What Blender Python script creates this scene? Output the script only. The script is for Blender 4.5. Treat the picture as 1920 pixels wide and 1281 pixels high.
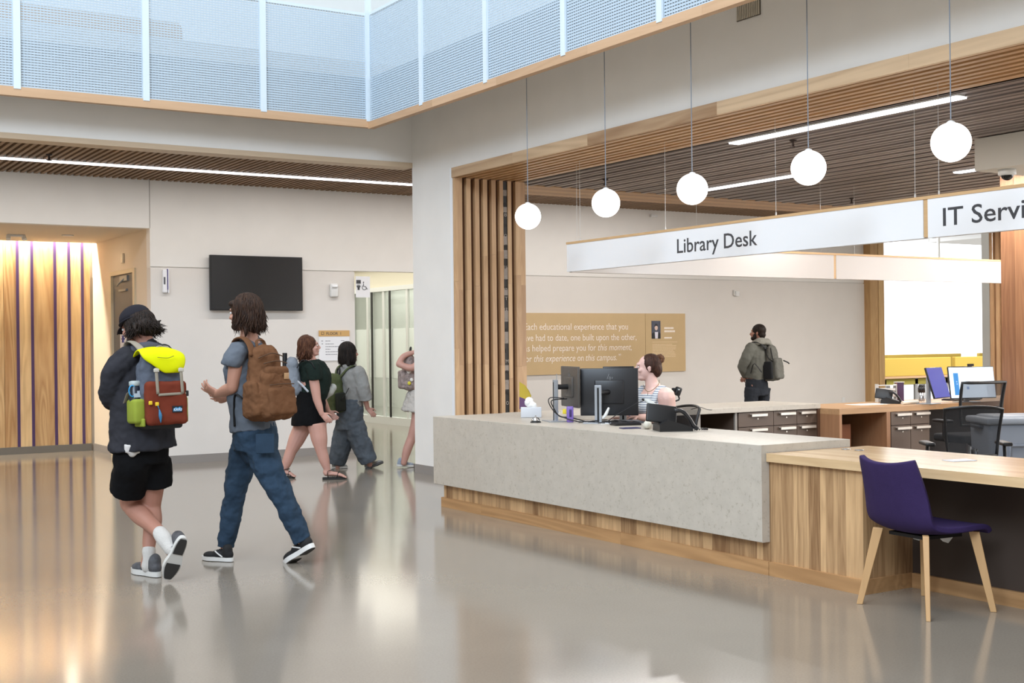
import bpy, bmesh, math, random
from mathutils import Vector, Matrix

for o in list(bpy.data.objects):
    bpy.data.objects.remove(o)
SC = bpy.context.scene
COL = SC.collection
PI = math.pi

# ------------------------------------------------------------------ camera
FPX, YAW, ROLL = 2378.94, 0.563027, 0.0109966     # focal length in pixels of a 1920 wide frame
EYE = Vector((0, 0, 1.45))
FWD = Vector((math.sin(YAW), math.cos(YAW), 0))
RGT = Vector((math.cos(YAW), -math.sin(YAW), 0))
UP = Vector((0, 0, 1))
cd = bpy.data.cameras.new('camera')
cam = bpy.data.objects.new('camera', cd)
COL.objects.link(cam)
cr = RGT * math.cos(ROLL) - UP * math.sin(ROLL)
cu = UP * math.cos(ROLL) + RGT * math.sin(ROLL)
cam.matrix_world = Matrix(((cr.x, cu.x, -FWD.x, EYE.x), (cr.y, cu.y, -FWD.y, EYE.y), (cr.z, cu.z, -FWD.z, EYE.z), (0, 0, 0, 1)))
cd.sensor_fit = 'HORIZONTAL'
cd.sensor_width = 36
cd.lens = FPX / 1920 * 36
cd.shift_y = 4.25 / 1920
cd.clip_end = 200
SC.camera = cam

# ------------------------------------------------------------------ world, daylight, exposure
def lin(h):
    h = h.lstrip('#')
    c = [int(h[i:i + 2], 16) / 255 for i in (0, 2, 4)]
    return tuple(x / 12.92 if x <= 0.04045 else ((x + 0.055) / 1.055) ** 2.4 for x in c) + (1.0,)

w = bpy.data.worlds.new('world')
SC.world = w
w.use_nodes = True
bg = w.node_tree.nodes['Background']
bg.inputs['Color'].default_value = (1.0, 0.965, 0.90, 1)
bg.inputs['Strength'].default_value = 0.58
SC.view_settings.view_transform = 'Standard'
SC.view_settings.look = 'None'
SC.view_settings.gamma = 1
SC.view_settings.use_curve_mapping = False
SC.view_settings.exposure = 0.12

def area(name, loc, target, sx, sy, power, color):
    ld = bpy.data.lights.new(name, 'AREA')
    ld.shape = 'RECTANGLE'
    ld.size, ld.size_y = sx, sy
    ld.energy = power
    ld.color = color
    o = bpy.data.objects.new(name, ld)
    COL.objects.link(o)
    o.location = loc
    o.rotation_euler = (Vector(target) - Vector(loc)).to_track_quat('-Z', 'Y').to_euler()
    return o

# daylight: roof light and high glazing of the atrium, windows of the reading room; the other rooms get added fills
area('atrium_rooflight', (-1.0, 5.0, 13.0), (-1.0, 5.0, 0), 10, 12, 1500, (0.86, 0.93, 1.0))
area('atrium_clerestory', (-9.0, -3.0, 10.8), (6.5, 11.0, 2.5), 12, 5, 2700, (0.70, 0.84, 1.0))
area('service_fill', (17.3, 2.0, 1.9), (10.5, 13.5, 1.4), 6, 2.2, 330, (1.0, 0.98, 0.95))  # unseen fill added to brighten the wall of the service area
area('reading_room_window', (27.0, 30.0, 4.6), (25.0, 20.0, 0.6), 12, 3, 900, (1.0, 0.99, 0.97))
area('corridor_fill', (9.0, 22.3, 2.88), (9.0, 22.3, 0), 2.8, 13, 230, (1.0, 0.96, 0.86))  # fill added because the corridor came out dark, no fixture known
area('office_fill', (12.2, 22.5, 2.9), (12.2, 22.5, 0), 2.6, 9, 620, (0.97, 1.0, 0.95))  # extra light put behind the storefront to brighten the office

area('reading_room_fill', (25.0, 17.8, 5.0), (25.0, 19.0, 0), 8, 3, 700, (1.0, 0.98, 0.95))  # fill added on the near side to light the yellow benches

# ------------------------------------------------------------------ materials
MATS = {}
def new_mat(name):
    m = bpy.data.materials.new(name)
    m.use_nodes = True
    return m, m.node_tree, m.node_tree.nodes['Principled BSDF']

def mat(name, hexcol, rough=0.6, metal=0.0, bump=0.0, bscale=40, vary=0.0, vscale=6, spec=0.5, coat=0.0, trans=0.0, alpha=1.0, sheen=0.0, stretch=(1, 1, 1)):
    if name in MATS:
        return MATS[name]
    m, nt, b = new_mat(name)
    N, L = nt.nodes, nt.links
    c = lin(hexcol)
    b.inputs['Base Color'].default_value = c
    b.inputs['Roughness'].default_value = rough
    b.inputs['Metallic'].default_value = metal
    b.inputs['Specular IOR Level'].default_value = spec
    b.inputs['Coat Weight'].default_value = coat
    b.inputs['Transmission Weight'].default_value = trans
    b.inputs['Alpha'].default_value = alpha
    b.inputs['Sheen Weight'].default_value = sheen
    tc = N.new('ShaderNodeTexCoord')
    mp = N.new('ShaderNodeMapping')
    mp.inputs['Scale'].default_value = stretch
    L.new(tc.outputs['Object'], mp.inputs['Vector'])
    if vary:
        n = N.new('ShaderNodeTexNoise')
        n.inputs['Scale'].default_value = vscale
        n.inputs['Detail'].default_value = 5
        L.new(mp.outputs[0], n.inputs['Vector'])
        r = N.new('ShaderNodeMapRange')
        r.inputs['To Min'].default_value = 1 - vary
        r.inputs['To Max'].default_value = 1 + vary
        r.inputs['From Min'].default_value = 0.3
        r.inputs['From Max'].default_value = 0.7
        L.new(n.outputs['Fac'], r.inputs['Value'])
        v = N.new('ShaderNodeVectorMath')
        v.operation = 'SCALE'
        v.inputs[0].default_value = c[:3]
        L.new(r.outputs[0], v.inputs['Scale'])
        L.new(v.outputs[0], b.inputs['Base Color'])
    if bump:
        n = N.new('ShaderNodeTexNoise')
        n.inputs['Scale'].default_value = bscale
        n.inputs['Detail'].default_value = 4
        L.new(mp.outputs[0], n.inputs['Vector'])
        bp = N.new('ShaderNodeBump')
        bp.inputs['Strength'].default_value = bump
        bp.inputs['Distance'].default_value = 0.01
        L.new(n.outputs['Fac'], bp.inputs['Height'])
        L.new(bp.outputs[0], b.inputs['Normal'])
    MATS[name] = m
    return m

def glow(name, hexcol, strength):
    if name in MATS:
        return MATS[name]
    m, nt, b = new_mat(name)
    b.inputs['Base Color'].default_value = lin(hexcol)
    b.inputs['Emission Color'].default_value = lin(hexcol)
    b.inputs['Emission Strength'].default_value = strength
    MATS[name] = m
    return m

def wood(name, light, dark, axis='Z', rough=0.45, size=1.0, figure=0.5, grain=0.5):
    """Boards: the face attribute 'tone' picks each board's colour, rings and pores run along axis."""
    m, nt, b = new_mat(name)
    N, L = nt.nodes, nt.links
    tc = N.new('ShaderNodeTexCoord')
    at = N.new('ShaderNodeAttribute')
    at.attribute_name = 'tone'
    off = N.new('ShaderNodeVectorMath'); off.operation = 'SCALE'
    off.inputs[0].default_value = (17.3, 11.9, 23.1)
    L.new(at.outputs['Fac'], off.inputs['Scale'])
    ad = N.new('ShaderNodeVectorMath'); ad.operation = 'ADD'
    L.new(tc.outputs['Object'], ad.inputs[0]); L.new(off.outputs[0], ad.inputs[1])
    mp = N.new('ShaderNodeMapping')
    sl, sc = 0.55 / size, 7.0 / size
    mp.inputs['Scale'].default_value = {'X': (sl, sc, sc), 'Y': (sc, sl, sc), 'Z': (sc, sc, sl)}[axis]
    L.new(ad.outputs[0], mp.inputs['Vector'])
    n1 = N.new('ShaderNodeTexNoise'); n1.inputs['Scale'].default_value = 1.0; n1.inputs['Detail'].default_value = 2; n1.inputs['Distortion'].default_value = 0.6
    L.new(mp.outputs[0], n1.inputs['Vector'])
    mu = N.new('ShaderNodeMath'); mu.operation = 'MULTIPLY'; mu.inputs[1].default_value = 9.0
    L.new(n1.outputs['Fac'], mu.inputs[0])
    fr = N.new('ShaderNodeMath'); fr.operation = 'PINGPONG'; fr.inputs[1].default_value = 0.5
    L.new(mu.outputs[0], fr.inputs[0])
    n2 = N.new('ShaderNodeTexNoise'); n2.inputs['Scale'].default_value = 9.0; n2.inputs['Detail'].default_value = 4
    L.new(mp.outputs[0], n2.inputs['Vector'])
    # fac = tone*.. + rings + pores
    a1 = N.new('ShaderNodeMath'); a1.operation = 'MULTIPLY'; a1.inputs[1].default_value = figure
    L.new(fr.outputs[0], a1.inputs[0])
    a2 = N.new('ShaderNodeMath'); a2.operation = 'MULTIPLY_ADD'; a2.inputs[1].default_value = grain; 
    L.new(n2.outputs['Fac'], a2.inputs[0]); L.new(a1.outputs[0], a2.inputs[2])
    a3 = N.new('ShaderNodeMath'); a3.operation = 'ADD'
    L.new(a2.outputs[0], a3.inputs[0]); L.new(at.outputs['Fac'], a3.inputs[1])
    mr = N.new('ShaderNodeMapRange')
    mr.inputs['From Min'].default_value = 0.5 * grain + 0.1 * figure
    mr.inputs['From Max'].default_value = 1.0 + 0.5 * grain + 0.4 * figure
    L.new(a3.outputs[0], mr.inputs['Value'])
    mx = N.new('ShaderNodeMix'); mx.data_type = 'RGBA'
    mx.inputs[6].default_value = lin(light); mx.inputs[7].default_value = lin(dark)
    L.new(mr.outputs[0], mx.inputs[0])
    L.new(mx.outputs[2], b.inputs['Base Color'])
    b.inputs['Roughness'].default_value = rough
    bp = N.new('ShaderNodeBump'); bp.inputs['Strength'].default_value = 0.12; bp.inputs['Distance'].default_value = 0.004
    L.new(n2.outputs['Fac'], bp.inputs['Height']); L.new(bp.outputs[0], b.inputs['Normal'])
    MATS[name] = m
    return m

# ------------------------------------------------------------------ mesh builder
def rotz(a):
    return Matrix.Rotation(a, 4, 'Z')

def frame(o, x, y, z):
    """Matrix with origin o and the given axes."""
    return Matrix(((x[0], y[0], z[0], o[0]), (x[1], y[1], z[1], o[1]), (x[2], y[2], z[2], o[2]), (0, 0, 0, 1)))

class MB:
    def __init__(s, M=None):
        s.v, s.f, s.t, s.sm = [], [], [], []
        s.M = M or Matrix()

    def add(s, vs, fs, tone=0.4, smooth=False, M=None):
        n = len(s.v)
        T = s.M @ M if M is not None else s.M
        s.v += [T @ Vector(p) for p in vs]
        flip = T.to_3x3().determinant() < 0
        for f in fs:
            g = [i + n for i in f]
            s.f.append(g[::-1] if flip else g)
            s.t.append(tone); s.sm.append(smooth)

    def box(s, x0, x1, y0, y1, z0, z1, tone=0.4, M=None):
        x0, x1 = min(x0, x1), max(x0, x1); y0, y1 = min(y0, y1), max(y0, y1); z0, z1 = min(z0, z1), max(z0, z1)
        vs = [(x, y, z) for z in (z0, z1) for y in (y0, y1) for x in (x0, x1)]
        s.add(vs, [(0, 2, 3, 1), (4, 5, 7, 6), (0, 1, 5, 4), (2, 6, 7, 3), (0, 4, 6, 2), (1, 3, 7, 5)], tone, False, M)

    def cbox(s, c, w, d, h, tone=0.4, M=None):
        s.box(c[0] - w / 2, c[0] + w / 2, c[1] - d / 2, c[1] + d / 2, c[2] - h / 2, c[2] + h / 2, tone, M)

    def rbox(s, w, d, h, r=0.02, seg=3, M=None, tone=0.4, taper=(1, 1)):
        """Rounded box centred on its origin; taper scales the top."""
        bm = bmesh.new()
        bmesh.ops.create_cube(bm, size=1)
        for v in bm.verts:
            k = taper if v.co.z > 0 else (1, 1)
            v.co = Vector((v.co.x * w * k[0], v.co.y * d * k[1], v.co.z * h))
        bmesh.ops.bevel(bm, geom=list(bm.edges), offset=r, segments=seg, profile=0.5, affect='EDGES')
        bm.verts.index_update()
        s.add([v.co.copy() for v in bm.verts], [[v.index for v in f.verts] for f in bm.faces], tone, True, M)
        bm.free()

    def cyl(s, p0, p1, r0, r1=None, n=20, caps=True, smooth=True, tone=0.4):
        p0, p1 = Vector(p0), Vector(p1)
        r1 = r0 if r1 is None else r1
        d = (p1 - p0).normalized()
        a = d.orthogonal().normalized(); b = d.cross(a)
        vs = []
        for p, r in ((p0, r0), (p1, r1)):
            for i in range(n):
                t = 2 * PI * i / n
                vs.append(p + (a * math.cos(t) + b * math.sin(t)) * r)
        s.add(vs, [(i, (i + 1) % n, n + (i + 1) % n, n + i) for i in range(n)], tone, smooth)
        if caps:
            s.add(vs[:n], [tuple(range(n))[::-1]], tone)
            s.add(vs[n:], [tuple(range(n))], tone)

    def ball(s, c, r, n=16, m=10, M=None, tone=0.4):
        """Ellipsoid, r scalar or triple."""
        if not hasattr(r, '__len__'): r = (r, r, r)
        vs = [(c[0], c[1], c[2] + r[2])]
        for j in range(1, m):
            ph = PI * j / m
            for i in range(n):
                t = 2 * PI * i / n
                vs.append((c[0] + r[0] * math.sin(ph) * math.cos(t), c[1] + r[1] * math.sin(ph) * math.sin(t), c[2] + r[2] * math.cos(ph)))
        vs.append((c[0], c[1], c[2] - r[2]))
        fs = [(0, 1 + i, 1 + (i + 1) % n) for i in range(n)]
        for j in range(m - 2):
            a = 1 + j * n
            fs += [(a + i, a + n + i, a + n + (i + 1) % n, a + (i + 1) % n) for i in range(n)]
        a = 1 + (m - 2) * n
        fs += [(a + i, len(vs) - 1, a + (i + 1) % n) for i in range(n)]
        s.add(vs, fs, tone, True, M)

    def lathe(s, prof, n=28, M=None, tone=0.4):
        vs, fs = [], []
        for r, z in prof:
            for i in range(n):
                t = 2 * PI * i / n
                vs.append((r * math.cos(t), r * math.sin(t), z))
        for j in range(len(prof) - 1):
            fs += [(j * n + i, j * n + (i + 1) % n, (j + 1) * n + (i + 1) % n, (j + 1) * n + i) for i in range(n)]
        fs.append(tuple(range(n))[::-1]); fs.append(tuple((len(prof) - 1) * n + i for i in range(n)))
        s.add(vs, fs, tone, True, M)

    def prism(s, pts, h0, h1, M=None, tone=0.4, smooth=False):
        """Polygon in xy extruded along z."""
        n = len(pts)
        vs = [(p[0], p[1], h0) for p in pts] + [(p[0], p[1], h1) for p in pts]
        fs = [tuple(range(n))[::-1], tuple(range(n, 2 * n))]
        s.add(vs, fs, tone, False, M)
        s.add(vs, [(i, (i + 1) % n, n + (i + 1) % n, n + i) for i in range(n)], tone, smooth, M)

    def tube(s, pts, rad, n=10, side=None, sub=4, balls=True, M=None, tone=0.4):
        """Smooth tapered tube; rad items are r or (r_side, r_other); side = direction of r_side."""
        P = [Vector(p) for p in pts]
        Rr = [(r, r) if not hasattr(r, '__len__') else tuple(r) for r in rad]
        if len(Rr) == 1: Rr = Rr * len(P)
        if sub > 1 and len(P) > 2:
            Q, S = [], []
            for i in range(len(P) - 1):
                p0 = P[max(i - 1, 0)]; p1 = P[i]; p2 = P[i + 1]; p3 = P[min(i + 2, len(P) - 1)]
                for k in range(sub):
                    t = k / sub
                    Q.append(0.5 * ((2 * p1) + (p2 - p0) * t + (2 * p0 - 5 * p1 + 4 * p2 - p3) * t * t + (3 * p1 - p0 - 3 * p2 + p3) * t ** 3))
                    q = t * t * (3 - 2 * t)
                    S.append((Rr[i][0] * (1 - q) + Rr[i + 1][0] * q, Rr[i][1] * (1 - q) + Rr[i + 1][1] * q))
            Q.append(P[-1]); S.append(Rr[-1])
            P, Rr = Q, S
        vs = []
        prev = Vector(side).normalized() if side is not None else None
        for i, p in enumerate(P):
            d = (P[min(i + 1, len(P) - 1)] - P[max(i - 1, 0)])
            d = d.normalized() if d.length > 1e-9 else Vector((0, 0, 1))
            ref = Vector(side) if side is not None else prev
            if ref is None: ref = d.orthogonal()
            a = ref - d * ref.dot(d)
            a = a.normalized() if a.length > 1e-4 else d.orthogonal().normalized()
            if side is None: prev = a
            b = d.cross(a)
            for k in range(n):
                t = 2 * PI * k / n
                vs.append(p + a * math.cos(t) * Rr[i][0] + b * math.sin(t) * Rr[i][1])
        m = len(P)
        fs = [(j * n + i, j * n + (i + 1) % n, (j + 1) * n + (i + 1) % n, (j + 1) * n + i) for j in range(m - 1) for i in range(n)]
        fs.append(tuple(range(n))[::-1]); fs.append(tuple((m - 1) * n + i for i in range(n)))
        s.add(vs, fs, tone, True, M)
        if balls:
            for q in (0, -1):
                r = min(Rr[q])
                if r < 0.095: s.ball(P[q], r, 10, 6, M)

    def mesh(s, name, m, offset=Vector((0, 0, 0))):
        me = bpy.data.meshes.new(name)
        me.from_pydata([v - offset for v in s.v], [], s.f)
        me.polygons.foreach_set('use_smooth', s.sm)
        a = me.attributes.new('tone', 'FLOAT', 'FACE')
        a.data.foreach_set('value', s.t)
        if m is not None:
            me.materials.append(m)
        me.update()
        return me

def link(name, me, parent=None):
    o = bpy.data.objects.new(name, me)
    COL.objects.link(o)
    if parent is not None:
        o.parent = parent
    return o

def tag(o, label=None, cat=None, group=None, kind=None):
    if label: o['label'] = label
    if cat: o['category'] = cat
    if group: o['group'] = group
    if kind: o['kind'] = kind
    return o

ORG = {}
def thing(name, label, cat, loc=(0, 0, 0), rz=0.0, group=None):
    o = link(name, None)
    o.empty_display_size = 0.1
    o.location = loc
    o.rotation_euler = (0, 0, rz)
    tag(o, label, cat, group)
    ORG[o.name] = Vector(loc)
    return o

def bevel(o, wd, seg=2):
    md = o.modifiers.new('bevel', 'BEVEL')
    md.width = wd; md.segments = seg; md.limit_method = 'ANGLE'; md.angle_limit = 0.7
    return o

def part(mb, name, m, parent, world=False, bev=0, label=None, kind=None):
    """A part or sub-part. world=True: the mesh was written in world coordinates, parent things are unrotated."""
    off = Vector((0, 0, 0))
    if world:
        off = ORG[parent.name]
    o = link(name, mb.mesh(name, m, off), parent)
    if world:
        ORG[o.name] = off
    if bev: bevel(o, bev)
    tag(o, label, kind=kind)
    return o

def solo(mb, name, m, label, cat, group=None, bev=0, kind=None):
    """A thing that is one mesh, written in world coordinates; origin at the middle of its base."""
    xs = [v.x for v in mb.v]; ys = [v.y for v in mb.v]; zs = [v.z for v in mb.v]
    c = Vector(((min(xs) + max(xs)) / 2, (min(ys) + max(ys)) / 2, min(zs)))
    o = link(name, mb.mesh(name, m, c))
    o.location = c
    ORG[o.name] = c
    if bev: bevel(o, bev)
    return tag(o, label, cat, group, kind)

def struct(mb, name, m, parent=None, bev=0):
    o = link(name, mb.mesh(name, m), parent)
    if parent is None: o['kind'] = 'structure'
    ORG[o.name] = Vector((0, 0, 0))
    if bev: bevel(o, bev)
    return o

def evaluated(o):
    dg = bpy.context.evaluated_depsgraph_get()
    dg.update()
    me = bpy.data.meshes.new_from_object(o.evaluated_get(dg))
    return me

def blob(mb, name, m, parent=None, voxel=0.008, smooth=4, world=True, folds=0, fscale=0.08, label=None, final_smooth=0, squash=None):
    """Fuse everything in mb into ONE continuous skin."""
    off = Vector((0, 0, 0))
    if world and parent is not None: off = ORG[parent.name]
    me = mb.mesh(name, m, off)
    o = bpy.data.objects.new(name, me)
    COL.objects.link(o)
    md = o.modifiers.new('r', 'REMESH'); md.mode = 'VOXEL'; md.voxel_size = voxel; md.use_smooth_shade = True
    if smooth:
        ms = o.modifiers.new('s', 'SMOOTH'); ms.factor = 0.5; ms.iterations = smooth
    if folds:
        tx = bpy.data.textures.new('folds', 'CLOUDS'); tx.noise_scale = fscale; tx.noise_depth = 2
        dp = o.modifiers.new('d', 'DISPLACE'); dp.texture = tx; dp.strength = folds; dp.mid_level = 0.5
    me2 = evaluated(o)
    bpy.data.objects.remove(o)
    bpy.data.meshes.remove(me)
    me2.materials.clear(); me2.materials.append(m)
    me2.name = name
    me2.polygons.foreach_set('use_smooth', [True] * len(me2.polygons))
    r = link(name, me2, parent)
    ORG[r.name] = off
    tag(r, label)
    return r

def text(body, size, M, m, parent, name='lettering', width=None, shear=0.0, depth=0.0015, world=True, align='LEFT', bold=0.0, xs=1.0):
    cu_ = bpy.data.curves.new(name, 'FONT')
    cu_.body = body; cu_.size = size; cu_.shear = shear; cu_.extrude = depth; cu_.align_x = align
    cu_.resolution_u = 3; cu_.offset = bold
    o = bpy.data.objects.new(name, cu_)
    COL.objects.link(o)
    me = evaluated(o)
    bpy.data.objects.remove(o)
    xv = [v.co.x for v in me.vertices]
    k = xs if width is None else width / (max(xv) - min(xv))
    me.transform(Matrix.Diagonal((k, 1, 1, 1)))
    me.transform(M)
    off = ORG[parent.name] if (world and parent is not None) else Vector((0, 0, 0))
    me.transform(Matrix.Translation(-off))
    me.materials.clear(); me.materials.append(m)
    r = link(name, me, parent)
    ORG[r.name] = off
    return r

def face_mx(x, y, z):      # lettering on a plane that faces -X
    return frame((x, y, z), (0, -1, 0), (0, 0, 1), (-1, 0, 0))
def face_my(x, y, z):      # lettering on a plane that faces -Y
    return frame((x, y, z), (1, 0, 0), (0, 0, 1), (0, -1, 0))

def copy_tree(o, parent=None):
    c = o.copy(); COL.objects.link(c)
    c.parent = parent
    if o.name in ORG: ORG[c.name] = ORG[o.name].copy()
    for ch in list(o.children):
        copy_tree(ch, c)
    return c
rnd = random.Random(7)
# ================================================================== SETTING
white = mat('painted_wall', '#e4e1dc', 0.75, vary=0.02, vscale=3, bump=0.05, bscale=120)
white_low = mat('painted_wall_lower', '#dad5cf', 0.7, vary=0.015, vscale=3, bump=0.05, bscale=120)
bright = mat('bright_trim_white', '#e4e6e8', 0.5)
base_grey = mat('rubber_base', '#8b8580', 0.6)
dark_void = mat('dark_backing', '#2a2018', 0.9)
ash = wood('ash_boards', '#c6a27a', '#8c6444', 'Z', 0.45, figure=0.5)
ash_y = wood('ash_boards_long', '#c8a072', '#8e6642', 'Y', 0.35, figure=0.45)
ash_x = wood('ash_boards_cross', '#c89f70', '#8a6440', 'X', 0.45, figure=0.4)
ash_face = wood('ash_header_face', '#d6b996', '#94704f', 'Y', 0.5, size=2.2, figure=0.8)
slat_brown = wood('passage_slats', '#96785a', '#6b5138', 'Y', 0.6)
slat_grey = wood('grey_slats', '#968a83', '#6b605a', 'Y', 0.45, figure=0.3)

# polished concrete
fm, nt, b = new_mat('polished_concrete')
N, L = nt.nodes, nt.links
tc = N.new('ShaderNodeTexCoord')
n1 = N.new('ShaderNodeTexNoise'); n1.inputs['Scale'].default_value = 0.55; n1.inputs['Detail'].default_value = 6; n1.inputs['Roughness'].default_value = 0.6
n2 = N.new('ShaderNodeTexNoise'); n2.inputs['Scale'].default_value = 90; n2.inputs['Detail'].default_value = 3
L.new(tc.outputs['Object'], n1.inputs['Vector']); L.new(tc.outputs['Object'], n2.inputs['Vector'])
mx = N.new('ShaderNodeMix'); mx.data_type = 'RGBA'
mx.inputs[6].default_value = lin('#7d756b'); mx.inputs[7].default_value = lin('#958c80')
L.new(n1.outputs['Fac'], mx.inputs[0])
mx2 = N.new('ShaderNodeMix'); mx2.data_type = 'RGBA'; mx2.blend_type = 'MULTIPLY'; mx2.inputs[0].default_value = 0.25
cr_ = N.new('ShaderNodeValToRGB'); cr_.color_ramp.elements[0].position = 0.3; cr_.color_ramp.elements[0].color = (0.6, 0.6, 0.6, 1); cr_.color_ramp.elements[1].position = 0.6
L.new(n2.outputs['Fac'], cr_.inputs[0])
L.new(mx.outputs[2], mx2.inputs[6]); L.new(cr_.outputs[0], mx2.inputs[7]); L.new(mx2.outputs[2], b.inputs['Base Color'])
b.inputs['Roughness'].default_value = 0.13
rr = N.new('ShaderNodeMapRange'); rr.inputs['To Min'].default_value = 0.09; rr.inputs['To Max'].default_value = 0.16
L.new(n1.outputs['Fac'], rr.inputs['Value']); L.new(rr.outputs[0], b.inputs['Roughness'])
b.inputs['Specular IOR Level'].default_value = 0.75
f = MB(); f.box(-12, 40, -8, 40, -0.2, 0)
struct(f, 'floor', fm)

# ---- wall with the service opening: pier, header, both in one plane facing the hall
Wx, Wx2, Py, Py2 = 6.75, 7.65, 11.82, 12.78      # faces of the pier
p = MB()
p.box(Wx, Wx2, Py + 0.06, Py2, 0, 3.345)
p.box(Wx, 6.95, -6, Py2, 3.345, 4.6)
p.box(6.95, 7.60, -6, Py2, 3.345, 3.5)
p.box(7.60, 17.6, 12.05, Py2, 3.345, 4.6)
p.box(-12, 17.6, Py2, Py2 + 0.2, 3.515, 4.6)
struct(p, 'wall_service', white)
# corner bead of the pier
t = MB(); t.box(Wx - 0.012, Wx, Py + 0.03, Py + 0.06, 0.1, 3.345); t.box(Wx - 0.012, Wx, Py+0.06, Py+0.075, 0.1, 3.345)
struct(t, 'trim_1', bright)
t = MB(); t.box(Wx - 0.012, Wx + 0.0, Py + 0.03, Py2 + 0.012, 0, 0.1); t.box(Wx - 0.012, Wx2, Py2, Py2 + 0.012, 0, 0.1)
struct(t, 'baseboard_pier', base_grey)

# wooden lining of the opening: face board, jamb slats, soffit slats
t = MB()
y = 12.0 - 0.15
edges = [Py + 0.03, 10.62, 9.35, 7.6, 5.7, 3.4, 1.2, -1, -6]
for a, b_ in zip(edges, edges[1:]):
    t.box(Wx - 0.018, Wx + 0.02, b_ + 0.001, a, 3.24, 3.345, rnd.choice([0.05, 0.2, 0.45, 0.75]))
struct(t, 'trim_2', ash_face, bev=0.002)
t = MB()
t.box(6.75, 7.60, Py + 0.055, Py + 0.06, 0, 3.3, 0.9)
jam = [(6.748, 6.79, 0), (6.79, 6.847, 0), (6.90, 6.954, 0), (7.007, 7.061, 0), (7.108, 7.162, 0), (7.217, 7.271, 0), (7.319, 7.366, 0), (7.425, 7.472, 0), (7.527, 7.59, 0), (7.59, 7.65, 0)]
for i, (a, b_, q) in enumerate(jam):
    cuts = [0, 0.95 + 0.5 * rnd.random(), 2.0 + 0.6 * rnd.random(), 3.24]
    for c0, c1 in zip(cuts, cuts[1:]):
        t.box(a, b_, Py, Py + 0.055, c0, c1 - 0.001, rnd.uniform(0.0, 0.55))
jamb = struct(t, 'trim_3', ash)
# dark backing between the jamb slats
t = MB(); t.box(6.847, 7.53, Py + 0.050, Py + 0.054, 0, 3.24)
struct(t, 'trim_4', mat('jamb_backing', '#5a3a20', 0.7))
# the printed black and white strip in one of the grooves
t = MB(); t.box(7.368, 7.423, Py + 0.012, Py + 0.05, 0.0, 3.235)
st = struct(t, 'trim_5', mat('printed_strip_black', '#1c1815', 0.5))
t = MB()
z = 0.75
while z < 3.2:
    if rnd.random() < 0.45:
        h = rnd.uniform(0.05, 0.16)
        t.box(7.37, 7.421, Py + 0.009, Py + 0.012, z, z + h); z += h
    z += rnd.uniform(0.03, 0.12)
struct(t, 'printed_patch', mat('printed_strip_white', '#8a7f75', 0.5), st)
zz = 0.78
k_ = 0
w1_ = mat('printed_strip_ink', '#1c1815', 0.5); w2_ = mat('printed_strip_grey', '#9a9086', 0.5)
seq = 'ORNAMEDXOHTUSPCGOQ8O'
t_parts = []
while zz < 3.15:
    ch = seq[k_ % len(seq)]
    text(ch, 0.055, face_my(7.378, Py + 0.0075, zz), w1_ if k_ % 2 else w2_, st, 'printed_letter', width=0.035)
    zz += 0.115; k_ += 1

t = MB()
t.box(6.77, 7.60, -6, Py + 0.05, 3.30, 3.345, 0.95)
for a, b_, q in jam[1:]:
    a2 = a; b2 = b_
    cuts = [Py] + [Py - 2.4 * i - rnd.uniform(0, 1.2) for i in range(1, 8)] + [-6]
    cuts = sorted(set(cuts), reverse=True)
    for c0, c1 in zip(cuts, cuts[1:]):
        t.box(a2, b2, c1 + 0.001, c0, 3.24, 3.30, rnd.uniform(0.0, 0.4))
t.box(7.368, 7.423, -6, Py, 3.26, 3.30, 0.3)
struct(t, 'trim_6', ash_y)

# ---- slatted grey ceiling over the desks
c = MB(); c.box(7.60, 17.6, -6, 12.05, 3.34, 3.5)
struct(c, 'ceiling', mat('ceiling_void', '#3a3230', 0.9))
c = MB()
x = 7.61
k = 0
while x < 17.5:
    wd = (0.055, 0.035, 0.075)[k % 3]
    zc = (3.24, 3.262, 3.25)[k % 3]
    c.box(x, x + wd, -6, 12.05, zc, 3.34, rnd.uniform(0.0, 0.8))
    x += wd + 0.022; k += 1
struct(c, 'ceiling_slats', slat_grey)

# soffit of the second opening, towards the passage
t = MB()
y = 12.05
while y < 12.72:
    t.box(7.65, 17.6, y, y + 0.055, 3.24, 3.345, rnd.uniform(0.1, 0.6)); t.box(7.65, 17.6, y + 0.055, y + 0.07, 3.30, 3.345, 0.9)
    y += 0.07
t.box(7.65, 17.6, y, Py2, 3.24, 3.345, 0.3)
struct(t, 'trim_7', ash_x)

# ---- passage: slatted ceiling, back wall
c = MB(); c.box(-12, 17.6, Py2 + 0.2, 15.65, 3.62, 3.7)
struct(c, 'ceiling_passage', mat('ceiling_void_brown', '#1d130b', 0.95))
c = MB()
x = -3.0
while x < 17.5:
    c.box(x, x + 0.038, Py2 + 0.2, 15.64, 3.52, 3.60, rnd.uniform(0.0, 0.5))
    x += 0.076
struct(c, 'ceiling_passage_slats', slat_brown)
t = MB(); t.box(-12, Wx, Py2 - 0.01, Py2 + 0.22, 3.46, 3.515, 0.1)
struct(t, 'trim_8', wood('fascia_trim', '#c6b096', '#b09878', 'X', 0.5, figure=0.3))

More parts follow.
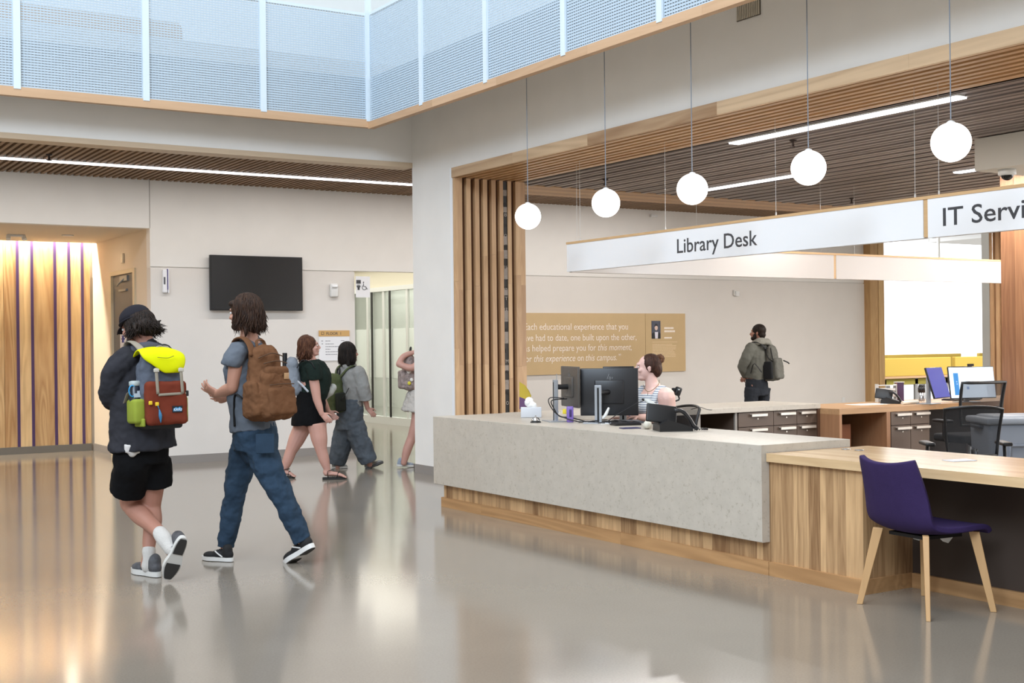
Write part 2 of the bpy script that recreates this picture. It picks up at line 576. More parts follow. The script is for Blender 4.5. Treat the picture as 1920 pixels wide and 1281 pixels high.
By = 15.65
p = MB()
p.box(4.6, 7.365, By, By + 0.15, 2.457, 3.7)
p.box(4.6, 7.365, By + 0.02, By + 0.14, 2.445, 2.457)
p.box(9.0, 17.25, By + 0.02, By + 0.14, 2.445, 2.457)
p.box(7.365, 9.0, By, By + 0.15, 2.46, 3.7)
p.box(9.0, 17.25, By, By + 0.15, 2.457, 3.7)
p.box(-12, 4.6, By, By + 0.15, 2.928, 3.7)
struct(p, 'wall_back', white)
p = MB()
p.box(4.6, 7.365, By - 0.006, By + 0.15, 0, 2.445)
p.box(9.0, 17.25, By - 0.006, By + 0.15, 0, 2.445)
p.box(7.25, 7.365, By + 0.15, 24, 0, 2.46)
struct(p, 'wall_back_lower', white_low)
t = MB(); t.box(4.598, 4.604, By - 0.004, By, 2.93, 3.52)
struct(t, 'trim_9', mat('joint_line', '#8f8a82', 0.8))
t = MB(); t.box(4.59, 7.375, By - 0.02, By - 0.006, 0, 0.1); t.box(9.0, 17.25, By - 0.02, By - 0.006, 0, 0.1)
t.box(4.585, 4.6, By, 16.27, 0, 0.1); t.box(4.585, 4.6, 17.46, 18.45, 0, 0.1)
struct(t, 'baseboard_back', base_grey)

# recess with the lit wooden wall
warmw = mat('recess_paint', '#d8cbb8', 0.75)
c = MB(); c.box(-12, 4.6, By + 0.15, 18.22, 2.928, 3.05); c.box(-12, 4.75, 18.22, 18.7, 3.18, 3.3); c.box(-12, 4.6, 18.20, 18.22, 2.928, 3.18)
struct(c, 'ceiling_recess', warmw)
p = MB()
p.box(4.6, 4.75, By + 0.151, 16.27, 0, 2.457); p.box(4.6, 4.75, 17.46, 18.45, 0, 2.457); p.box(4.6, 4.75, 16.27, 17.46, 2.476, 2.9279)
p.box(4.6, 4.75, By + 0.151, 16.27, 2.457, 2.9279); p.box(4.6, 4.75, 17.46, 18.5, 2.457, 2.9279); p.box(4.6, 4.75, By + 0.151, 18.5, 2.9279, 3.2)
struct(p, 'wall_recess_side', warmw)
p = MB(); p.box(-12, 4.75, 18.50, 18.7, 0, 3.3)
struct(p, 'wall_recess', warmw)
pan = wood('pale_panels', '#e3c595', '#9d7145', 'Z', 0.4, size=1.6, figure=0.9)
t = MB()
bounds = [-2.0, -1.2, -0.6, 0.2, 0.9, 1.6, 2.1, 2.75, 3.14, 3.40, 3.583, 3.774, 4.081, 4.272, 4.455, 4.56]
tones = [0.2, 0.5, 0.1, 0.6, 0.3, 0.0, 0.5, 0.2, 0.4, 0.75, 0.0, 0.6, 0.3, 0.05, 0.4]
for a, b_, q in zip(bounds, bounds[1:], tones):
    t.box(a + 0.002, b_ - 0.002, 18.45, 18.5, 0.1, 3.15, q)
struct(t, 'trim_10', pan)
t = MB()
for x in (-1.2, 0.2, 0.9, 2.1, 2.75, 3.583, 3.774, 4.081, 4.272, 4.455):
    t.box(x - 0.019, x + 0.019, 18.44, 18.46, 0.1, 3.15)
struct(t, 'trim_11', mat('purple_inlay', '#4a3560', 0.4))
t = MB(); t.box(-12, 4.56, 18.43, 18.5, 0, 0.1)
struct(t, 'baseboard_recess', mat('grey_plinth', '#6e6a63', 0.5))

# corridor beyond the doorway in the back wall, glazed storefront on its far side
cream = mat('corridor_cream', '#d2cdbb', 0.8)
c = MB(); c.box(7.365, 16, By + 0.15, 30, 2.9, 3.0); struct(c, 'ceiling_corridor', cream)
p = MB(); p.box(10.5, 10.6, By + 0.15, 30, 2.52, 2.9); p.box(10.5, 10.6, By + 0.15, 18.0, 0, 2.52); p.box(7.25, 16, 29.9, 30, 0, 3)
struct(p, 'wall_corridor', cream)
alu = mat('satin_aluminium', '#d3d6d3', 0.4, 0.1)
t = MB()
t.box(10.44, 10.52, 17.9, 29.9, 2.44, 2.52)
t.box(10.44, 10.52, 17.9, 29.9, 0, 0.14)
for y in (19.0, 20.02, 20.95, 21.62, 22.3, 23.2):
    t.box(10.455, 10.50, y, y + 0.08, 0.14, 2.44)
struct(t, 'window_1', alu)
t = MB()
for y in (20.66, 21.4, 22.2):
    t.box(10.425, 10.445, y, y + 0.05, 0.14, 2.44)
struct(t, 'gasket', mat('black_gasket', '#14140f', 0.5), bpy.data.objects['window_1'])
g, nt, b = new_mat('frosted_glass')
b.inputs['Base Color'].default_value = lin('#eef6f2'); b.inputs['Roughness'].default_value = 0.5; b.inputs['Alpha'].default_value = 0.6
MATS['frosted_glass'] = g
t = MB(); t.box(10.478, 10.484, 17.9, 29.9, 0.85, 1.75)
struct(t, 'frosted_band', g, bpy.data.objects['window_1'])
g, nt, b = new_mat('clear_glass')
b.inputs['Base Color'].default_value = lin('#eaf5f0'); b.inputs['Roughness'].default_value = 0.03; b.inputs['Alpha'].default_value = 0.18
MATS['clear_glass'] = g
t = MB(); t.box(10.486, 10.492, 17.9, 29.9, 0.14, 2.44)
struct(t, 'pane', g, bpy.data.objects['window_1'])
p = MB(); p.box(13.5, 13.6, 18, 30, 0, 3); p.box(10.6, 13.5, 17.95, 18.05, 0, 3)
struct(p, 'wall_office', mat('office_pale_green', '#eef2e8', 0.8))

# bright reading room beyond the posts
pb = mat('reading_room_white', '#e8e8e6', 0.8)
p = MB(); p.box(16.2, 16.4, 15.8, 17.5, 0, 3.6)
p.box(20.47, 20.75, 15.2, 15.65, 0, 4.6)
struct(p, 'wall_reading_room', pb)
c = MB(); c.box(12, 40, 15.8, 38, 5.2, 5.3); struct(c, 'ceiling_reading_room', pb)
post = wood('timber_post', '#d0ab78', '#a67c4c', 'Z', 0.45, figure=0.6)
t = MB(); t.box(17.25, 17.44, 15.5, 15.75, 0, 4.6, 0.5); t.box(17.455, 17.60, 15.5, 15.75, 0, 4.6, 0.1)
struct(t, 'trim_12', post)
t = MB(); t.box(17.5, 17.6, -4, 8, 0.6, 3.2)
struct(t, 'service_fill_panel', glow('overcast_sky', '#f6faff', 1.6))  # unseen glowing panel in the sky material, added to brighten the service area
# far glazing with the white sky behind it
sky = glow('overcast_sky', '#f6faff', 1.6)
t = MB(); t.box(18, 60, 33.0, 33.1, 0.3, 5.2)
struct(t, 'window_2', sky)
t = MB()
for x in (18, 60): t.box(x, x + 0.08, 32.9, 33.0, 0.3, 5.2)
t.box(18, 60, 32.9, 33.0, 0.2, 0.3)
struct(t, 'mullion', pb, bpy.data.objects['window_2'])

p = MB(); p.cyl((19, 27, 3.62), (44, 27, 3.72), 0.24, n=28); p.cyl((33.2, 27, 3.9), (33.2, 27, 5.2), 0.05); p.box(30.2, 30.45, 28, 28.3, 0, 5.2)
struct(p, 'trim_19', mat('white_duct', '#eef0f0', 0.6))
# right hand jamb of the opening towards the passage, and the big timber pier
t = MB()
for k in range(7):
    t.box(16.85, 16.9, 12.05 + 0.105 * k, 12.05 + 0.105 * k + 0.055, 0, 3.24, rnd.uniform(0, 0.6))
t.box(16.9, 17.0, 12.05, 12.78, 0, 3.24, 0.95)
struct(t, 'trim_13', ash)
p = MB(); p.box(17.0, 18.2, 12.05, 12.78, 0, 3.24)
struct(p, 'wall_right', white)
# band of wall above the post
t = MB()
tn = 0
for a, b_ in ((8.70, 8.53), (8.53, 8.28), (8.28, 8.0)):
    t.box(11.7, 12.4, b_ + 0.002, a, 0, 3.24, (0.65, 0.3, 0.5)[tn]); tn += 1
struct(t, 'trim_14', wood('red_oak_pier', '#ad7d58', '#7d5236', 'Z', 0.5, size=1.3, figure=0.9))

# bulkhead with the security camera below it
p = MB(); p.box(9.6, 10.7, -6, 7.40, 2.953, 3.24)
struct(p, 'trim_15', mat('bulkhead_paint', '#cfcabf', 0.8))

# ---- gallery above: slab, back walls
p = MB()
p.box(-12, 6.06, 12.42, 16.5, 4.2, 4.32); p.box(6.06, 9.0, -6, 16.5, 4.2, 4.32); p.box(-12, 6.02, 12.36, 12.42, 3.86, 4.32); p.box(6.02, 6.06, -6, 12.42, 3.86, 4.32)
struct(p, 'ceiling_gallery_slab', white)
t = MB()
t.box(-12, 6.03, 12.33, 12.40, 3.79, 3.875, 0.1)
struct(t, 'trim_16', wood('gallery_edge', '#c9a684', '#a98562', 'X', 0.5, size=2, figure=0.5))
t = MB()
ed = [12.33, 10.9, 9.7, 8.3, 6.9, 5.2, 3, 0, -6]
for a, b_ in zip(ed, ed[1:]):
    t.box(5.985, 6.05, b_ + 0.001, a, 3.775, 3.85, rnd.uniform(0.0, 0.5))
struct(t, 'trim_17', wood('gallery_edge_long', '#c9a684', '#a98562', 'Y', 0.5, size=2, figure=0.5))
p = MB(); p.box(-12, 9.2, 17.5, 17.7, 3.9, 9); p.box(9.0, 9.2, -6, 17.5, 3.9, 9)
struct(p, 'wall_gallery', mat('gallery_wall', '#dfe3e4', 0.8))
p = MB(); p.cyl((-12, 15.9, 5.35), (5.05, 15.9, 5.35), 0.22, n=28)
struct(p, 'trim_18', mat('tan_duct', '#a08a70', 0.6))
# ================================================================== FIXTURES OF THE HALL
def at(px, py, d):
    """Point seen at (px, py) of the 1920 wide frame, d metres in front of the viewer."""
    X, Y = px - 960, py - 644.75
    x = X * math.cos(ROLL) - Y * math.sin(ROLL)
    y = X * math.sin(ROLL) + Y * math.cos(ROLL)
    return EYE + (FWD + RGT * (x / FPX) - UP * (y / FPX)) * d

steel = mat('brushed_steel', '#b9bcc0', 0.3, 0.9)
chrome = mat('chrome', '#d8dadd', 0.08, 1.0)
blackp = mat('black_plastic', '#141416', 0.4)
blackm = mat('matt_black', '#0e0e10', 0.65)
whitep = mat('white_plastic', '#dcdcda', 0.4)
wire_white = mat('white_coated_steel', '#b9c9d6', 0.4, 0.1)
rail_white = mat('rail_flat_bar', '#d3e0ea', 0.4)

# ---- gallery guard rails
def guard(name, label, along, fixed, spots, z0, z1):
    g0 = thing(name, label, 'railing', (fixed if along == 'Y' else spots[0], fixed if along == 'X' else spots[0], z0), group=None)
    def bx(mb, a, b_, d0, d1, zz0, zz1):
        if along == 'X': mb.box(a, b_, fixed + d0, fixed + d1, zz0, zz1)
        else: mb.box(fixed + d0, fixed + d1, a, b_, zz0, zz1)
    for s_ in spots:
        m_ = MB(); bx(m_, s_ - 0.032, s_ + 0.032, -0.02, 0.0, z0 - 0.02, z1 + 0.3)
        part(m_, 'post', rail_white, g0, True)
    runs = list(zip(spots, spots[1:])) + ([(12.34, spots[0])] if along == 'Y' else [])
    for a, b_ in runs:
        lo, hi = min(a, b_) + 0.036, max(a, b_) - 0.036
        m_ = MB(); z = z0
        while z < z1 - 0.02:
            bx(m_, lo, hi, 0.004, 0.010, z, z + 0.0165); z += 0.0245
        n = int((hi - lo) / 0.03)
        for i in range(n + 1):
            x = lo + (hi - lo) * i / n
            bx(m_, x - 0.0035, x + 0.0035, 0.002, 0.004, z0, z1)
        part(m_, 'mesh_panel', wire_white, g0, True)
    m_ = MB(); bx(m_, min(spots), max(spots) if along == 'X' else 12.30, 0.0, 0.05, z1, z1 + 0.03)
    part(m_, 'top_rail', rail_white, g0, True)
    return g0
guard('guard_rail', 'pale blue perforated gallery railing on the left, above the passage with the wall screen', 'X', 12.345, [6.0, 4.808, 3.605, 2.412, 1.21, 0.01, -1.2], 3.875, 4.99)
guard('guard_rail', 'pale blue perforated gallery railing on the right, above the hanging globe lamps', 'Y', 6.0, [11.13, 9.89, 8.64, 7.38, 6.12, 4.86, 3.6], 3.85, 4.99)

# ---- globe pendants
globe_m = glow('lit_opal_glass', '#fffaf4', 3.2)
nearest = ['globe pendant lamp furthest from us, hanging in front of the slatted wooden jamb',
           'globe pendant lamp second from the slatted jamb, left of the sign lettering',
           'middle one of the five globe pendant lamps, above the words on the hanging sign',
           'second largest of the five globe pendant lamps, hanging before the grey slatted ceiling',
           'largest and nearest globe pendant lamp, by the boxed bulkhead and the dome camera']
for i, (y, z) in enumerate([(9.762, 2.617), (8.563, 2.62), (7.456, 2.616), (6.241, 2.629), (5.063, 2.639)]):
    r = 0.119
    t = thing('pendant_lamp', 'white ' + nearest[i], 'pendant lamp', (6.35, y, z - r), group='globe pendants over the service counter')
    m_ = MB(); m_.ball((0, 0, r), r, 32, 20); part(m_, 'globe', globe_m, t)
    m_ = MB(); m_.lathe([(0.008, 2 * r + 0.014), (0.02, 2 * r + 0.008), (0.03, 2 * r - 0.006)], 20); part(m_, 'cap', mat('pale_metal', '#d9dadb', 0.4, 0.3), t)
    m_ = MB(); m_.cyl((0, 0, 2 * r + 0.02), (0, 0, 4.19 - (z - r)), 0.0035, n=8); part(m_, 'cord', mat('pendant_cord', '#77808c', 0.5), t)

# ---- linear lights
lin_m = glow('linear_diffuser', '#fbf8ff', 4)
def linear(label, x0, x1, y0, y1, z, power=None):
    t = thing('linear_ceiling_light', label, 'ceiling light', ((x0 + x1) / 2, (y0 + y1) / 2, z - 0.01), group='linear lights set in the slatted ceilings')
    m_ = MB(); m_.box(x0, x1, y0, y1, z - 0.012, z, M=None); part(m_, 'diffuser', lin_m, t, True)
    m_ = MB(); m_.box(x0 - 0.01, x1 + 0.01, y0 - 0.01, y1 + 0.01, z, z + 0.05); part(m_, 'housing', whitep, t, True)
    if power:
        ld = bpy.data.lights.new('tube', 'AREA'); ld.shape = 'RECTANGLE'; ld.size = x1 - x0; ld.size_y = y1 - y0
        ld.energy = power; ld.color = (1, 0.97, 0.93)
        o = bpy.data.objects.new('tube', ld); COL.objects.link(o); o.parent = t; o.location = (0, 0, -0.004)
linear('long unbroken light line running the length of the passage ceiling at left', -4, 12.5, 14.43, 14.53, 3.515, 130)
linear('longest bright light bar in the grey slatted ceiling, above the hanging sign', 7.76, 7.87, 6.13, 8.6, 3.238, 60)
linear('light bar between the middle globes in the grey slatted ceiling', 9.87, 9.97, 9.6, 11.4, 3.238, 60)
linear('short end of a light bar showing beside the boxed bulkhead', 11.27, 11.37, 7.45, 8.96, 3.238, 60)
linear('added light bar deep in the service area ceiling', 13.4, 13.5, 9.0, 11.4, 3.238, 80)  # extra bar, put in only for more light in here
for x, y in ((11.6, 4.6), (13.6, 4.6), (15.4, 7.6), (15.4, 10.6)):
    linear('added unseen light bar further into the service area ceiling, past the boxed bulkhead', x, x + 0.1, y - 1.3, y + 1.2, 3.238, 150)  # hidden bars added to lift the inner wall
# light shelf of the recess: a lamp hidden in the slot above the wooden wall
ld = bpy.data.lights.new('cove_tube', 'AREA'); ld.shape = 'RECTANGLE'; ld.size = 8; ld.size_y = 0.05; ld.energy = 330; ld.color = (1, 0.90, 0.73)
o = bpy.data.objects.new('cove_tube', ld); COL.objects.link(o); o.location = (0.6, 18.32, 3.15); o.rotation_euler = (math.radians(14), 0, 0)

def on_z(px, py, z):
    d = at(px, py, 1.0) - EYE
    return EYE + d * ((z - EYE.z) / d.z)

def small_disc(name, label, cat, p, r, h, m, group=None):
    m_ = MB(); m_.cyl(p, (p[0], p[1], p[2] - h), r, r * 0.9, 16)
    return solo(m_, name, m, label, cat, group)
dl = thing('recessed_downlight', 'small round downlight in the ceiling of the lit wooden recess', 'ceiling light', (3.935, 17.03, 2.91))
m_ = MB(); m_.lathe([(0.06, 0.005), (0.075, 0.005), (0.075, 0.018), (0.06, 0.018)], 24); part(m_, 'ring', whitep, dl)
m_ = MB(); m_.cyl((0, 0, 0.008), (0, 0, 0.016), 0.06); part(m_, 'lens', glow('downlight_lens', '#ffe9c8', 3), dl)
ld = bpy.data.lights.new('spot', 'AREA'); ld.shape = 'DISK'; ld.size = 0.12; ld.energy = 4; ld.color = (1, 0.85, 0.66)
o = bpy.data.objects.new('spot', ld); COL.objects.link(o); o.parent = dl

def sprinkler(label, x, y, z):
    t = thing('sprinkler_head', label, 'sprinkler', (x, y, z - 0.07), group='sprinkler heads in the slatted ceilings')
    m_ = MB(); m_.lathe([(0.035, 0.07), (0.03, 0.06), (0.012, 0.055), (0.01, 0.015), (0.028, 0.012), (0.028, 0.006), (0.004, 0.0)], 16)
    part(m_, 'fitting', mat('sprinkler_dark', '#3b2f2a', 0.5, 0.4), t)
sprinkler('dark sprinkler head in the grey ceiling left of the largest light bar end', 8.182, 8.227, 3.24)
sprinkler('dark sprinkler head in the grey ceiling near the slatted wooden jamb', 8.296, 11.192, 3.24)
sprinkler('dark sprinkler head low over the hanging sign, right of centre', 12.176, 11.23, 3.24)
sprinkler('dark sprinkler head beside the light line of the passage', 3.059, 14.032, 3.52)
t = thing('ceiling_spot', 'white twin fitting on the ceiling of the lit wooden recess', 'ceiling fitting', (3.334, 17.223, 2.86))
m_ = MB(); m_.rbox(0.22, 0.06, 0.03, 0.008, M=Matrix.Translation((0, 0, 0.053))); part(m_, 'base', whitep, t)
for sx in (-0.09, 0.09):
    m_ = MB(); m_.cyl((sx, 0, 0.05), (sx * 1.1, -0.03, 0.0), 0.03); part(m_, 'lamp_head', whitep, t)

# ---- hanging signs
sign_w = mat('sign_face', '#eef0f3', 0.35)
sign_ink = mat('sign_lettering', '#3b3d42', 0.5)
cap_m = wood('sign_cap', '#d9b68a', '#b9925f', 'Y', 0.5, figure=0.3)
sg = thing('hanging_sign', 'long white hanging sign reading Library Desk and IT Services', 'sign', (7.22, 8.0, 2.158))
for a, b_ in ((5.985, 10.37), (3.2, 5.945)):
    m_ = MB(); m_.box(7.2, 7.212, a, b_, 2.158, 2.43); m_.box(7.243, 7.255, a, b_, 2.158, 2.43)
    part(m_, 'sign_panel', sign_w, sg, True, bev=0.001)
m_ = MB(); m_.box(7.195, 7.26, 3.2, 10.372, 2.43, 2.452); m_.box(7.214, 7.241, 3.2, 10.36, 2.17, 2.43); m_.box(7.204, 7.25, 5.948, 5.982, 2.165, 2.43)
part(m_, 'wooden_core', cap_m, sg, True)
text('Library Desk', 0.178, face_mx(7.2, 8.679, 2.232), sign_ink, sg, 'lettering', width=1.012, bold=0.0012)
text('IT Services', 0.178, face_mx(7.2, 5.829, 2.231), sign_ink, sg, 'lettering', width=0.93, bold=0.0012)
for y in (10.175, 8.858, 7.466, 6.076, 5.869, 4.4):
    m_ = MB(); m_.cyl((7.228, y, 2.452), (7.228, y, 3.25), 0.0018, n=6); m_.cyl((7.228, y, 2.452), (7.228, y, 2.48), 0.006, n=8)
    part(m_, 'cable', mat('sign_cable', '#c2c2c0', 0.4, 0.3), sg, True)
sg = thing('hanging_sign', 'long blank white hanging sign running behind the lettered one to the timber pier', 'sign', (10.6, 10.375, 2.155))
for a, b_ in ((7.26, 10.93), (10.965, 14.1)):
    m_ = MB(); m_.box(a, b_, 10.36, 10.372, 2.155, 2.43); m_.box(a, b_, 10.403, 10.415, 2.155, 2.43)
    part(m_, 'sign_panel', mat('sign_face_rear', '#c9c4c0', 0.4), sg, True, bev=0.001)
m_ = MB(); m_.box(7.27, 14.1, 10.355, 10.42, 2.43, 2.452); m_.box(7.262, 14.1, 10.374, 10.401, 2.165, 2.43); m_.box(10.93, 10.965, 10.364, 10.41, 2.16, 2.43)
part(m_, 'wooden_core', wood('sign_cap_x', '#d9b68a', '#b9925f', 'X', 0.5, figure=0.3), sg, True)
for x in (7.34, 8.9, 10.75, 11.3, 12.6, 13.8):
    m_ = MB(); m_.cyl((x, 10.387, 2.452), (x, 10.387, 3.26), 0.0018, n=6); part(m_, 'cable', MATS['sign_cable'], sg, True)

# ---- dome camera, air grille
t = thing('dome_camera', 'small dark dome security camera under the boxed bulkhead', 'security camera', (9.77, 7.19, 2.86))
m_ = MB(); m_.lathe([(0.075, 0.093), (0.078, 0.05), (0.07, 0.04)], 28); part(m_, 'base', whitep, t)
m_ = MB(); m_.ball((0, 0, 0.045), (0.055, 0.055, 0.05), 24, 14); part(m_, 'dome', mat('smoked_dome', '#141414', 0.08), t)
t = thing('air_grille', 'beige vertical slat air grille high on the wall above the wooden header', 'air vent', (6.745, 7.24, 3.93))
m_ = MB(); m_.box(6.742, 6.75, 7.11, 7.37, 3.925, 4.19); part(m_, 'back', mat('grille_void', '#5d564b', 0.8), t, True)
m_ = MB()
for k in range(13): m_.box(6.735, 6.744, 7.115 + k * 0.0196, 7.115 + k * 0.0196 + 0.011, 3.93, 4.185)
part(m_, 'slats', mat('grille_paint', '#c2b9a8', 0.6), t, True)

# ---- screen and small devices on the back wall
t = thing('wall_screen', 'large switched off black television screen on the passage wall', 'screen', (5.957, 15.6, 1.914))
m_ = MB(); m_.box(5.333, 6.581, 15.565, 15.61, 1.914, 2.616); part(m_, 'casing', blackp, t, True, bev=0.004)
m_ = MB(); m_.box(5.345, 6.569, 15.5635, 15.565, 1.93, 2.604); part(m_, 'display', mat('dead_screen', '#18181a', 0.25), t, True)
m_ = MB(); m_.box(5.8, 6.1, 15.61, 15.643, 2.1, 2.4); part(m_, 'bracket', blackm, t, True)
t = thing('wall_clock_unit', 'tall white wall device with a dark window and a purple edge, left of the screen', 'wall device', (4.79, 15.63, 2.11))
m_ = MB(); m_.box(4.742, 4.80, 15.60, 15.643, 2.13, 2.42); part(m_, 'body', mat('device_white', '#e9e9ec', 0.4), t, True, bev=0.012)
m_ = MB(); m_.box(4.752, 4.772, 15.597, 15.60, 2.235, 2.325); part(m_, 'window', mat('device_window', '#55565a', 0.3), t, True)
m_ = MB(); m_.box(4.80, 4.806, 15.595, 15.643, 2.17, 2.425); part(m_, 'edge_strip', mat('device_purple', '#4b3f86', 0.4), t, True)
m_ = MB(); m_.box(4.806, 4.82, 15.60, 15.643, 2.13, 2.43); part(m_, 'side', MATS['device_white'], t, True)
t = thing('fire_strobe', 'white fire alarm strobe right of the large wall screen', 'alarm', (7.053, 15.63, 2.10))
m_ = MB(); m_.rbox(0.115, 0.05, 0.18, 0.018, M=Matrix.Translation((0, -0.008, 0.09))); part(m_, 'body', whitep, t)
m_ = MB(); m_.rbox(0.085, 0.03, 0.03, 0.008, M=Matrix.Translation((0, -0.04, 0.145))); part(m_, 'lens', mat('strobe_lens', '#f2f4f6', 0.08, spec=0.9), t)
t = thing('restroom_sign', 'small white restroom sign with toilet and wheelchair symbols at the doorway', 'sign', (7.47, 15.62, 2.1))
m_ = MB(); m_.box(7.366, 7.576, 15.60, 15.612, 2.10, 2.385); part(m_, 'plate', mat('sign_plate', '#e6e6e8', 0.4), t, True)
ink = mat('symbol_ink', '#3c3c40', 0.5)
m_ = MB()
m_.box(7.372, 7.437, 15.597, 15.60, 2.285, 2.335); m_.box(7.385, 7.425, 15.597, 15.60, 2.262, 2.27)
m_.prism([(7.374, -2.257), (7.436, -2.257), (7.425, -2.232), (7.385, -2.232)], -15.6, -15.597, M=Matrix(((1, 0, 0, 0), (0, 0, -1, 0), (0, -1, 0, 0), (0, 0, 0, 1))))
m_.box(7.39, 7.42, 15.597, 15.60, 2.2, 2.232)
part(m_, 'toilet_symbol', ink, t, True)
m_ = MB()
pp = [(7.49 + 0.032 * math.cos(a), 15.598, 2.235 + 0.032 * math.sin(a)) for a in [math.radians(x) for x in range(130, 361, 23)]]
m_.tube(pp, [0.004], n=6, sub=1, balls=False)
m_.tube([(7.478, 15.598, 2.29), (7.48, 15.598, 2.25), (7.51, 15.598, 2.248), (7.525, 15.598, 2.215), (7.54, 15.598, 2.218)], [0.0045], n=6, sub=1, balls=False)
m_.ball((7.478, 15.598, 2.305), (0.009, 0.003, 0.009), 10, 6)
part(m_, 'wheelchair_symbol', ink, t, True)
t = thing('floor_directory', 'white floor directory with an orange FLOOR 1 band on the passage wall', 'sign', (7.05, 15.64, 1.245))
m_ = MB(); m_.box(6.834, 7.276, 15.63, 15.643, 1.25, 1.575); part(m_, 'plate', MATS['sign_plate'], t, True)
m_ = MB(); m_.box(6.834, 7.276, 15.626, 15.643, 1.575, 1.655); part(m_, 'band', mat('ochre_band', '#c9a064', 0.5), t, True)
text('FLOOR  1', 0.052, face_my(6.935, 15.626, 1.596), ink, t, 'lettering', width=0.21)
m_ = MB(); m_.tube([(6.868, 15.625, 1.60), (6.868, 15.625, 1.635), (6.9, 15.625, 1.635), (6.9, 15.625, 1.6), (6.868, 15.625, 1.6)], [0.003], n=6, sub=1, balls=False)
part(m_, 'room_symbol', ink, t, True)
rows = [('Atrium', 1.51), ('Classrooms', 1.47), ('Conference Rooms', 1.435), ('Library', 1.40), ('Information Desk', 1.365), ('Meeting Rooms', 1.33)]
m_ = MB()
for (tx, z), wd in zip(rows, (0.075, 0.12, 0.19, 0.07, 0.18, 0.17)):
    # the lines of small print are too soft to read in the photograph: kept as plain printed lines
    x = 6.925
    while x < 6.925 + wd:
        l_ = rnd.uniform(0.012, 0.035); m_.box(x, min(x + l_, 6.925 + wd), 15.6285, 15.63, z, z + 0.009); x += l_ + 0.006
m_.box(6.865, 6.89, 15.6285, 15.63, 1.51, 1.52); m_.box(6.87, 6.888, 15.6285, 15.63, 1.47, 1.482); m_.box(7.15, 7.2, 15.6285, 15.63, 1.515, 1.522)
part(m_, 'small_print', mat('grey_print', '#8b8b90', 0.6), t, True)
# wall wart bits in the service area
m_ = MB(); m_.box(14.18, 14.26, 15.585, 15.643, 2.19, 2.27); m_.box(14.16, 14.18, 15.6, 15.643, 2.2, 2.29)
solo(m_, 'wall_sensor', whitep, 'small white sensor on the white wall above the standing visitor', 'sensor', bev=0.005)
m_ = MB(); m_.box(12.45, 12.58, 15.60, 15.64, 3.41, 3.45)
solo(m_, 'wall_vent', whitep, 'tiny white fitting high on the wall behind the Library Desk sign', 'wall fitting')
m_ = MB(); m_.box(16.66, 16.73, 15.635, 15.643, 0.33, 0.45)
solo(m_, 'wall_outlet', whitep, 'white outlet plate low on the wall beside the timber post', 'outlet')
m_ = MB(); m_.rbox(0.03, 0.09, 0.13, 0.01, M=Matrix.Translation((4.585, 16.834, 2.63)))
solo(m_, 'exit_device', mat('warm_white_plastic', '#e6d8bf', 0.5), 'small cream box on the recess side wall above the grey door', 'wall device')

# ---- door in the side wall of the recess
d = MB(); d.box(4.575, 4.66, 16.27, 16.36, 0, 2.476); d.box(4.575, 4.66, 17.395, 17.46, 0, 2.476); d.box(4.575, 4.66, 16.36, 17.395, 2.42, 2.476)
dr = struct(d, 'door_1', mat('door_frame_cream', '#cdbfa2', 0.5), bev=0.004)
d = MB(); d.box(4.61, 4.655, 16.36, 17.395, 0.005, 2.42); struct(d, 'leaf', mat('door_leaf_grey', '#5f6266', 0.45), dr)
d = MB(); d.box(4.585, 4.61, 16.65, 17.0, 2.33, 2.40); d.tube([(4.59, 16.8, 2.36), (4.55, 16.9, 2.30), (4.57, 17.05, 2.28)], [0.012]); d.box(4.585, 4.61, 16.7, 17.05, 2.2, 2.225)
struct(d, 'door_closer', mat('closer_grey', '#8d9499', 0.4, 0.5), dr)
d = MB(); d.box(4.6, 4.609, 16.75, 17.05, 1.45, 1.68); struct(d, 'door_sign', mat('sign_plate2', '#d5d5da', 0.4), dr)
d = MB()
for k in range(6):
    a = k * PI / 3
    d.tube([(4.598, 16.9, 1.57), (4.598, 16.9 + 0.07 * math.cos(a), 1.57 + 0.05 * math.sin(a))], [0.012, 0.008], n=6, sub=1)
struct(d, 'sign_symbol', mat('purple_ink', '#3a3a80', 0.5), dr)
d = MB(); d.cyl((4.6, 17.3, 1.02), (4.55, 17.3, 1.02), 0.012); d.tube([(4.55, 17.3, 1.02), (4.55, 17.2, 1.02)], [0.011]); struct(d, 'door_handle', steel, dr)

# ---- quotation board on the service area wall
t = thing('quotation_board', 'large ochre board with a white quotation and a small portrait', 'wall board', (11.3, 15.62, 0.99))
m_ = MB(); m_.box(9.4, 12.312, 15.61, 15.643, 0.985, 1.90); m_.box(12.318, 13.118, 15.61, 15.643, 0.985, 1.90)
part(m_, 'board', mat('ochre_board', '#c2a577', 0.5, vary=0.03, vscale=4), t, True)
qt = mat('quote_lettering', '#f1e6da', 0.5)
def line(bits, x1, z, size=0.155, x0=None):
    """Line of [text, italic] pieces that ends at x1."""
    obs = []
    x = 0
    for tx, it in bits:
        o = text(tx, size, face_my(0, 15.609, z), qt, t, 'lettering', shear=0.28 if it else 0, xs=0.84, bold=-0.0006)
        xv = [v.co.x for v in o.data.vertices]
        o.data.transform(Matrix.Translation((x - min(xv), 0, 0)))
        x += max(xv) - min(xv) + size * 0.27
        obs.append(o)
    x -= size * 0.27
    tgt = Vector((0, 0, 0))
    for o in obs:
        if x0 is not None:
            o.data.transform(Matrix.Diagonal(((x1 - x0) / x, 1, 1, 1)))
            o.data.transform(Matrix.Translation((x0 - ORG[t.name].x, 0, 0)))
        else:
            o.data.transform(Matrix.Translation((x1 - x - ORG[t.name].x, 0, 0)))
line([('Each educational experience that you', 0)], 11.971, 1.65, 0.142, 10.07)
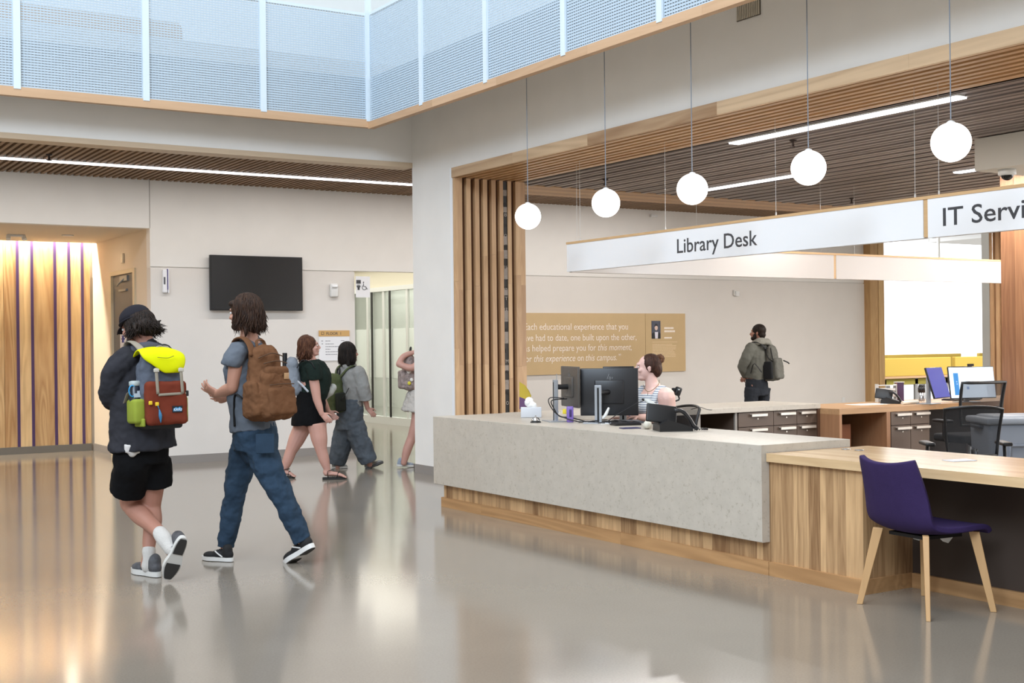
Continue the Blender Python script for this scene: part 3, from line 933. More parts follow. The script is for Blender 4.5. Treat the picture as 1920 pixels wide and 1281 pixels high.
line([('have had to date, one built upon the other,', 0)], 12.135, 1.487, 0.142, 10.01)
line([('has helped prepare you for', 0), ('this moment,', 1)], 12.039, 1.333, 0.142, 10.01)
line([('for', 0), ('this experience', 1), ('on', 0), ('this campus.', 1), ('\u201d', 0)], 11.83, 1.18, 0.142, 10.05)
m_ = MB(); m_.box(12.435, 12.61, 15.604, 15.61, 1.505, 1.785)
pf = part(m_, 'portrait', mat('portrait_ground', '#3f4354', 0.5, vary=0.2, vscale=12), t, True)
m_ = MB(); m_.ball((12.524, 15.604, 1.68), (0.032, 0.003, 0.046), 14, 8); part(m_, 'face', mat('portrait_skin', '#d8bdb0', 0.6), pf, True)
m_ = MB(); m_.ball((12.524, 15.6045, 1.70), (0.036, 0.003, 0.042), 14, 8); part(m_, 'hair', mat('portrait_hair', '#231f22', 0.6), pf, True)
m_ = MB(); m_.prism([(12.436, 1.507), (12.609, 1.507), (12.609, 1.585), (12.56, 1.61), (12.49, 1.61), (12.436, 1.585)], -15.604, -15.602, M=Matrix(((1, 0, 0, 0), (0, 0, -1, 0), (0, 1, 0, 0), (0, 0, 0, 1)))); part(m_, 'suit', mat('portrait_suit', '#15151a', 0.6), pf, True)
m_ = MB(); m_.prism([(12.5, 1.507), (12.55, 1.507), (12.558, 1.61), (12.492, 1.61)], -15.602, -15.6, M=Matrix(((1, 0, 0, 0), (0, 0, -1, 0), (0, 1, 0, 0), (0, 0, 0, 1)))); part(m_, 'shirt', mat('portrait_shirt', '#dcd8e2', 0.6), pf, True)
m_ = MB()
z = 1.655
for wd, h in ((0.19, 0.03), (0.215, 0.03), (0.0, 0.03), (0.15, 0.024)):
    x = 12.69
    while wd and x < 12.69 + wd:
        l_ = rnd.uniform(0.012, 0.03); m_.box(x, min(x + l_, 12.69 + wd), 15.6085, 15.61, z, z + h); x += l_ + 0.004
    z -= 0.05
part(m_, 'caption', qt, t, True)
m_ = MB(); m_.box(12.45, 12.95, 15.6085, 15.61, 1.448, 1.454)
for k in range(9):
    x = 12.45; z = 1.41 - 0.024 * k; end = 12.45 + (0.40, 0.48, 0.47, 0.47, 0.42, 0.44, 0.46, 0.47, 0.46)[k]
    while x < end:
        l_ = rnd.uniform(0.012, 0.04); m_.box(x, min(x + l_, end), 15.6085, 15.61, z, z + 0.009); x += l_ + 0.005
part(m_, 'small_print', mat('cream_print', '#e4cba4', 0.6), t, True)
# ================================================================== COUNTERS AND DESKS
stone = mat('speckled_stone', '#b9b1a5', 0.4, vary=0.05, vscale=14, bump=0.03, bscale=60)
# fine flecks in the stone
nt = stone.node_tree; N, L = nt.nodes, nt.links; b = N['Principled BSDF']
src = b.inputs['Base Color'].links[0].from_socket
tc = N.new('ShaderNodeTexCoord'); vo = N.new('ShaderNodeTexNoise'); vo.inputs['Scale'].default_value = 38; vo.inputs['Detail'].default_value = 3; vo.inputs['Roughness'].default_value = 0.7
L.new(tc.outputs['Object'], vo.inputs['Vector'])
rp = N.new('ShaderNodeValToRGB'); rp.color_ramp.elements[0].position = 0.33; rp.color_ramp.elements[0].color = (0.82, 0.80, 0.77, 1); rp.color_ramp.elements[1].position = 0.43; rp.color_ramp.elements[1].color = (1, 1, 1, 1)
L.new(vo.outputs['Fac'], rp.inputs[0])
mm = N.new('ShaderNodeMix'); mm.data_type = 'RGBA'; mm.blend_type = 'MULTIPLY'; mm.inputs[0].default_value = 1
L.new(src, mm.inputs[6]); L.new(rp.outputs[0], mm.inputs[7]); L.new(mm.outputs[2], b.inputs['Base Color'])
plank = wood('desk_planks', '#cfa97c', '#6e4a2b', 'Z', 0.45, figure=0.6, grain=0.6)
dtop = wood('desk_top_wood', '#d3b58c', '#a58059', 'Y', 0.22, figure=0.45)
dtop_x = wood('desk_top_wood_cross', '#c29a72', '#94704c', 'X', 0.35, figure=0.4)
plinth_w = wood('plinth_wood', '#b98f62', '#7f5a37', 'Y', 0.45, size=1.8, figure=0.9)
taupe = mat('taupe_laminate', '#5b4b40', 0.5)
darkin = mat('dark_laminate', '#2d2724', 0.6)

sc_ = thing('service_counter', 'long pale stone service counter with a waterfall front over wooden planks', 'counter', (5.85, 7.9, 0))
m_ = MB()
vs = [(5.467, .807), (6.244, .807), (6.244, .757), (5.53, .757), (5.53, .206), (5.467, .206)]
m_.prism([(a, b_) for a, b_ in vs], -10.0, -5.796, M=Matrix(((1, 0, 0, 0), (0, 0, -1, 0), (0, 1, 0, 0), (0, 0, 0, 1))))
part(m_, 'stone_top', stone, sc_, True, bev=0.003)
m_ = MB()
y = 9.93
while y > 5.80:
    wd = rnd.choice([0.04, 0.055, 0.07, 0.09, 0.11]); y2 = max(y - wd, 5.792)
    m_.box(5.532, 5.5595, y2 + 0.0008, y, 0.085, 0.7565, rnd.choice([0.02, 0.1, 0.3, 0.45, 0.6, 0.8])); y = y2
part(m_, 'plank_front', plank, sc_, True)
m_ = MB(); m_.box(5.56, 5.62, 5.8, 9.93, 0.02, 0.756); m_.box(5.62, 6.2, 9.87, 9.93, 0.02, 0.756)
part(m_, 'carcass', taupe, sc_, True)
m_ = MB()
for a, b_ in ((9.95, 9.25), (9.25, 7.3), (7.3, 5.792)): m_.box(5.512, 5.56, b_ + 0.001, a, 0, 0.085, rnd.uniform(0.1, 0.6))
part(m_, 'plinth', plinth_w, sc_, True)

wd_ = thing('wooden_desk', 'low wooden desk with knee space joined to the end of the stone counter', 'desk', (5.95, 4.5, 0))
m_ = MB()
x = 5.50
for k in range(11):
    x2 = 5.50 + 0.9 * (k + 1) / 11
    m_.box(x, x2, 1.2, 5.789, 0.705, 0.7565, rnd.choice([0.0, 0.1, 0.2, 0.35, 0.5])); x = x2
part(m_, 'desk_top', dtop, wd_, True)
m_ = MB()
y = 5.788
tones = [0.45, 0.5, 0.1, 0.4, 0.15, 0.7, 0.0, 0.45, 0.3, 0.5, 0.05, 0.1]
for k, (w_, t_) in enumerate(zip([.11, .085, .035, .05, .04, .095, .045, .06, .035, .06, .06, .09], tones)):
    y2 = max(y - w_, 5.043); m_.box(5.532, 5.555, y2 + 0.0008, y, 0.085, 0.705, t_); y = y2
    if y <= 5.0431: break
part(m_, 'plank_front', plank, wd_, True)
m_ = MB(); x = 5.555
for k, t_ in enumerate([.5, .6, .35, .7, .8]):
    m_.box(x, x + 0.077, 5.043, 5.066, 0.085, 0.705, t_); x += 0.078
part(m_, 'end_panel', plank, wd_, True)
m_ = MB(); m_.box(5.512, 5.56, 5.03, 5.788, 0, 0.085, 0.3); m_.box(5.56, 5.932, 5.032, 5.06, 0, 0.085, 0.2); m_.box(5.92, 5.95, 1.2, 5.03, 0, 0.085, 0.35)
part(m_, 'plinth', plinth_w, wd_, True)
m_ = MB(); m_.box(5.945, 5.965, 1.2, 5.06, 0, 0.705); part(m_, 'modesty_panel', mat('dark_brown_panel', '#3f332c', 0.55), wd_, True)
for gx, gy in ((6.084, 5.683), (6.088, 5.576)):
    m_ = MB(); m_.lathe([(0.028, 0.757), (0.03, 0.7595), (0.022, 0.7605), (0.018, 0.758)], 20, M=Matrix.Translation((gx, gy, 0)))
    part(m_, 'cable_grommet', steel, wd_, True)

bc = thing('back_counter', 'stone topped counter with brown drawers behind the seated clerk', 'counter', (7.9, 9.65, 0))
m_ = MB(); m_.box(6.25, 9.545, 9.25, 10.08, 0.757, 0.807); part(m_, 'stone_top', stone, bc, True, bev=0.003)
m_ = MB()
m_.box(6.25, 9.54, 10.03, 10.06, 0, 0.757)
for x in (6.9, 7.945, 8.425, 8.435, 9.225): m_.box(x, x + 0.02, 9.29, 10.03, 0.05, 0.757)
m_.box(6.25, 9.54, 9.3, 10.03, 0.05, 0.07)
part(m_, 'carcass', taupe, bc, True)
m_ = MB(); m_.box(7.925, 7.965, 9.27, 9.29, 0.05, 0.757); m_.box(8.405, 8.43, 9.27, 9.29, 0.05, 0.757); part(m_, 'face_strips', mat('grey_edge_strip', '#8d8780', 0.4), bc, True)
m_ = MB(); m_.box(9.516, 9.543, 9.26, 10.03, 0, 0.757, 0.9); part(m_, 'end_panel', wood('dark_end_panel', '#7b5b45', '#5c4030', 'Z', 0.5), bc, True)
def drawers(parent, cols, rows, yf, group=None):
    for (a, b_, hx0, hx1) in cols:
        for (z0, z1) in rows:
            m_ = MB(); m_.box(a + 0.003, b_ - 0.003, yf, yf + 0.02, z0, z1); m_.box(a + 0.01, b_ - 0.01, yf + 0.02, yf + 0.4, z0 + 0.02, z1 - 0.02)
            dq = part(m_, 'drawer', taupe, parent, True, bev=0.001)
            m_ = MB(); m_.box(hx0, hx1, yf - 0.028, yf, z1 - 0.022, z1 - 0.016); m_.box(hx0, hx1, yf - 0.032, yf - 0.026, z1 - 0.040, z1 - 0.016)
            part(m_, 'handle', mat('pale_handle', '#d3ccc2', 0.35, 0.4), dq, True)
            m_ = MB(); m_.cyl(((hx0 + hx1) / 2, yf - 0.003, z1 - 0.065), ((hx0 + hx1) / 2, yf, z1 - 0.065), 0.008, n=12)
            part(m_, 'lock', MATS['pale_handle'], dq, True)
drawers(bc, [(8.447, 8.913, 8.60, 8.805), (8.913, 9.23, 8.985, 9.19), (9.23, 9.513, 9.27, 9.47)], [(0.612, 0.75), (0.33, 0.606), (0.06, 0.324)], 9.27)

wr = thing('return_desk', 'long wooden desk with four brown drawers under two computer screens', 'desk', (11.5, 9.4, 0))
m_ = MB()
cuts = [9.549, 11.0, 12.3, 14.2]
for a, b_ in zip(cuts, cuts[1:]):
    for k in range(6): m_.box(a, b_, 9.0 + 0.145 * k, 9.0 + 0.145 * (k + 1), 0.703, 0.759, rnd.uniform(0.1, 0.6))
part(m_, 'desk_top', dtop_x, wr, True)
wsp = wood('warm_side_panel', '#a87c5a', '#7d573b', 'Z', 0.5, size=1.4)
for a, b_, q in ((9.549, 9.585, 0.3), (10.235, 10.29, 0.5)):
    m_ = MB(); m_.box(a, b_, 9.0, 9.83, 0, 0.703, q); part(m_, 'side_panel', wsp, wr, True)
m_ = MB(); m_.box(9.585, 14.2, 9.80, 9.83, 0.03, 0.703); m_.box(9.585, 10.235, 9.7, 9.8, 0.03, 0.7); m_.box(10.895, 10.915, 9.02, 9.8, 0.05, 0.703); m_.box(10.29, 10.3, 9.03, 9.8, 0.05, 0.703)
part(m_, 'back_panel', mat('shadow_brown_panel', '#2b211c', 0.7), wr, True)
drawers(wr, [(10.30, 10.598, 10.37, 10.585), (10.598, 10.895, 10.66, 10.875)], [(0.562, 0.698), (0.08, 0.556)], 9.0)
m_ = MB(); m_.box(9.60, 9.98, 9.25, 9.68, 0.03, 0.58)
solo(m_, 'cardboard_box', mat('brown_card', '#7a4524', 0.7), 'plain brown box standing in the knee space of the long wooden desk', 'box', bev=0.004)

# ================================================================== PURPLE CHAIR
def purple_chair():
    t = thing('guest_chair', 'purple upholstered shell chair with pale wooden legs at the wooden desk', 'chair', (5.53, 4.61, 0), math.radians(-5.5))
    # side profile (forward x, height z), half width, wrap of the edges, sag of the middle
    prof0 = [(-0.315, 0.838, 0.205, 0.045), (-0.31, 0.80, 0.213, 0.05), (-0.295, 0.73, 0.222, 0.06), (-0.275, 0.65, 0.232, 0.065), (-0.255, 0.57, 0.238, 0.06), (-0.235, 0.51, 0.24, 0.05),
            (-0.205, 0.465, 0.24, 0.04), (-0.155, 0.437, 0.24, 0.032), (-0.08, 0.428, 0.24, 0.025), (0.02, 0.428, 0.24, 0.02), (0.12, 0.438, 0.24, 0.015), (0.20, 0.447, 0.235, 0.008), (0.235, 0.44, 0.225, 0.0), (0.243, 0.425, 0.22, 0.0)]
    prof = [(p[0], p[1] - 0.018 - 0.012 * max(0, (p[1] - 0.45) / 0.4), p[2], p[3]) for p in prof0]
    P = [Vector((p[0], 0, p[1])) for p in prof]
    nv = 13
    vs, fs = [], []
    for i, (x, z, hw, wrap) in enumerate(prof):
        d = (P[min(i + 1, len(P) - 1)] - P[max(i - 1, 0)]).normalized()
        nrm = Vector((-d.z, 0, d.x))            # towards the sitter
        if nrm.x < 0 and i < 6: nrm = -nrm
        if nrm.z < 0 and i >= 6: nrm = -nrm
        for j in range(nv):
            s_ = -1 + 2 * j / (nv - 1)
            e = abs(s_) ** 2.6
            p = Vector((x, s_ * hw, z)) + nrm * wrap * e
            if i < 3: p.z += 0.022 * (abs(s_) ** 2) * (1 - i / 3) - (0.012 * (1 - i / 3))
            vs.append(p)
    for i in range(len(prof) - 1):
        for j in range(nv - 1):
            a = i * nv + j
            fs.append((a, a + nv, a + nv + 1, a + 1))
    m_ = MB(); m_.add(vs, fs, smooth=True)
    o = part(m_, 'seat_shell', mat('purple_felt', '#35274f', 0.9, bump=0.25, bscale=260, spec=0.2, vary=0.05, vscale=20), t)
    md = o.modifiers.new('thick', 'SOLIDIFY'); md.thickness = 0.034; md.offset = 1
    md = o.modifiers.new('round', 'BEVEL'); md.width = 0.012; md.segments = 3; md.limit_method = 'ANGLE'; md.angle_limit = 0.8
    md = o.modifiers.new('sub', 'SUBSURF'); md.levels = 1; md.render_levels = 2
    lw = wood('chair_leg_wood', '#cba373', '#ad8355', 'Z', 0.5, figure=0.2, grain=0.3)
    for (fx, fy), (tx, ty) in zip([(-0.235, 0.25), (-0.228, -0.25), (0.232, -0.255), (0.232, 0.25)], [(-0.165, 0.175), (-0.165, -0.175), (0.17, -0.185), (0.17, 0.185)]):
        m_ = MB()
        dirv = Vector((fx, fy, 0)).normalized(); sd = Vector((-dirv.y, dirv.x, 0))
        ring = []
        for (px_, py_, z, w2, d2) in ((fx, fy, 0.0, 0.016, 0.011), (tx, ty, 0.425, 0.027, 0.016)):
            ring.append([Vector((px_, py_, z)) + dirv * a + sd * b_ for a, b_ in ((-w2, -d2), (w2, -d2), (w2, d2), (-w2, d2))])
        vs = ring[0] + ring[1]
        m_.add(vs, [(3, 2, 1, 0), (4, 5, 6, 7), (0, 1, 5, 4), (1, 2, 6, 5), (2, 3, 7, 6), (3, 0, 4, 7)], 0.3)
        part(m_, 'leg', lw, t, bev=0.003)
    m_ = MB(); m_.box(-0.13, 0.14, -0.13, 0.13, 0.392, 0.41); part(m_, 'under_frame', blackm, t)
    m_ = MB()
    for (x, y, a) in ((0.02, -0.12, 0.3), (-0.05, 0.02, 1.2)):
        m_.add([(x, y, 0.395), (x + 0.08, y + 0.01, 0.393), (x + 0.06, y + 0.03, 0.355), (x + 0.01, y + 0.02, 0.37), (x - 0.03, y, 0.39)], [(0, 1, 2, 3, 4)])
    o = part(m_, 'loose_tag', whitep, t); md = o.modifiers.new('t', 'SOLIDIFY'); md.thickness = 0.001
purple_chair()

# ================================================================== OFFICE CHAIRS
mesh_m, nt, b = new_mat('chair_mesh')
b.inputs['Base Color'].default_value = lin('#1b1b1d'); b.inputs['Roughness'].default_value = 0.7
N, L = nt.nodes, nt.links
tc = N.new('ShaderNodeTexCoord'); ck = N.new('ShaderNodeTexWave'); ck.bands_direction = 'Z'; ck.inputs['Scale'].default_value = 90
L.new(tc.outputs['Object'], ck.inputs['Vector'])
mr = N.new('ShaderNodeMapRange'); mr.inputs['To Min'].default_value = 0.55; mr.inputs['To Max'].default_value = 0.85
L.new(ck.outputs['Fac'], mr.inputs['Value']); L.new(mr.outputs[0], b.inputs['Alpha'])
def office_chair(label, loc, rz, hz=0.97, w0=0.23, w1=0.20, z0=0.56, square=False):
    t = thing('office_chair', label, 'chair', loc, rz, group='black mesh office chairs behind the counters')
    # sitter faces +x
    nseg = 10
    def bx(s_, q):     # point on the back surface
        w_ = w0 + (w1 - w0) * q
        return Vector((-0.24 - 0.05 * q + 0.05 * (abs(s_) ** 2) + 0.02 * math.sin(PI * q), s_ * w_, z0 + (hz - z0) * q + (0 if square else -0.02 * s_ * s_ * q)))
    vs, fs = [], []
    for i in range(nseg + 1):
        for j in range(nseg + 1): vs.append(bx(-1 + 2 * j / nseg, i / nseg))
    for i in range(nseg):
        for j in range(nseg):
            a = i * (nseg + 1) + j; fs.append((a, a + 1, a + nseg + 2, a + nseg + 1))
    m_ = MB(); m_.add(vs, fs, smooth=True); part(m_, 'back_mesh', mesh_m, t)
    m_ = MB()
    rim = [bx(-1, q / 6) for q in range(7)] + [bx(-1 + 2 * j / 8, 1) for j in range(1, 8)] + [bx(1, 1 - q / 6) for q in range(7)] + [bx(1 - 2 * j / 8, 0) for j in range(1, 9)]
    m_.tube(rim, [(0.013, 0.011) if not square else (0.018, 0.016)], n=8, sub=1)
    part(m_, 'back_frame', blackp, t)
    m_ = MB(); m_.tube([(-0.25, 0, z0 + 0.05), (-0.27, 0, 0.46), (-0.15, 0, 0.40), (0, 0, 0.39)], [(0.03, 0.012)], n=8); part(m_, 'spine', blackp, t)
    m_ = MB(); m_.rbox(0.48, 0.48, 0.08, 0.03, M=Matrix.Translation((0.02, 0, 0.46))); part(m_, 'seat', mat('black_fabric', '#17171a', 0.9), t)
    for s_ in (-1, 1):
        m_ = MB(); m_.tube([(0, s_ * 0.24, 0.42), (0, s_ * 0.29, 0.48), (0, s_ * 0.29, 0.62)], [0.014], n=8); m_.rbox(0.26, 0.075, 0.03, 0.012, M=Matrix.Translation((0.02, s_ * 0.29, 0.635)))
        part(m_, 'armrest', blackp, t)
    m_ = MB(); m_.cyl((0, 0, 0.09), (0, 0, 0.42), 0.025); part(m_, 'gas_lift', steel, t)
    m_ = MB()
    for k in range(5):
        a = 2 * PI * k / 5 + 0.3
        m_.tube([(0, 0, 0.1), (0.29 * math.cos(a), 0.29 * math.sin(a), 0.075)], [0.022, 0.014], n=8, sub=1)
    part(m_, 'star_base', blackp, t)
    for k in range(5):
        a = 2 * PI * k / 5 + 0.3
        m_ = MB(); c_ = Vector((0.29 * math.cos(a), 0.29 * math.sin(a), 0.03)); d_ = Vector((-math.sin(a), math.cos(a), 0))
        m_.cyl(c_ - d_ * 0.022, c_ + d_ * 0.022, 0.03, n=14); part(m_, 'caster', blackp, t)
    return t
office_chair('black see-through mesh back office chair in front of the grey wheeled bin', (8.25, 6.47, 0), math.radians(52), hz=0.935, w0=0.18, w1=0.215)
office_chair('black square framed office chair before the white computer screen', (10.63, 8.30, 0), math.radians(75), hz=1.02, w0=0.23, w1=0.25, z0=0.6, square=True)
office_chair('black office chair in which the clerk in a striped top sits', (6.88, 8.50, 0), math.radians(165), hz=0.90, w0=0.24, w1=0.23)

# ================================================================== BIN
def bin_():
    t = thing('wheeled_bin', 'grey lidded plastic bin beside the big timber pier', 'bin', (9.95, 7.28, 0), math.radians(-30))
    g = mat('bin_grey', '#7c828c', 0.5)
    m_ = MB(); m_.rbox(0.60, 0.42, 0.67, 0.04, M=Matrix.Translation((0, 0, 0.365)), taper=(1.08, 1.08)); part(m_, 'body', g, t)
    m_ = MB(); m_.rbox(0.70, 0.50, 0.06, 0.02, M=Matrix.Translation((0, 0, 0.715))); m_.rbox(0.64, 0.44, 0.06, 0.025, M=Matrix.Translation((0, 0, 0.735)), taper=(0.85, 0.8))
    part(m_, 'lid', mat('bin_lid_grey', '#8d939c', 0.45), t)
    m_ = MB(); m_.tube([(-0.14, -0.235, 0.3), (-0.14, -0.24, 0.5), (0.14, -0.24, 0.5), (0.14, -0.235, 0.3)], [0.012], n=8, sub=1); part(m_, 'moulded_panel', g, t)
    for sx in (-0.34, 0.34):
        m_ = MB(); m_.rbox(0.05, 0.2, 0.03, 0.01, M=Matrix.Translation((sx, 0, 0.66))); part(m_, 'handle', mat('bin_handle', '#3c4149', 0.5), t)
    for sx, sy in ((-.24, -.15), (.24, -.15), (-.24, .15), (.24, .15)):
        m_ = MB(); m_.cyl((sx - 0.01, sy, 0.025), (sx + 0.012, sy, 0.025), 0.025, n=14); part(m_, 'wheel', blackp, t)
bin_()

# ================================================================== YELLOW BOOTHS IN THE READING ROOM
yel = mat('yellow_upholstery', '#dbbb58', 0.8)
oli = mat('olive_upholstery', '#a19746', 0.8)
def booth(label, x0, x1, y, z0=0.60, z1=1.02, legs=True, col=yel):
    t = thing('booth_seat', label, 'bench', ((x0 + x1) / 2, y, 0), group='yellow high backed benches in the bright reading room')
    m_ = MB(); m_.box(x0, x1, y - 0.04, y + 0.06, z0, z1); part(m_, 'backrest', col, t, True, bev=0.015)
    m_ = MB(); m_.box(x0 + 0.02, x1 - 0.02, y - 0.045, y + 0.5, z0 - 0.05, z0); part(m_, 'rail', mat('pale_wood_rail', '#d9b48c', 0.5), t, True)
    m_ = MB(); m_.box(x0, x1, y, y + 0.6, z0 - 0.20, z0 - 0.06); part(m_, 'seat', oli, t, True, bev=0.01)
    for x in (x0 + 0.1, (x0 + x1) / 2, x1 - 0.1):
        m_ = MB(); m_.box(x - 0.05, x + 0.05, y, y + 0.05, 0, z0 - 0.05); part(m_, 'leg', mat('booth_leg_grey', '#9a9a9c', 0.5), t, True)
booth('nearer yellow bench back at left, behind the timber post', 22.6, 24.95, 20.0)
booth('nearer yellow bench back at right, partly behind the white screen', 25.1, 27.3, 20.0)
booth('farther yellow bench back at left, only its top edge showing', 27.3, 30.4, 24.0, 0.62, 1.03)
booth('farther yellow bench back at right, only its top edge showing', 31.2, 34.2, 24.0, 0.62, 1.03)
# ================================================================== THINGS ON THE COUNTERS
def axes(yaw_from_view):
    """Horizontal axes turned from the viewing direction: (right, away)."""
    a = yaw_from_view
    r = RGT * math.cos(a) + FWD * math.sin(a)
    f = FWD * math.cos(a) - RGT * math.sin(a)
    return r, f
scr_back = mat('monitor_back', '#1f1f22', 0.35)
scr_back2 = mat('monitor_back_worn', '#4a4642', 0.45)
silver = mat('silver_plastic', '#a9aeb5', 0.3, 0.5)
def slab_local(t_loc, a, tilt=0.0):
    r, f = axes(a)
    return r, f
def monitor(label, base, a, w, h, zc, back_m, front=None, stand=-0.12, tilt=0.0, logo=True, roll=0.0, dx=0.0, colh=0.06, plate=(0.24, 0.17), group='computer monitors on the counters', lowdeck=0.807):
    """a turns the screen's back away from us; stand = how far the stand sits behind the back."""
    r, f = axes(a)
    z0 = lowdeck
    t = thing('computer_monitor', label, 'monitor', (base[0], base[1], z0), group=group)
    upv = (UP * math.cos(tilt) + f * math.sin(tilt)).normalized()
    upv = (upv * math.cos(roll) + r * math.sin(roll)).normalized()
    rr_ = (r - upv * r.dot(upv)).normalized()
    ff = upv.cross(rr_).normalized()
    if ff.dot(f) < 0: ff = -ff
    side = stand
    c = f * (-side) + UP * (zc - z0) + r * dx
    M = frame(c, rr_, ff, upv)
    m_ = MB(); m_.rbox(w, 0.022, h, 0.006, 2, M=M)
    m_.rbox(w * 0.5, 0.02, h * 0.5, 0.008, 2, M=M @ Matrix.Translation((0, -0.015 if side < 0 else 0.015, 0)))
    part(m_, 'casing', back_m, t)
    m_ = MB(); sgn = 1 if side < 0 else -1
    m_.cbox((0, sgn * 0.0118, 0), w - 0.014, 0.0012, h - 0.014, M=M)
    part(m_, 'screen', front or mat('screen_off', '#101318', 0.2), t)
    m_ = MB(); sx = 0.03
    m_.box(-0.028, 0.028, -0.016, 0.016, 0, zc - z0 + colh, M=frame((0, 0, 0), r, f, UP))
    st_ = part(m_, 'stand_column', silver, t, bev=0.004)
    m_ = MB(); m_.box(-0.008, 0.008, -0.0175 if side < 0 else 0.0165, -0.0165 if side < 0 else 0.0175, 0.01, zc - z0 + 0.04, M=frame((0, 0, 0), r, f, UP)); part(m_, 'slot', blackm, st_)
    m_ = MB(); m_.cyl((0, 0, zc - z0), c, 0.022, n=12); part(m_, 'arm', blackp, t)
    m_ = MB(); m_.box(-plate[0] / 2, plate[0] / 2, -plate[1] / 2, plate[1] / 2, 0, 0.008, M=frame((0, 0, 0), r, f, UP)); part(m_, 'foot_plate', silver, t, bev=0.002)
    if logo:
        m_ = MB(); Ml = M @ Matrix.Translation((0, -sgn * 0.0118, h * 0.28)) 
        for (x, z0_, z1_) in ((-0.016, -0.005, 0.04), (-0.002, -0.005, 0.018), (0.009, -0.035, 0.014), (0.022, -0.002, 0.014)):
            m_.add([(x + z0_ * 0.35, 0, z0_), (x + 0.004 + z0_ * 0.35, 0, z0_), (x + 0.004 + z1_ * 0.35, 0, z1_), (x + z1_ * 0.35, 0, z1_)], [(0, 1, 2, 3)], M=Ml)
        o = part(m_, 'maker_logo', mat('logo_silver', '#8f9296', 0.3, 0.5), t)
        md = o.modifiers.new('t', 'SOLIDIFY'); md.thickness = 0.001; md.offset = 0
    return t, M

b1 = at(1042, 796, 10.45)
monitor('grey-brown backed monitor turned edgewise on a silver stand, nearest the service bell', b1, math.radians(-75), 0.46, 0.335, 1.09, scr_back2, stand=-0.13)
b2 = at(1122, 801, 10.16)
monitor('large black monitor seen square from behind on a silver stand, left of the clerk', b2, math.radians(-6), 0.47, 0.385, 1.05, scr_back, stand=-0.16, dx=0.085)
b3 = at(1168, 796, 10.45)
monitor('black monitor half hidden behind the large one, beside the clerk\'s face', b3, math.radians(4), 0.26, 0.385, 1.06, scr_back, stand=-0.08, logo=False, dx=-0.02, colh=0.0)

# cables of the monitors: one loose bundle each
def cable(name, label, pts, r=0.004, m=None, group='loose black cables on the stone counter'):
    for q in pts: q.z = max(q.z, 0.811 + r)
    m_ = MB(); m_.tube(pts, [r], n=6, sub=6, balls=False)
    for v in m_.v: v.z = max(v.z, 0.8085)
    return solo(m_, name, m or blackp, label, 'cable', group)
cable('cable', 'black cable looping from the edgewise monitor down to the counter', [at(1058, 747, 10.3), at(1032, 746, 10.3), at(1030, 758, 10.3), at(1046, 778, 10.3), at(1076, 789, 10.25), at(1092, 797, 10.2)])
cable('cable', 'second black cable bundled at the stand of the edgewise monitor', [at(1063, 748, 10.32), at(1035, 751, 10.28), at(1038, 765, 10.28), at(1050, 781, 10.28), at(1074, 784, 10.3), at(1098, 795, 10.22)], 0.005)
tangle = MB()
for k in range(9):
    x0 = 1085 + 9 * k
    pts = [at(x0, 796 + rnd.uniform(-3, 3), 10.18)]
    pts += [at(x0 + 12 + rnd.uniform(-6, 6), 794 + rnd.uniform(-6, 5), 10.16 + rnd.uniform(-.05, .12)), at(x0 + 24 + rnd.uniform(-6, 6), 797 + rnd.uniform(-6, 3), 10.14 + rnd.uniform(-.05, .1)), at(x0 + 40, 800 + rnd.uniform(-3, 4), 10.05)]
    for q in pts: q.z = max(q.z, 0.815)
    tangle.tube(pts, [0.0045], n=6, sub=6, balls=False)
for v in tangle.v: v.z = max(v.z, 0.8085)
solo(tangle, 'cable_tangle', blackp, 'tangle of loose black cables on the counter at the foot of the big monitor', 'cables', kind='stuff')
cable('cable', 'thin black cable hanging from the white scanner tip towards the big monitor', [at(1212, 750, 10.2), at(1195, 756, 10.22), at(1165, 773, 10.25), at(1150, 782, 10.25), at(1140, 792, 10.22)], 0.003)
cable('cable', 'grey cable arching over the edge of the rear stone counter', [at(1296, 768, 11.9), at(1312, 764, 11.85), at(1326, 768, 11.8), at(1334, 777, 11.78), at(1335, 786, 11.8)], 0.004, mat('grey_cable', '#6f6a63', 0.5), group='cable on the rear counter')

# tissue box and bell
t = thing('tissue_box', 'white tissue box with a crumpled tissue at the left end of the stone counter', 'tissue box', at(996, 790, 11.05))
t.location.z = 0.807; ORG[t.name] = t.location.copy()
M = frame((0, 0, 0.045), RGT, FWD, UP)
m_ = MB(); m_.rbox(0.18, 0.12, 0.088, 0.006, M=M); part(m_, 'carton', mat('tissue_carton', '#c9cbd0', 0.5), t)
m_ = MB()
for k in range(7): m_.ball((rnd.uniform(-.035, .03), rnd.uniform(-.02, .02), 0.055 + rnd.uniform(0, .05)), (rnd.uniform(.02, .04), .02, rnd.uniform(.02, .035)), 10, 6, M=M)
blob(m_, 'tissue', mat('tissue_white', '#e6e4e0', 0.8), t, voxel=0.005, smooth=2, world=False, folds=0.012, fscale=0.02)
t = thing('service_bell', 'small chrome service bell on a black base', 'bell', (5.66, 8.62, 0.807))
m_ = MB(); m_.lathe([(0.044, 0), (0.044, 0.008), (0.03, 0.014)], 28); part(m_, 'base', blackp, t)
m_ = MB(); m_.lathe([(0.036, 0.013), (0.035, 0.022), (0.028, 0.036), (0.016, 0.045), (0.004, 0.047)], 28); part(m_, 'dome', chrome, t)
m_ = MB(); m_.cyl((0, 0, 0.045), (0, 0, 0.058), 0.005, n=12); part(m_, 'button', chrome, t)

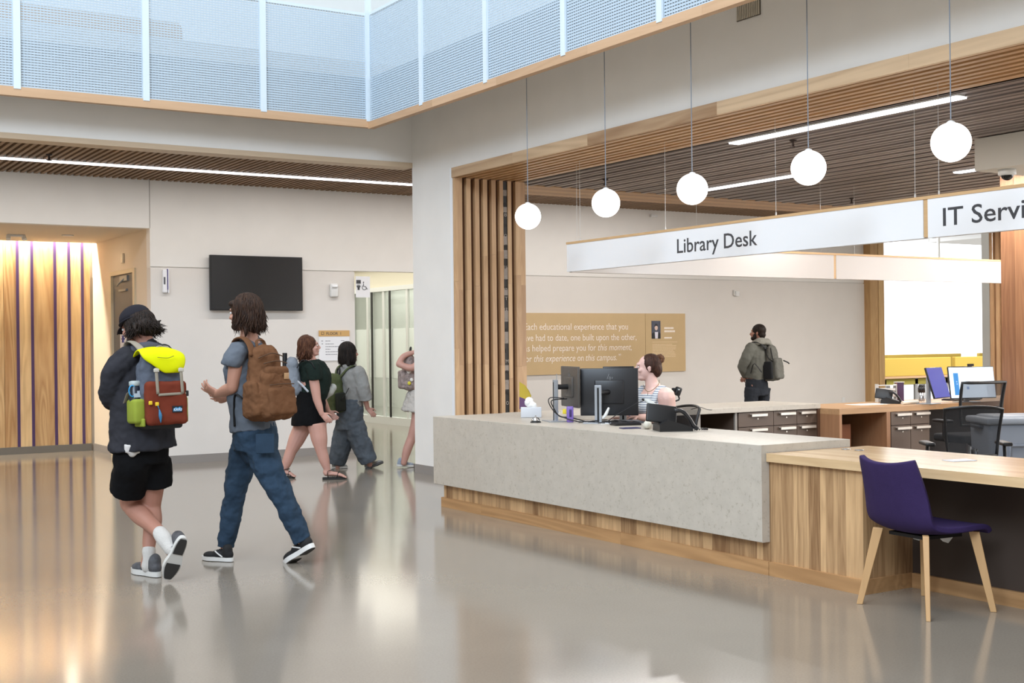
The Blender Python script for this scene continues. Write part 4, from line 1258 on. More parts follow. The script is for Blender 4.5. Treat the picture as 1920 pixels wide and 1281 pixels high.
# desk phone with raised display
def phone(label, loc, a, s=1.0):
    r, f = axes(a)
    t = thing('desk_phone', label, 'telephone', loc, group='desk telephones')
    F4 = frame((0, 0, 0), r * s, f * s, UP * s)
    m_ = MB(); m_.prism([(-0.11, 0.0), (0.11, 0.0), (0.11, 0.025), (-0.05, 0.075), (-0.11, 0.045)], -0.09, 0.09, M=F4 @ Matrix(((1, 0, 0, 0), (0, 0, 1, 0), (0, 1, 0, 0), (0, 0, 0, 1))))
    part(m_, 'base', blackp, t, bev=0.006 * s)
    m_ = MB(); Mx = F4 @ Matrix.Translation((-0.075, 0, 0.11)) @ Matrix.Rotation(math.radians(-16), 4, 'X') @ Matrix.Rotation(math.radians(8), 4, 'Y')
    m_.rbox(0.20, 0.025, 0.12, 0.008, M=Mx); part(m_, 'display_housing', blackp, t)
    m_ = MB(); m_.cbox((0, 0.0135, 0.0), 0.16, 0.001, 0.085, M=Mx); part(m_, 'display', mat('lcd_grey', '#4c5358', 0.2), t)
    m_ = MB()
    m_.tube([F4 @ Vector((0.0, -0.08, 0.135)), F4 @ Vector((0.04, -0.085, 0.13)), F4 @ Vector((0.085, -0.085, 0.085)), F4 @ Vector((0.115, -0.08, 0.035)), F4 @ Vector((0.135, -0.08, 0.02))], [(0.022 * s, 0.016 * s), (0.022 * s, 0.014 * s), (0.02 * s, 0.012 * s), (0.022 * s, 0.014 * s), (0.022 * s, 0.016 * s)], n=10, side=f)
    part(m_, 'handset', mat('handset_black', '#1b1b1e', 0.3), t)
    m_ = MB()
    pts = []
    for k in range(70):
        u = k / 69; an = PI * (0.1 + 1.5 * u)
        c0 = Vector((0.15 + 0.06 * math.cos(an - 1.3), -0.06 - 0.05 * math.sin(an - 1.3) * 1.0, 0.012))
        pts.append(F4 @ (c0 + Vector((0.006 * math.cos(k * 1.6), 0, 0.006 * math.sin(k * 1.6)))))
    m_.tube(pts, [0.003 * s], n=5, sub=1, balls=False); part(m_, 'coiled_cord', blackp, t)
    return t
phone('black desk phone with a raised display and a coiled cord, right of the clerk', (5.89, 7.16, 0.807), math.radians(8), 1.12)
ph = phone('black and white desk phone on the long wooden desk beside the timber post', (10.78, 9.42, 0.759), math.radians(-20), 0.92)

# scanner on a white stand
t = thing('barcode_scanner', 'white handheld scanner resting on a pale cone stand by the black phone', 'scanner', tuple(on_z(1214, 805, 0.8075)))
o_ = Vector(t.location)
m_ = MB(); m_.tube([Vector((0, 0, 0.034)), at(1215, 790, 10.02) - o_, at(1219, 776, 10.05) - o_], [(0.034, 0.03), (0.024, 0.02), (0.014, 0.012)], n=14); part(m_, 'stand', mat('putty_plastic', '#cfcbbd', 0.5), t)
m_ = MB(); m_.tube([at(1211, 750, 10.1) - o_, at(1221, 757, 10.08) - o_, at(1236, 769, 10.05) - o_, at(1243, 781, 10.03) - o_], [0.014, 0.022, 0.02, 0.016], n=14); part(m_, 'handle', mat('pale_grey_plastic', '#c4c6c2', 0.4), t)
m_ = MB(); m_.tube([at(1205, 749, 10.12) - o_, at(1213, 751, 10.1) - o_], [0.008, 0.012], n=10, sub=1); part(m_, 'cable_boot', blackp, t)

# bits of paper and stationery, laid flat on the counter
def flat(name, label, cat, cx, cy, w, d, z, a, m, h=0.002, group=None, bev=0):
    r, f = axes(a)
    m_ = MB(); m_.box(-w / 2, w / 2, -d / 2, d / 2, 0, h, M=frame((cx, cy, z), r, f, UP))
    return solo(m_, name, m, label, cat, group, bev)
paper = mat('paper_white', '#ebe9e6', 0.7)
flat('paper_sheet', 'white paper lying under the clerk\'s hands', 'paper', 6.08, 8.13, 0.26, 0.2, 0.808, 0.2, paper)
flat('paper_sheet', 'white paper beside the purple holder behind the edgewise monitor', 'paper', 6.1, 8.45, 0.26, 0.2, 0.808, -0.2, paper)
flat('notebook', 'thin dark blue pad in front of the black phone', 'notebook', 5.80, 7.55, 0.14, 0.09, 0.808, 0.3, mat('navy_cover', '#2a2c56', 0.5), 0.006)
t = thing('keyboard', 'black keyboard in front of the clerk between the papers and the phone', 'keyboard', (6.01, 7.88, 0.808))
r, f = axes(0.35)
m_ = MB(); m_.box(-0.11, 0.11, -0.06, 0.06, 0, 0.014, M=frame((0, 0, 0), r, f, UP)); part(m_, 'casing', blackp, t, bev=0.004)
m_ = MB()
for i in range(10):
    for j in range(4): m_.box(-0.102 + i * 0.0205, -0.085 + i * 0.0205, -0.05 + j * 0.026, -0.029 + j * 0.026, 0.014, 0.019, M=frame((0, 0, 0), r, f, UP))
part(m_, 'keys', mat('key_black', '#26262a', 0.5), t)
t = thing('pen_holder', 'purple holder with a yellow note stuck beside it under the edgewise monitor', 'holder', tuple(on_z(1069, 792, 0.807)))
m_ = MB(); m_.rbox(0.055, 0.05, 0.13, 0.008, M=frame((0, 0, 0.065), RGT, FWD, UP)); part(m_, 'body', mat('lilac_plastic', '#7a62ad', 0.4), t)
m_ = MB(); m_.rbox(0.02, 0.004, 0.06, 0.002, M=frame(FWD * -0.026 + UP * 0.075 + RGT * 0.002, RGT, FWD, UP)); part(m_, 'recess', mat('deep_purple', '#35245c', 0.5), t)
m_ = MB(); m_.rbox(0.03, 0.01, 0.04, 0.003, M=frame(RGT * -0.045 + UP * 0.088, RGT, FWD, UP)); part(m_, 'note', mat('note_yellow', '#d8c22c', 0.6), t)
m_ = MB(); m_.tube([at(1131, 784, 10.1), at(1136, 777, 10.1), at(1141, 766, 10.1)], [0.009, 0.013, 0.009], n=10)
solo(m_, 'cable_connector', whitep, 'small white connector sticking up beside the big monitor\'s stand', 'connector')
# little camera on a gooseneck behind the clerk
t = thing('document_camera', 'small black camera on a curved stalk above the clerk\'s chair back', 'camera', (7.38, 9.45, 0.807))
o_ = Vector(t.location)
m_ = MB(); m_.lathe([(0.06, 0.0), (0.06, 0.012), (0.02, 0.02)], 20); part(m_, 'base', blackp, t)
c_ = at(1271, 734, 11.95)
m_ = MB(); m_.tube([Vector((0, 0, 0.015)), Vector((0, 0, 0.1)), at(1267, 752, 11.95) - o_, at(1272, 742, 11.95) - o_], [0.008], n=8); part(m_, 'stalk', blackp, t)
m_ = MB(); m_.rbox(0.06, 0.05, 0.085, 0.015, M=Matrix.Translation(c_ - o_) @ Matrix.Rotation(0.35, 4, FWD)); part(m_, 'head', blackp, t)
m_ = MB(); m_.rbox(0.035, 0.04, 0.035, 0.008, M=Matrix.Translation(at(1264, 731, 11.95) - o_)); part(m_, 'lens', blackm, t)
m_ = MB(); m_.ball(at(1273, 731, 11.91) - o_, 0.007, 8, 6); part(m_, 'indicator', whitep, t)
# yellow and purple cloth edge of unknown origin, on an added pole
t = thing('propped_cloth', 'yellow and purple cloth peeking out beside the slatted jamb', 'pennant', (6.62, 9.72, 0.807))
o_ = Vector(t.location)
m_ = MB(); m_.cyl((0, 0, 0), (0, 0, 0.012), 0.035); m_.cyl((0, 0, 0.01), (0, 0, 0.36), 0.004); part(m_, 'pole', steel, t)
d_ = 11.72
def cloth(pts, name, m):
    m_ = MB(); m_.add([at(x, y, d_ + dd) - o_ for x, y, dd in pts], [tuple(range(len(pts)))])
    o = part(m_, name, m, t); md = o.modifiers.new('t', 'SOLIDIFY'); md.thickness = 0.004
cloth([(974, 716, 0.02), (985, 723, 0), (992, 733, -.01), (996, 742, 0), (994, 756, .01), (984, 748, 0), (974, 744, .02)], 'yellow_field', mat('cloth_gold', '#b39b2f', 0.7))
cloth([(974, 744, .02), (984, 748, 0), (994, 756, .01), (995, 762, 0), (986, 763, 0), (974, 768, 0.02)], 'purple_field', mat('cloth_purple', '#5d4064', 0.7))

# ---- on the long wooden desk
purple_scr, nt, b = new_mat('purple_display')
N, L = nt.nodes, nt.links
tc = N.new('ShaderNodeTexCoord'); gr = N.new('ShaderNodeTexGradient'); mp = N.new('ShaderNodeMapping'); mp.inputs['Rotation'].default_value = (0, 0.8, 0.4); mp.inputs['Scale'].default_value = (4, 4, 4); mp.inputs['Location'].default_value = (0.4, 0.3, 0)
L.new(tc.outputs['Object'], mp.inputs[0]); L.new(mp.outputs[0], gr.inputs[0])
cr2 = N.new('ShaderNodeValToRGB'); cr2.color_ramp.elements[0].color = lin('#8e8cc4'); cr2.color_ramp.elements[1].color = lin('#4a4bae'); cr2.color_ramp.elements[0].position = 0.35; cr2.color_ramp.elements[1].position = 0.65
L.new(gr.outputs[0], cr2.inputs[0]); L.new(cr2.outputs[0], b.inputs['Emission Color']); b.inputs['Emission Strength'].default_value = 0.8; b.inputs['Base Color'].default_value = lin('#222244')
mp_, Mp = monitor('computer screen showing a purple picture on the long wooden desk', at(1741, 753, 13.55), math.radians(48), 0.40, 0.34, 0.985, scr_back, front=purple_scr, stand=0.10, logo=False, tilt=0.30, lowdeck=0.759)
mw, Mw = monitor('wide computer screen showing a pale blue page on the long wooden desk', at(1812, 748, 13.85), math.radians(14), 0.56, 0.345, 0.975, scr_back, front=glow('pale_display', '#cfe0f2', 0.75), stand=0.10, logo=False, tilt=0.16, lowdeck=0.759)
m_ = MB(); m_.cbox((-0.195, -0.0128, -0.015), 0.06, 0.001, 0.24, M=Mw); part(m_, 'page_sidebar', glow('sidebar_blue', '#2f72ad', 0.7), mw)
m_ = MB(); m_.cbox((-0.19, -0.0135, 0.01), 0.012, 0.001, 0.012, M=Mw); m_.cbox((-0.188, -0.0135, -0.015), 0.012, 0.001, 0.012, M=Mw); m_.cbox((-0.06, -0.0135, -0.06), 0.03, 0.001, 0.03, M=Mw); part(m_, 'page_icons', glow('icon_pale', '#8fa6cf', 0.8), mw)
m_ = MB(); m_.cbox((0.0, -0.013, 0.19), 0.07, 0.02, 0.025, M=Mw); part(m_, 'webcam', blackp, mw)
tf = thing('travel_mug', 'steel travel mug with a black lid in front of the purple screen', 'mug', (11.41, 9.53, 0.759))
m_ = MB(); m_.lathe([(0.033, 0), (0.035, 0.01), (0.036, 0.10)], 24); part(m_, 'body', steel, tf)
m_ = MB(); m_.lathe([(0.039, 0.10), (0.040, 0.15), (0.036, 0.152), (0.036, 0.165), (0.030, 0.185), (0.02, 0.188)], 24); part(m_, 'lid', blackp, tf)
flat('paper_sheet', 'loose papers at the corner of the long wooden desk by the timber post', 'paper', 10.45, 9.45, 0.42, 0.24, 0.7595, 0.5, paper)
flat('paper_sheet', 'pinkish printed sheet under the travel mug on the long wooden desk', 'paper', 11.45, 9.35, 0.42, 0.20, 0.7595, 0.45, mat('pink_sheet', '#dcb7a2', 0.7))
m_ = MB(); m_.cyl((10.66, 9.16, 0.778), (10.93, 9.18, 0.778), 0.018, n=16)
solo(m_, 'paper_roll', mat('cream_roll', '#e6dfd0', 0.6), 'short cream roll lying in front of the phone on the wooden desk', 'roll')
tk = thing('keyboard', 'black keyboard below the pale blue screen', 'keyboard', (11.86, 9.36, 0.76), math.radians(-8))
m_ = MB(); m_.box(-0.22, 0.22, -0.07, 0.07, 0, 0.018); part(m_, 'casing', blackp, tk, bev=0.004)
m_ = MB()
for i in range(16):
    for j in range(4): m_.box(-0.21 + i * 0.0265, -0.188 + i * 0.0265, -0.06 + j * 0.031, -0.036 + j * 0.031, 0.018, 0.023)
part(m_, 'keys', MATS['key_black'], tk)
m_ = MB(); m_.ball((12.22, 9.40, 0.775), (0.055, 0.035, 0.022), 16, 10)
solo(m_, 'computer_mouse', blackp, 'black computer mouse beside the black square framed chair', 'mouse')
tb = thing('brochure_stand', 'narrow purple and copper brochure standing between phone and travel mug', 'brochure', (11.15, 9.62, 0.759))
M = frame((0, 0, 0.11), RGT, FWD, UP)
m_ = MB(); m_.rbox(0.10, 0.012, 0.21, 0.003, M=M); part(m_, 'leaflet', mat('brochure_purple', '#4d3757', 0.5), tb)
m_ = MB(); m_.cbox((-0.035, -0.0075, 0), 0.02, 0.002, 0.205, M=M); part(m_, 'copper_edge', mat('brochure_copper', '#8a5a48', 0.5), tb)
m_ = MB(); m_.rbox(0.11, 0.05, 0.008, 0.002, M=M @ Matrix.Translation((0, 0.01, 0.108))); part(m_, 'white_top', whitep, tb)
to = thing('desk_organizer', 'white slotted organiser with papers behind the desk phone', 'organizer', (10.98, 9.66, 0.759))
m_ = MB()
for k in range(4): m_.box(-0.10, 0.10, -0.06, 0.06, 0.003 + k * 0.06, 0.009 + k * 0.06, M=frame((0, 0, 0), RGT, FWD, UP))
m_.box(-0.104, -0.098, -0.06, 0.06, 0, 0.2, M=frame((0, 0, 0), RGT, FWD, UP)); m_.box(0.098, 0.104, -0.06, 0.06, 0, 0.2, M=frame((0, 0, 0), RGT, FWD, UP))
part(m_, 'tray', whitep, to)
m_ = MB()
for k in range(3): m_.box(-0.09, 0.085, -0.07, 0.05, 0.011 + k * 0.06, 0.035 + k * 0.06, M=frame((0, 0, 0), RGT, FWD, UP))
part(m_, 'papers', paper, to)
tg = thing('paper_bag', 'crumpled beige paper bag at the foot of the big timber pier', 'bag', tuple(Vector((13.05, 9.5, 0.775))))
o_ = Vector(tg.location)
m_ = MB(); m_.rbox(0.26, 0.16, 0.24, 0.03, M=frame((0, 0, 0.125), RGT, FWD, UP), taper=(0.75, 0.6)); m_.tube([(0.02, 0, 0.2), (0.08, 0, 0.36)], [0.06, 0.03])
blob(m_, 'bag_body', mat('beige_bag', '#c6b5a4', 0.8), tg, voxel=0.012, smooth=1, world=False, folds=0.04, fscale=0.06)
# dark framed panel seen between the two screens
tm = thing('display_panel', 'dark framed small screen standing behind the purple screen', 'screen', (12.3, 9.72, 0.759))
M = frame((0, 0, 0.27), RGT, FWD, UP)
m_ = MB(); m_.cbox((0, 0, 0), 0.28, 0.02, 0.2, M=M); part(m_, 'frame', mat('frame_brown', '#3d3126', 0.5), tm)
m_ = MB(); m_.cbox((0, -0.011, -0.005), 0.25, 0.002, 0.165, M=M); part(m_, 'panel', mat('olive_panel', '#8a7c50', 0.5), tm)
m_ = MB(); m_.cbox((0, 0.02, -0.135), 0.06, 0.02, 0.27, M=M); m_.cbox((0, 0, -0.266), 0.16, 0.1, 0.008, M=M); part(m_, 'stand', blackp, tm)
# envelope scraps on the near wooden desk
flat('paper_scrap', 'thin white folded leaflet lying on the near wooden desk', 'paper', 6.0, 4.75, 0.16, 0.10, 0.7575, 0.3, mat('leaflet_white', '#d9dbe8', 0.5), 0.003)
# ================================================================== PEOPLE
skin_a = mat('skin_light', '#a97866', 0.55, vary=0.05, vscale=9, bump=0.08, bscale=60)
skin_b = mat('skin_fair', '#b5846f', 0.55, vary=0.05, vscale=9)
skin_c = mat('skin_rosy', '#dcb5aa', 0.55, vary=0.04, vscale=9)

def hair_mat(name, c1, c2):
    m, nt, b = new_mat(name)
    N, L = nt.nodes, nt.links
    tc = N.new('ShaderNodeTexCoord'); mp = N.new('ShaderNodeMapping'); mp.inputs['Scale'].default_value = (60, 60, 9)
    n = N.new('ShaderNodeTexNoise'); n.inputs['Scale'].default_value = 1.5; n.inputs['Detail'].default_value = 4; n.inputs['Distortion'].default_value = 0.4
    L.new(tc.outputs['Object'], mp.inputs[0]); L.new(mp.outputs[0], n.inputs['Vector'])
    mr = N.new('ShaderNodeMapRange'); mr.inputs['From Min'].default_value = 0.35; mr.inputs['From Max'].default_value = 0.7
    L.new(n.outputs['Fac'], mr.inputs['Value'])
    mx = N.new('ShaderNodeMix'); mx.data_type = 'RGBA'; mx.inputs[6].default_value = lin(c1); mx.inputs[7].default_value = lin(c2)
    L.new(mr.outputs[0], mx.inputs[0]); L.new(mx.outputs[2], b.inputs['Base Color'])
    b.inputs['Roughness'].default_value = 0.6; b.inputs['Specular IOR Level'].default_value = 0.25
    bp = N.new('ShaderNodeBump'); bp.inputs['Strength'].default_value = 0.7; bp.inputs['Distance'].default_value = 0.006
    L.new(n.outputs['Fac'], bp.inputs['Height']); L.new(bp.outputs[0], b.inputs['Normal'])
    MATS[name] = m
    return m

def cloth(name, col, vary=0.08, vscale=7, bump=0.25, bscale=14, rough=0.9, sheen=0.1):
    return mat(name, col, rough, vary=vary, vscale=vscale, bump=bump, bscale=bscale, sheen=0.0, spec=0.15)

def plan(r, f):
    return (RGT * r + FWD * f).normalized()

def head_frame(c, fwd, up=None):
    f = Vector(fwd).normalized()
    u = Vector(up) if up is not None else UP
    u = (u - f * u.dot(f)).normalized()
    s = f.cross(u).normalized()          # the person's right
    return frame(c, s, f, u)

def add_head(mb, M, s=1.0, neck_to=None, nr=0.055, jaw=1.0):
    S = M @ Matrix.Scale(s, 4)
    mb.ball((0, -0.015, 0.03), (0.074, 0.094, 0.086), 20, 14, S)
    mb.ball((0, 0.028, -0.03), (0.060, 0.066, 0.080), 18, 12, S)
    mb.ball((0, 0.048, -0.083 ), (0.040 * jaw, 0.040, 0.030), 14, 8, S)
    mb.ball((0, 0.082, 0.028), (0.05, 0.014, 0.02), 12, 8, S)                    # brow
    mb.tube([S @ Vector((0, 0.088, 0.02)), S @ Vector((0, 0.102, 0.0)), S @ Vector((0, 0.113, -0.022))], [0.008 * s, 0.010 * s, 0.013 * s], n=10)
    mb.ball((0, 0.098, -0.030), (0.017, 0.012, 0.009), 10, 6, S)
    mb.ball((0, 0.092, -0.052), (0.024, 0.012, 0.006), 10, 6, S)                 # lips
    mb.ball((0, 0.090, -0.063), (0.021, 0.012, 0.006), 10, 6, S)
    mb.ball((0, 0.084, -0.092), (0.019, 0.014, 0.015), 10, 6, S)                 # chin
    for q in (-1, 1):
        mb.ball((q * 0.040, 0.070, -0.022), (0.022, 0.018, 0.018), 10, 6, S)     # cheeks
        mb.ball((q * 0.076, -0.008, -0.008), (0.007, 0.017, 0.030), 10, 8, S)    # ears
        mb.ball((q * 0.080, -0.013, 0.006), (0.006, 0.014, 0.014), 10, 6, S)
    if neck_to is not None:
        mb.tube([S @ Vector((0, -0.025, -0.04)), S @ Vector((0, -0.03, -0.10)), Vector(neck_to)], [nr * 0.95, nr, nr * 1.25], n=16)

def add_eyes(person, M, s=1.0, world=True):
    S = M @ Matrix.Scale(s, 4)
    for q in (-1, 1):
        m_ = MB(); m_.ball((q * 0.031, 0.084, 0.008), (0.012, 0.009, 0.009), 12, 8, S)
        e = part(m_, 'eye', mat('eye_white', '#d9d4ce', 0.2), person, world)
        m_ = MB(); m_.ball((q * 0.031, 0.090, 0.008), (0.006, 0.004, 0.006), 10, 6, S)
        part(m_, 'iris', mat('iris_brown', '#33241a', 0.2), e, world)
        m_ = MB(); m_.tube([S @ Vector((q * 0.018, 0.091, 0.026)), S @ Vector((q * 0.034, 0.089, 0.030)), S @ Vector((q * 0.048, 0.078, 0.026))], [0.0022 * s], n=6)
        part(m_, 'eyebrow', mat('eyebrow_brown', '#3a2a20', 0.8), person, world)

def add_hand(mb, wrist, d, palmn, s=1.0, curl=(0.35, 0.35, 0.4, 0.5), thumb=1, spread=0.06, wr=0.026):
    """d = direction of the fingers, palmn = where the palm faces; thumb = +1/-1 side."""
    d = Vector(d).normalized(); n = Vector(palmn); n = (n - d * n.dot(d)).normalized()
    a = d.cross(n).normalized() * thumb            # towards the thumb
    w = Vector(wrist)
    mb.tube([w, w + d * 0.035 * s, w + d * 0.085 * s], [(0.026 * s, 0.018 * s), (0.034 * s, 0.016 * s), (0.038 * s, 0.013 * s)], n=12, side=a)
    L = [0.070, 0.078, 0.072, 0.056]
    for k in range(4):
        off = (0.028 - 0.0187 * k) * s
        p = w + d * (0.080 - 0.004 * abs(k - 1)) * s + a * off
        ang = 0.1
        dd = (d + a * (spread * (1.5 - k))).normalized()
        pts = [p]
        for seg, fr in enumerate((0.45, 0.30, 0.25)):
            ang += curl[k] * (0.6 if seg == 0 else 1.0)
            v = dd * math.cos(ang) + n * math.sin(ang)
            p = p + v * L[k] * s * fr * 1.08
            pts.append(p)
        mb.tube(pts, [0.0092 * s, 0.0086 * s, 0.008 * s, 0.0068 * s], n=8, sub=2)
    p0 = w + d * 0.022 * s + a * 0.022 * s
    t1 = p0 + (a * 0.75 + d * 0.6 + n * 0.25).normalized() * 0.040 * s
    t2 = t1 + (a * 0.35 + d * 0.85 + n * 0.35).normalized() * 0.032 * s
    t3 = t2 + (a * 0.15 + d * 0.9 + n * 0.4).normalized() * 0.024 * s
    mb.tube([p0, t1, t2, t3], [0.0135 * s, 0.0115 * s, 0.0098 * s, 0.008 * s], n=8, sub=2)

def shoe(person, heel, toe, upv, upper, sole, lace, stripe=None, s=1.0, tread=None, name='shoe'):
    heel, toe = Vector(heel), Vector(toe)
    d = (toe - heel); Ln = d.length; d.normalize()
    u = Vector(upv); u = (u - d * u.dot(d)).normalized(); sd = d.cross(u)
    k = Ln / 0.285
    M = frame(heel, sd, d, u) @ Matrix.Scale(k, 4)
    m_ = MB()
    m_.ball((0, 0.045, 0.052), (0.036 * s, 0.045, 0.042), 16, 10, M)
    m_.ball((0, 0.125, 0.045), (0.040 * s, 0.075, 0.040), 16, 10, M)
    m_.ball((0, 0.210, 0.038), (0.046 * s, 0.068, 0.030), 16, 10, M)
    m_.tube([M @ Vector((0, 0.05, 0.05)), M @ Vector((0, 0.052, 0.098))], [0.040 * k], n=14, sub=1)
    m_.tube([M @ Vector((0, 0.08, 0.085)), M @ Vector((0, 0.16, 0.062))], [(0.018 * k, 0.014 * k)], n=8, sub=1, side=sd)
    up_ = blob(m_, name, upper, person, voxel=0.006, smooth=3)
    out = []
    for t in range(28):
        a = 2 * PI * t / 28
        y = 0.1425 - 0.1475 * math.cos(a)
        wv = (0.040 + 0.014 * math.exp(-((y - 0.205) / 0.06) ** 2) - 0.005 * math.exp(-((y - 0.115) / 0.04) ** 2)) * s
        x = wv * (abs(math.sin(a)) ** 0.6) * (1 if math.sin(a) >= 0 else -1)
        out.append((x, y))
    out = out[::-1]
    m_ = MB(); m_.prism(out, 0.0, 0.030, M, smooth=True)
    so = part(m_, 'sole', sole, up_, True, bev=0.006)
    m_ = MB()
    for q in (0, 1):
        c0, c1 = ((0.0, 0.115), (0.165, 0.285))[q]
        pp = [(x * 0.82, min(max(y, c0 + 0.006), c1 - 0.006)) for x, y in out if c0 - 0.02 < y < c1 + 0.02]
        m_.prism(pp, -0.0045, 0.001, M)
    part(m_, 'tread', tread or mat('tread_dark', '#2f2d2b', 0.8), up_, True)
    m_ = MB()
    for q in range(4):
        y = 0.108 + q * 0.02; z = 0.094 - q * 0.0055
        m_.tube([M @ Vector((-0.024, y - 0.004, z - 0.012)), M @ Vector((0, y, z)), M @ Vector((0.024, y + 0.004, z - 0.012))], [0.0028 * k], n=6)
    part(m_, 'laces', lace, up_, True)
    if stripe is not None:
        for q in (-1, 1):
            m_ = MB()
            m_.tube([M @ Vector((q * 0.036, 0.075, 0.035)), M @ Vector((q * 0.036, 0.115, 0.058)), M @ Vector((q * 0.022, 0.155, 0.076))], [(0.006 * k, 0.003 * k)], n=6, sub=3)
            part(m_, 'side_stripe', stripe, up_, True)
    return up_

def strands(person, M, m, n=320, rad=(0.094, 0.108, 0.10), cz=0.03, cy=-0.02, drop=(0.06, 0.12), flick=0.02, mask=50, wave=0.006, th0=8, r0=0.0034, name='hair_strands', tilt=0.0, world=True):
    """Loose locks lying over the hair: from the crown over the skull, then falling."""
    mb = MB(); q = random.Random(n)
    for k in range(n):
        az = math.radians(q.uniform(mask, 360 - mask))           # 0 = forward
        jit = q.uniform(-0.15, 0.15)
        pts = []
        th_end = math.radians(q.uniform(88, 112))
        base_r = q.uniform(0.97, 1.05)
        ph = q.uniform(0, 6.3)
        p = None
        for i in range(6):
            t = i / 5
            th = math.radians(th0) + (th_end - math.radians(th0)) * t
            a = az + jit * t + 0.12 * math.sin(ph + 3 * t)
            p = Vector((rad[0] * math.sin(th) * math.sin(a), rad[1] * math.sin(th) * math.cos(a), rad[2] * math.cos(th))) * base_r + Vector((0, cy, cz))
            pts.append(p)
        out = Vector((math.sin(az), math.cos(az), 0))
        L_ = q.uniform(*drop)
        for i in range(1, 4):
            t = i / 3
            pts.append(p + Vector((0, 0, -L_ * t)) + out * (flick * q.uniform(-0.6, 1.0) * t * t) + Vector((math.sin(ph + 4 * t), math.cos(ph + 4 * t), 0)) * wave)
        P = [M @ v for v in pts]
        rr_ = [r0 * 0.5] + [r0] * 6 + [r0 * 0.8, r0 * 0.2]
        mb.tube(P, rr_, n=5, sub=2, balls=False)
    return part(mb, name, m, person, world)
# ------------------------------------------------------------------ man with the cap and the bright backpack
D1 = 8.0
J = lambda x, y, dd=0.0: at(x, y, D1 + dd)
h1 = plan(-0.6, 0.8); l1 = plan(-0.8, -0.6)
base = J(280, 1084); base.z = 0
p1 = thing('person', 'person in a dark jacket, black cap and black shorts, wearing the yellow flapped backpack', 'person', base)
char = cloth('charcoal_jacket', '#2e2e33', vary=0.12)
m_ = MB()
Mh = head_frame(J(255, 611, 0.02), plan(-0.80, 0.45) - UP * 0.42)
add_head(m_, Mh, 0.98, neck_to=J(272, 655, 0.0))
m_.tube([J(274, 655), J(270, 700), J(268, 770), J(266, 830), J(264, 862)], [(0.12, 0.08), (0.16, 0.11), (0.14, 0.10), (0.155, 0.12), (0.14, 0.11)], n=18, side=l1)
# arms, bent to something held in front
aL = [J(235, 672, -0.13), J(208, 736, -0.10), J(222, 748, 0.14)]
aR = [J(308, 668, 0.12), J(316, 735, 0.22), J(262, 742, 0.36)]
for a in (aL, aR):
    m_.tube([a[0], (a[0] + a[1]) / 2, a[1]], [0.05, 0.045, 0.038], n=12); m_.tube([a[1], (a[1] + a[2]) / 2, a[2]], [0.038, 0.036, 0.026], n=12)
add_hand(m_, aL[2], h1 * 0.6 - l1 * 0.6 + UP * 0.2, -l1 + UP * 0.4, 1.0, thumb=1)
add_hand(m_, aR[2], h1 * 0.5 + l1 * 0.5 + UP * 0.2, l1 + UP * 0.4, 1.0, thumb=-1)
# left leg lifted behind, right leg standing
Lh, Lk, La = J(248, 868, -0.07), J(243, 944, 0.16), J(308, 1008, -0.14)
Rh, Rk, Ra = J(286, 866, 0.08), J(284, 950, 0.12), J(279, 1036, 0.05)
m_.tube([Lh, (Lh + Lk) / 2, Lk], [0.075, 0.080, 0.062], n=14)
m_.tube([Lk, Lk.lerp(La, 0.32) - plan(0, 1) * 0.015, Lk.lerp(La, 0.7), La], [0.060, 0.062, 0.046, 0.036], n=14)
m_.tube([Rh, (Rh + Rk) / 2, Rk], [0.075, 0.078, 0.060], n=14)
m_.tube([Rk, Rk.lerp(Ra, 0.32) + plan(1, -0.3) * 0.015, Rk.lerp(Ra, 0.7), Ra], [0.058, 0.060, 0.044, 0.036], n=14)
m_.tube([La, J(322, 1040, -0.16)], [0.036, 0.03], n=10); m_.tube([Ra, J(272, 1060, 0.08)], [0.036, 0.03], n=10)
blob(m_, 'body', skin_a, p1, voxel=0.007, smooth=4)
# jacket
m_ = MB()
m_.tube([J(276, 652, 0.0), J(273, 668, 0.0), J(270, 700, 0.0), J(268, 760, -0.01), J(267, 810, -0.01), J(269, 843, -0.01)],
        [(0.09, 0.075), (0.165, 0.11), (0.20, 0.145), (0.20, 0.155), (0.205, 0.165), (0.213, 0.172)], n=24, side=l1)
m_.tube([J(238, 672, -0.12), J(214, 702, -0.14), J(206, 738, -0.10)], [0.080, 0.078, 0.070], n=14)
m_.tube([J(206, 738, -0.10), J(212, 752, 0.02), J(222, 750, 0.13)], [0.070, 0.060, 0.046], n=12)
m_.tube([J(306, 668, 0.11), J(316, 702, 0.17), J(316, 735, 0.22)], [0.078, 0.072, 0.064], n=14)
m_.tube([J(316, 735, 0.22), J(264, 742, 0.35)], [0.062, 0.044], n=12, sub=1)
m_.ball(J(219, 836, -0.06), 0.06, 12, 8)
blob(m_, 'jacket', char, p1, voxel=0.009, smooth=4, folds=0.035, fscale=0.09)
m_ = MB()
m_.tube([J(250, 655, -0.12), J(268, 650, -0.14), J(290, 650, -0.09), J(303, 655, 0.05)], [(0.03, 0.022), (0.036, 0.026), (0.036, 0.026), (0.03, 0.022)], n=10)
m_.tube([J(250, 656, -0.08), J(250, 648, 0.06), J(285, 646, 0.12), J(303, 654, 0.05)], [0.026], n=10)
blob(m_, 'hood', cloth('slate_hood', '#4b4c55'), p1, voxel=0.008, smooth=3, folds=0.015, fscale=0.04)
m_ = MB(); m_.tube([J(250, 834, -0.155), J(248, 850, -0.155)], [(0.06, 0.03), (0.05, 0.026)], n=14, side=l1, sub=1)
blob(m_, 'tee_shirt', cloth('white_tee', '#c9c5c2'), p1, voxel=0.008, smooth=2)
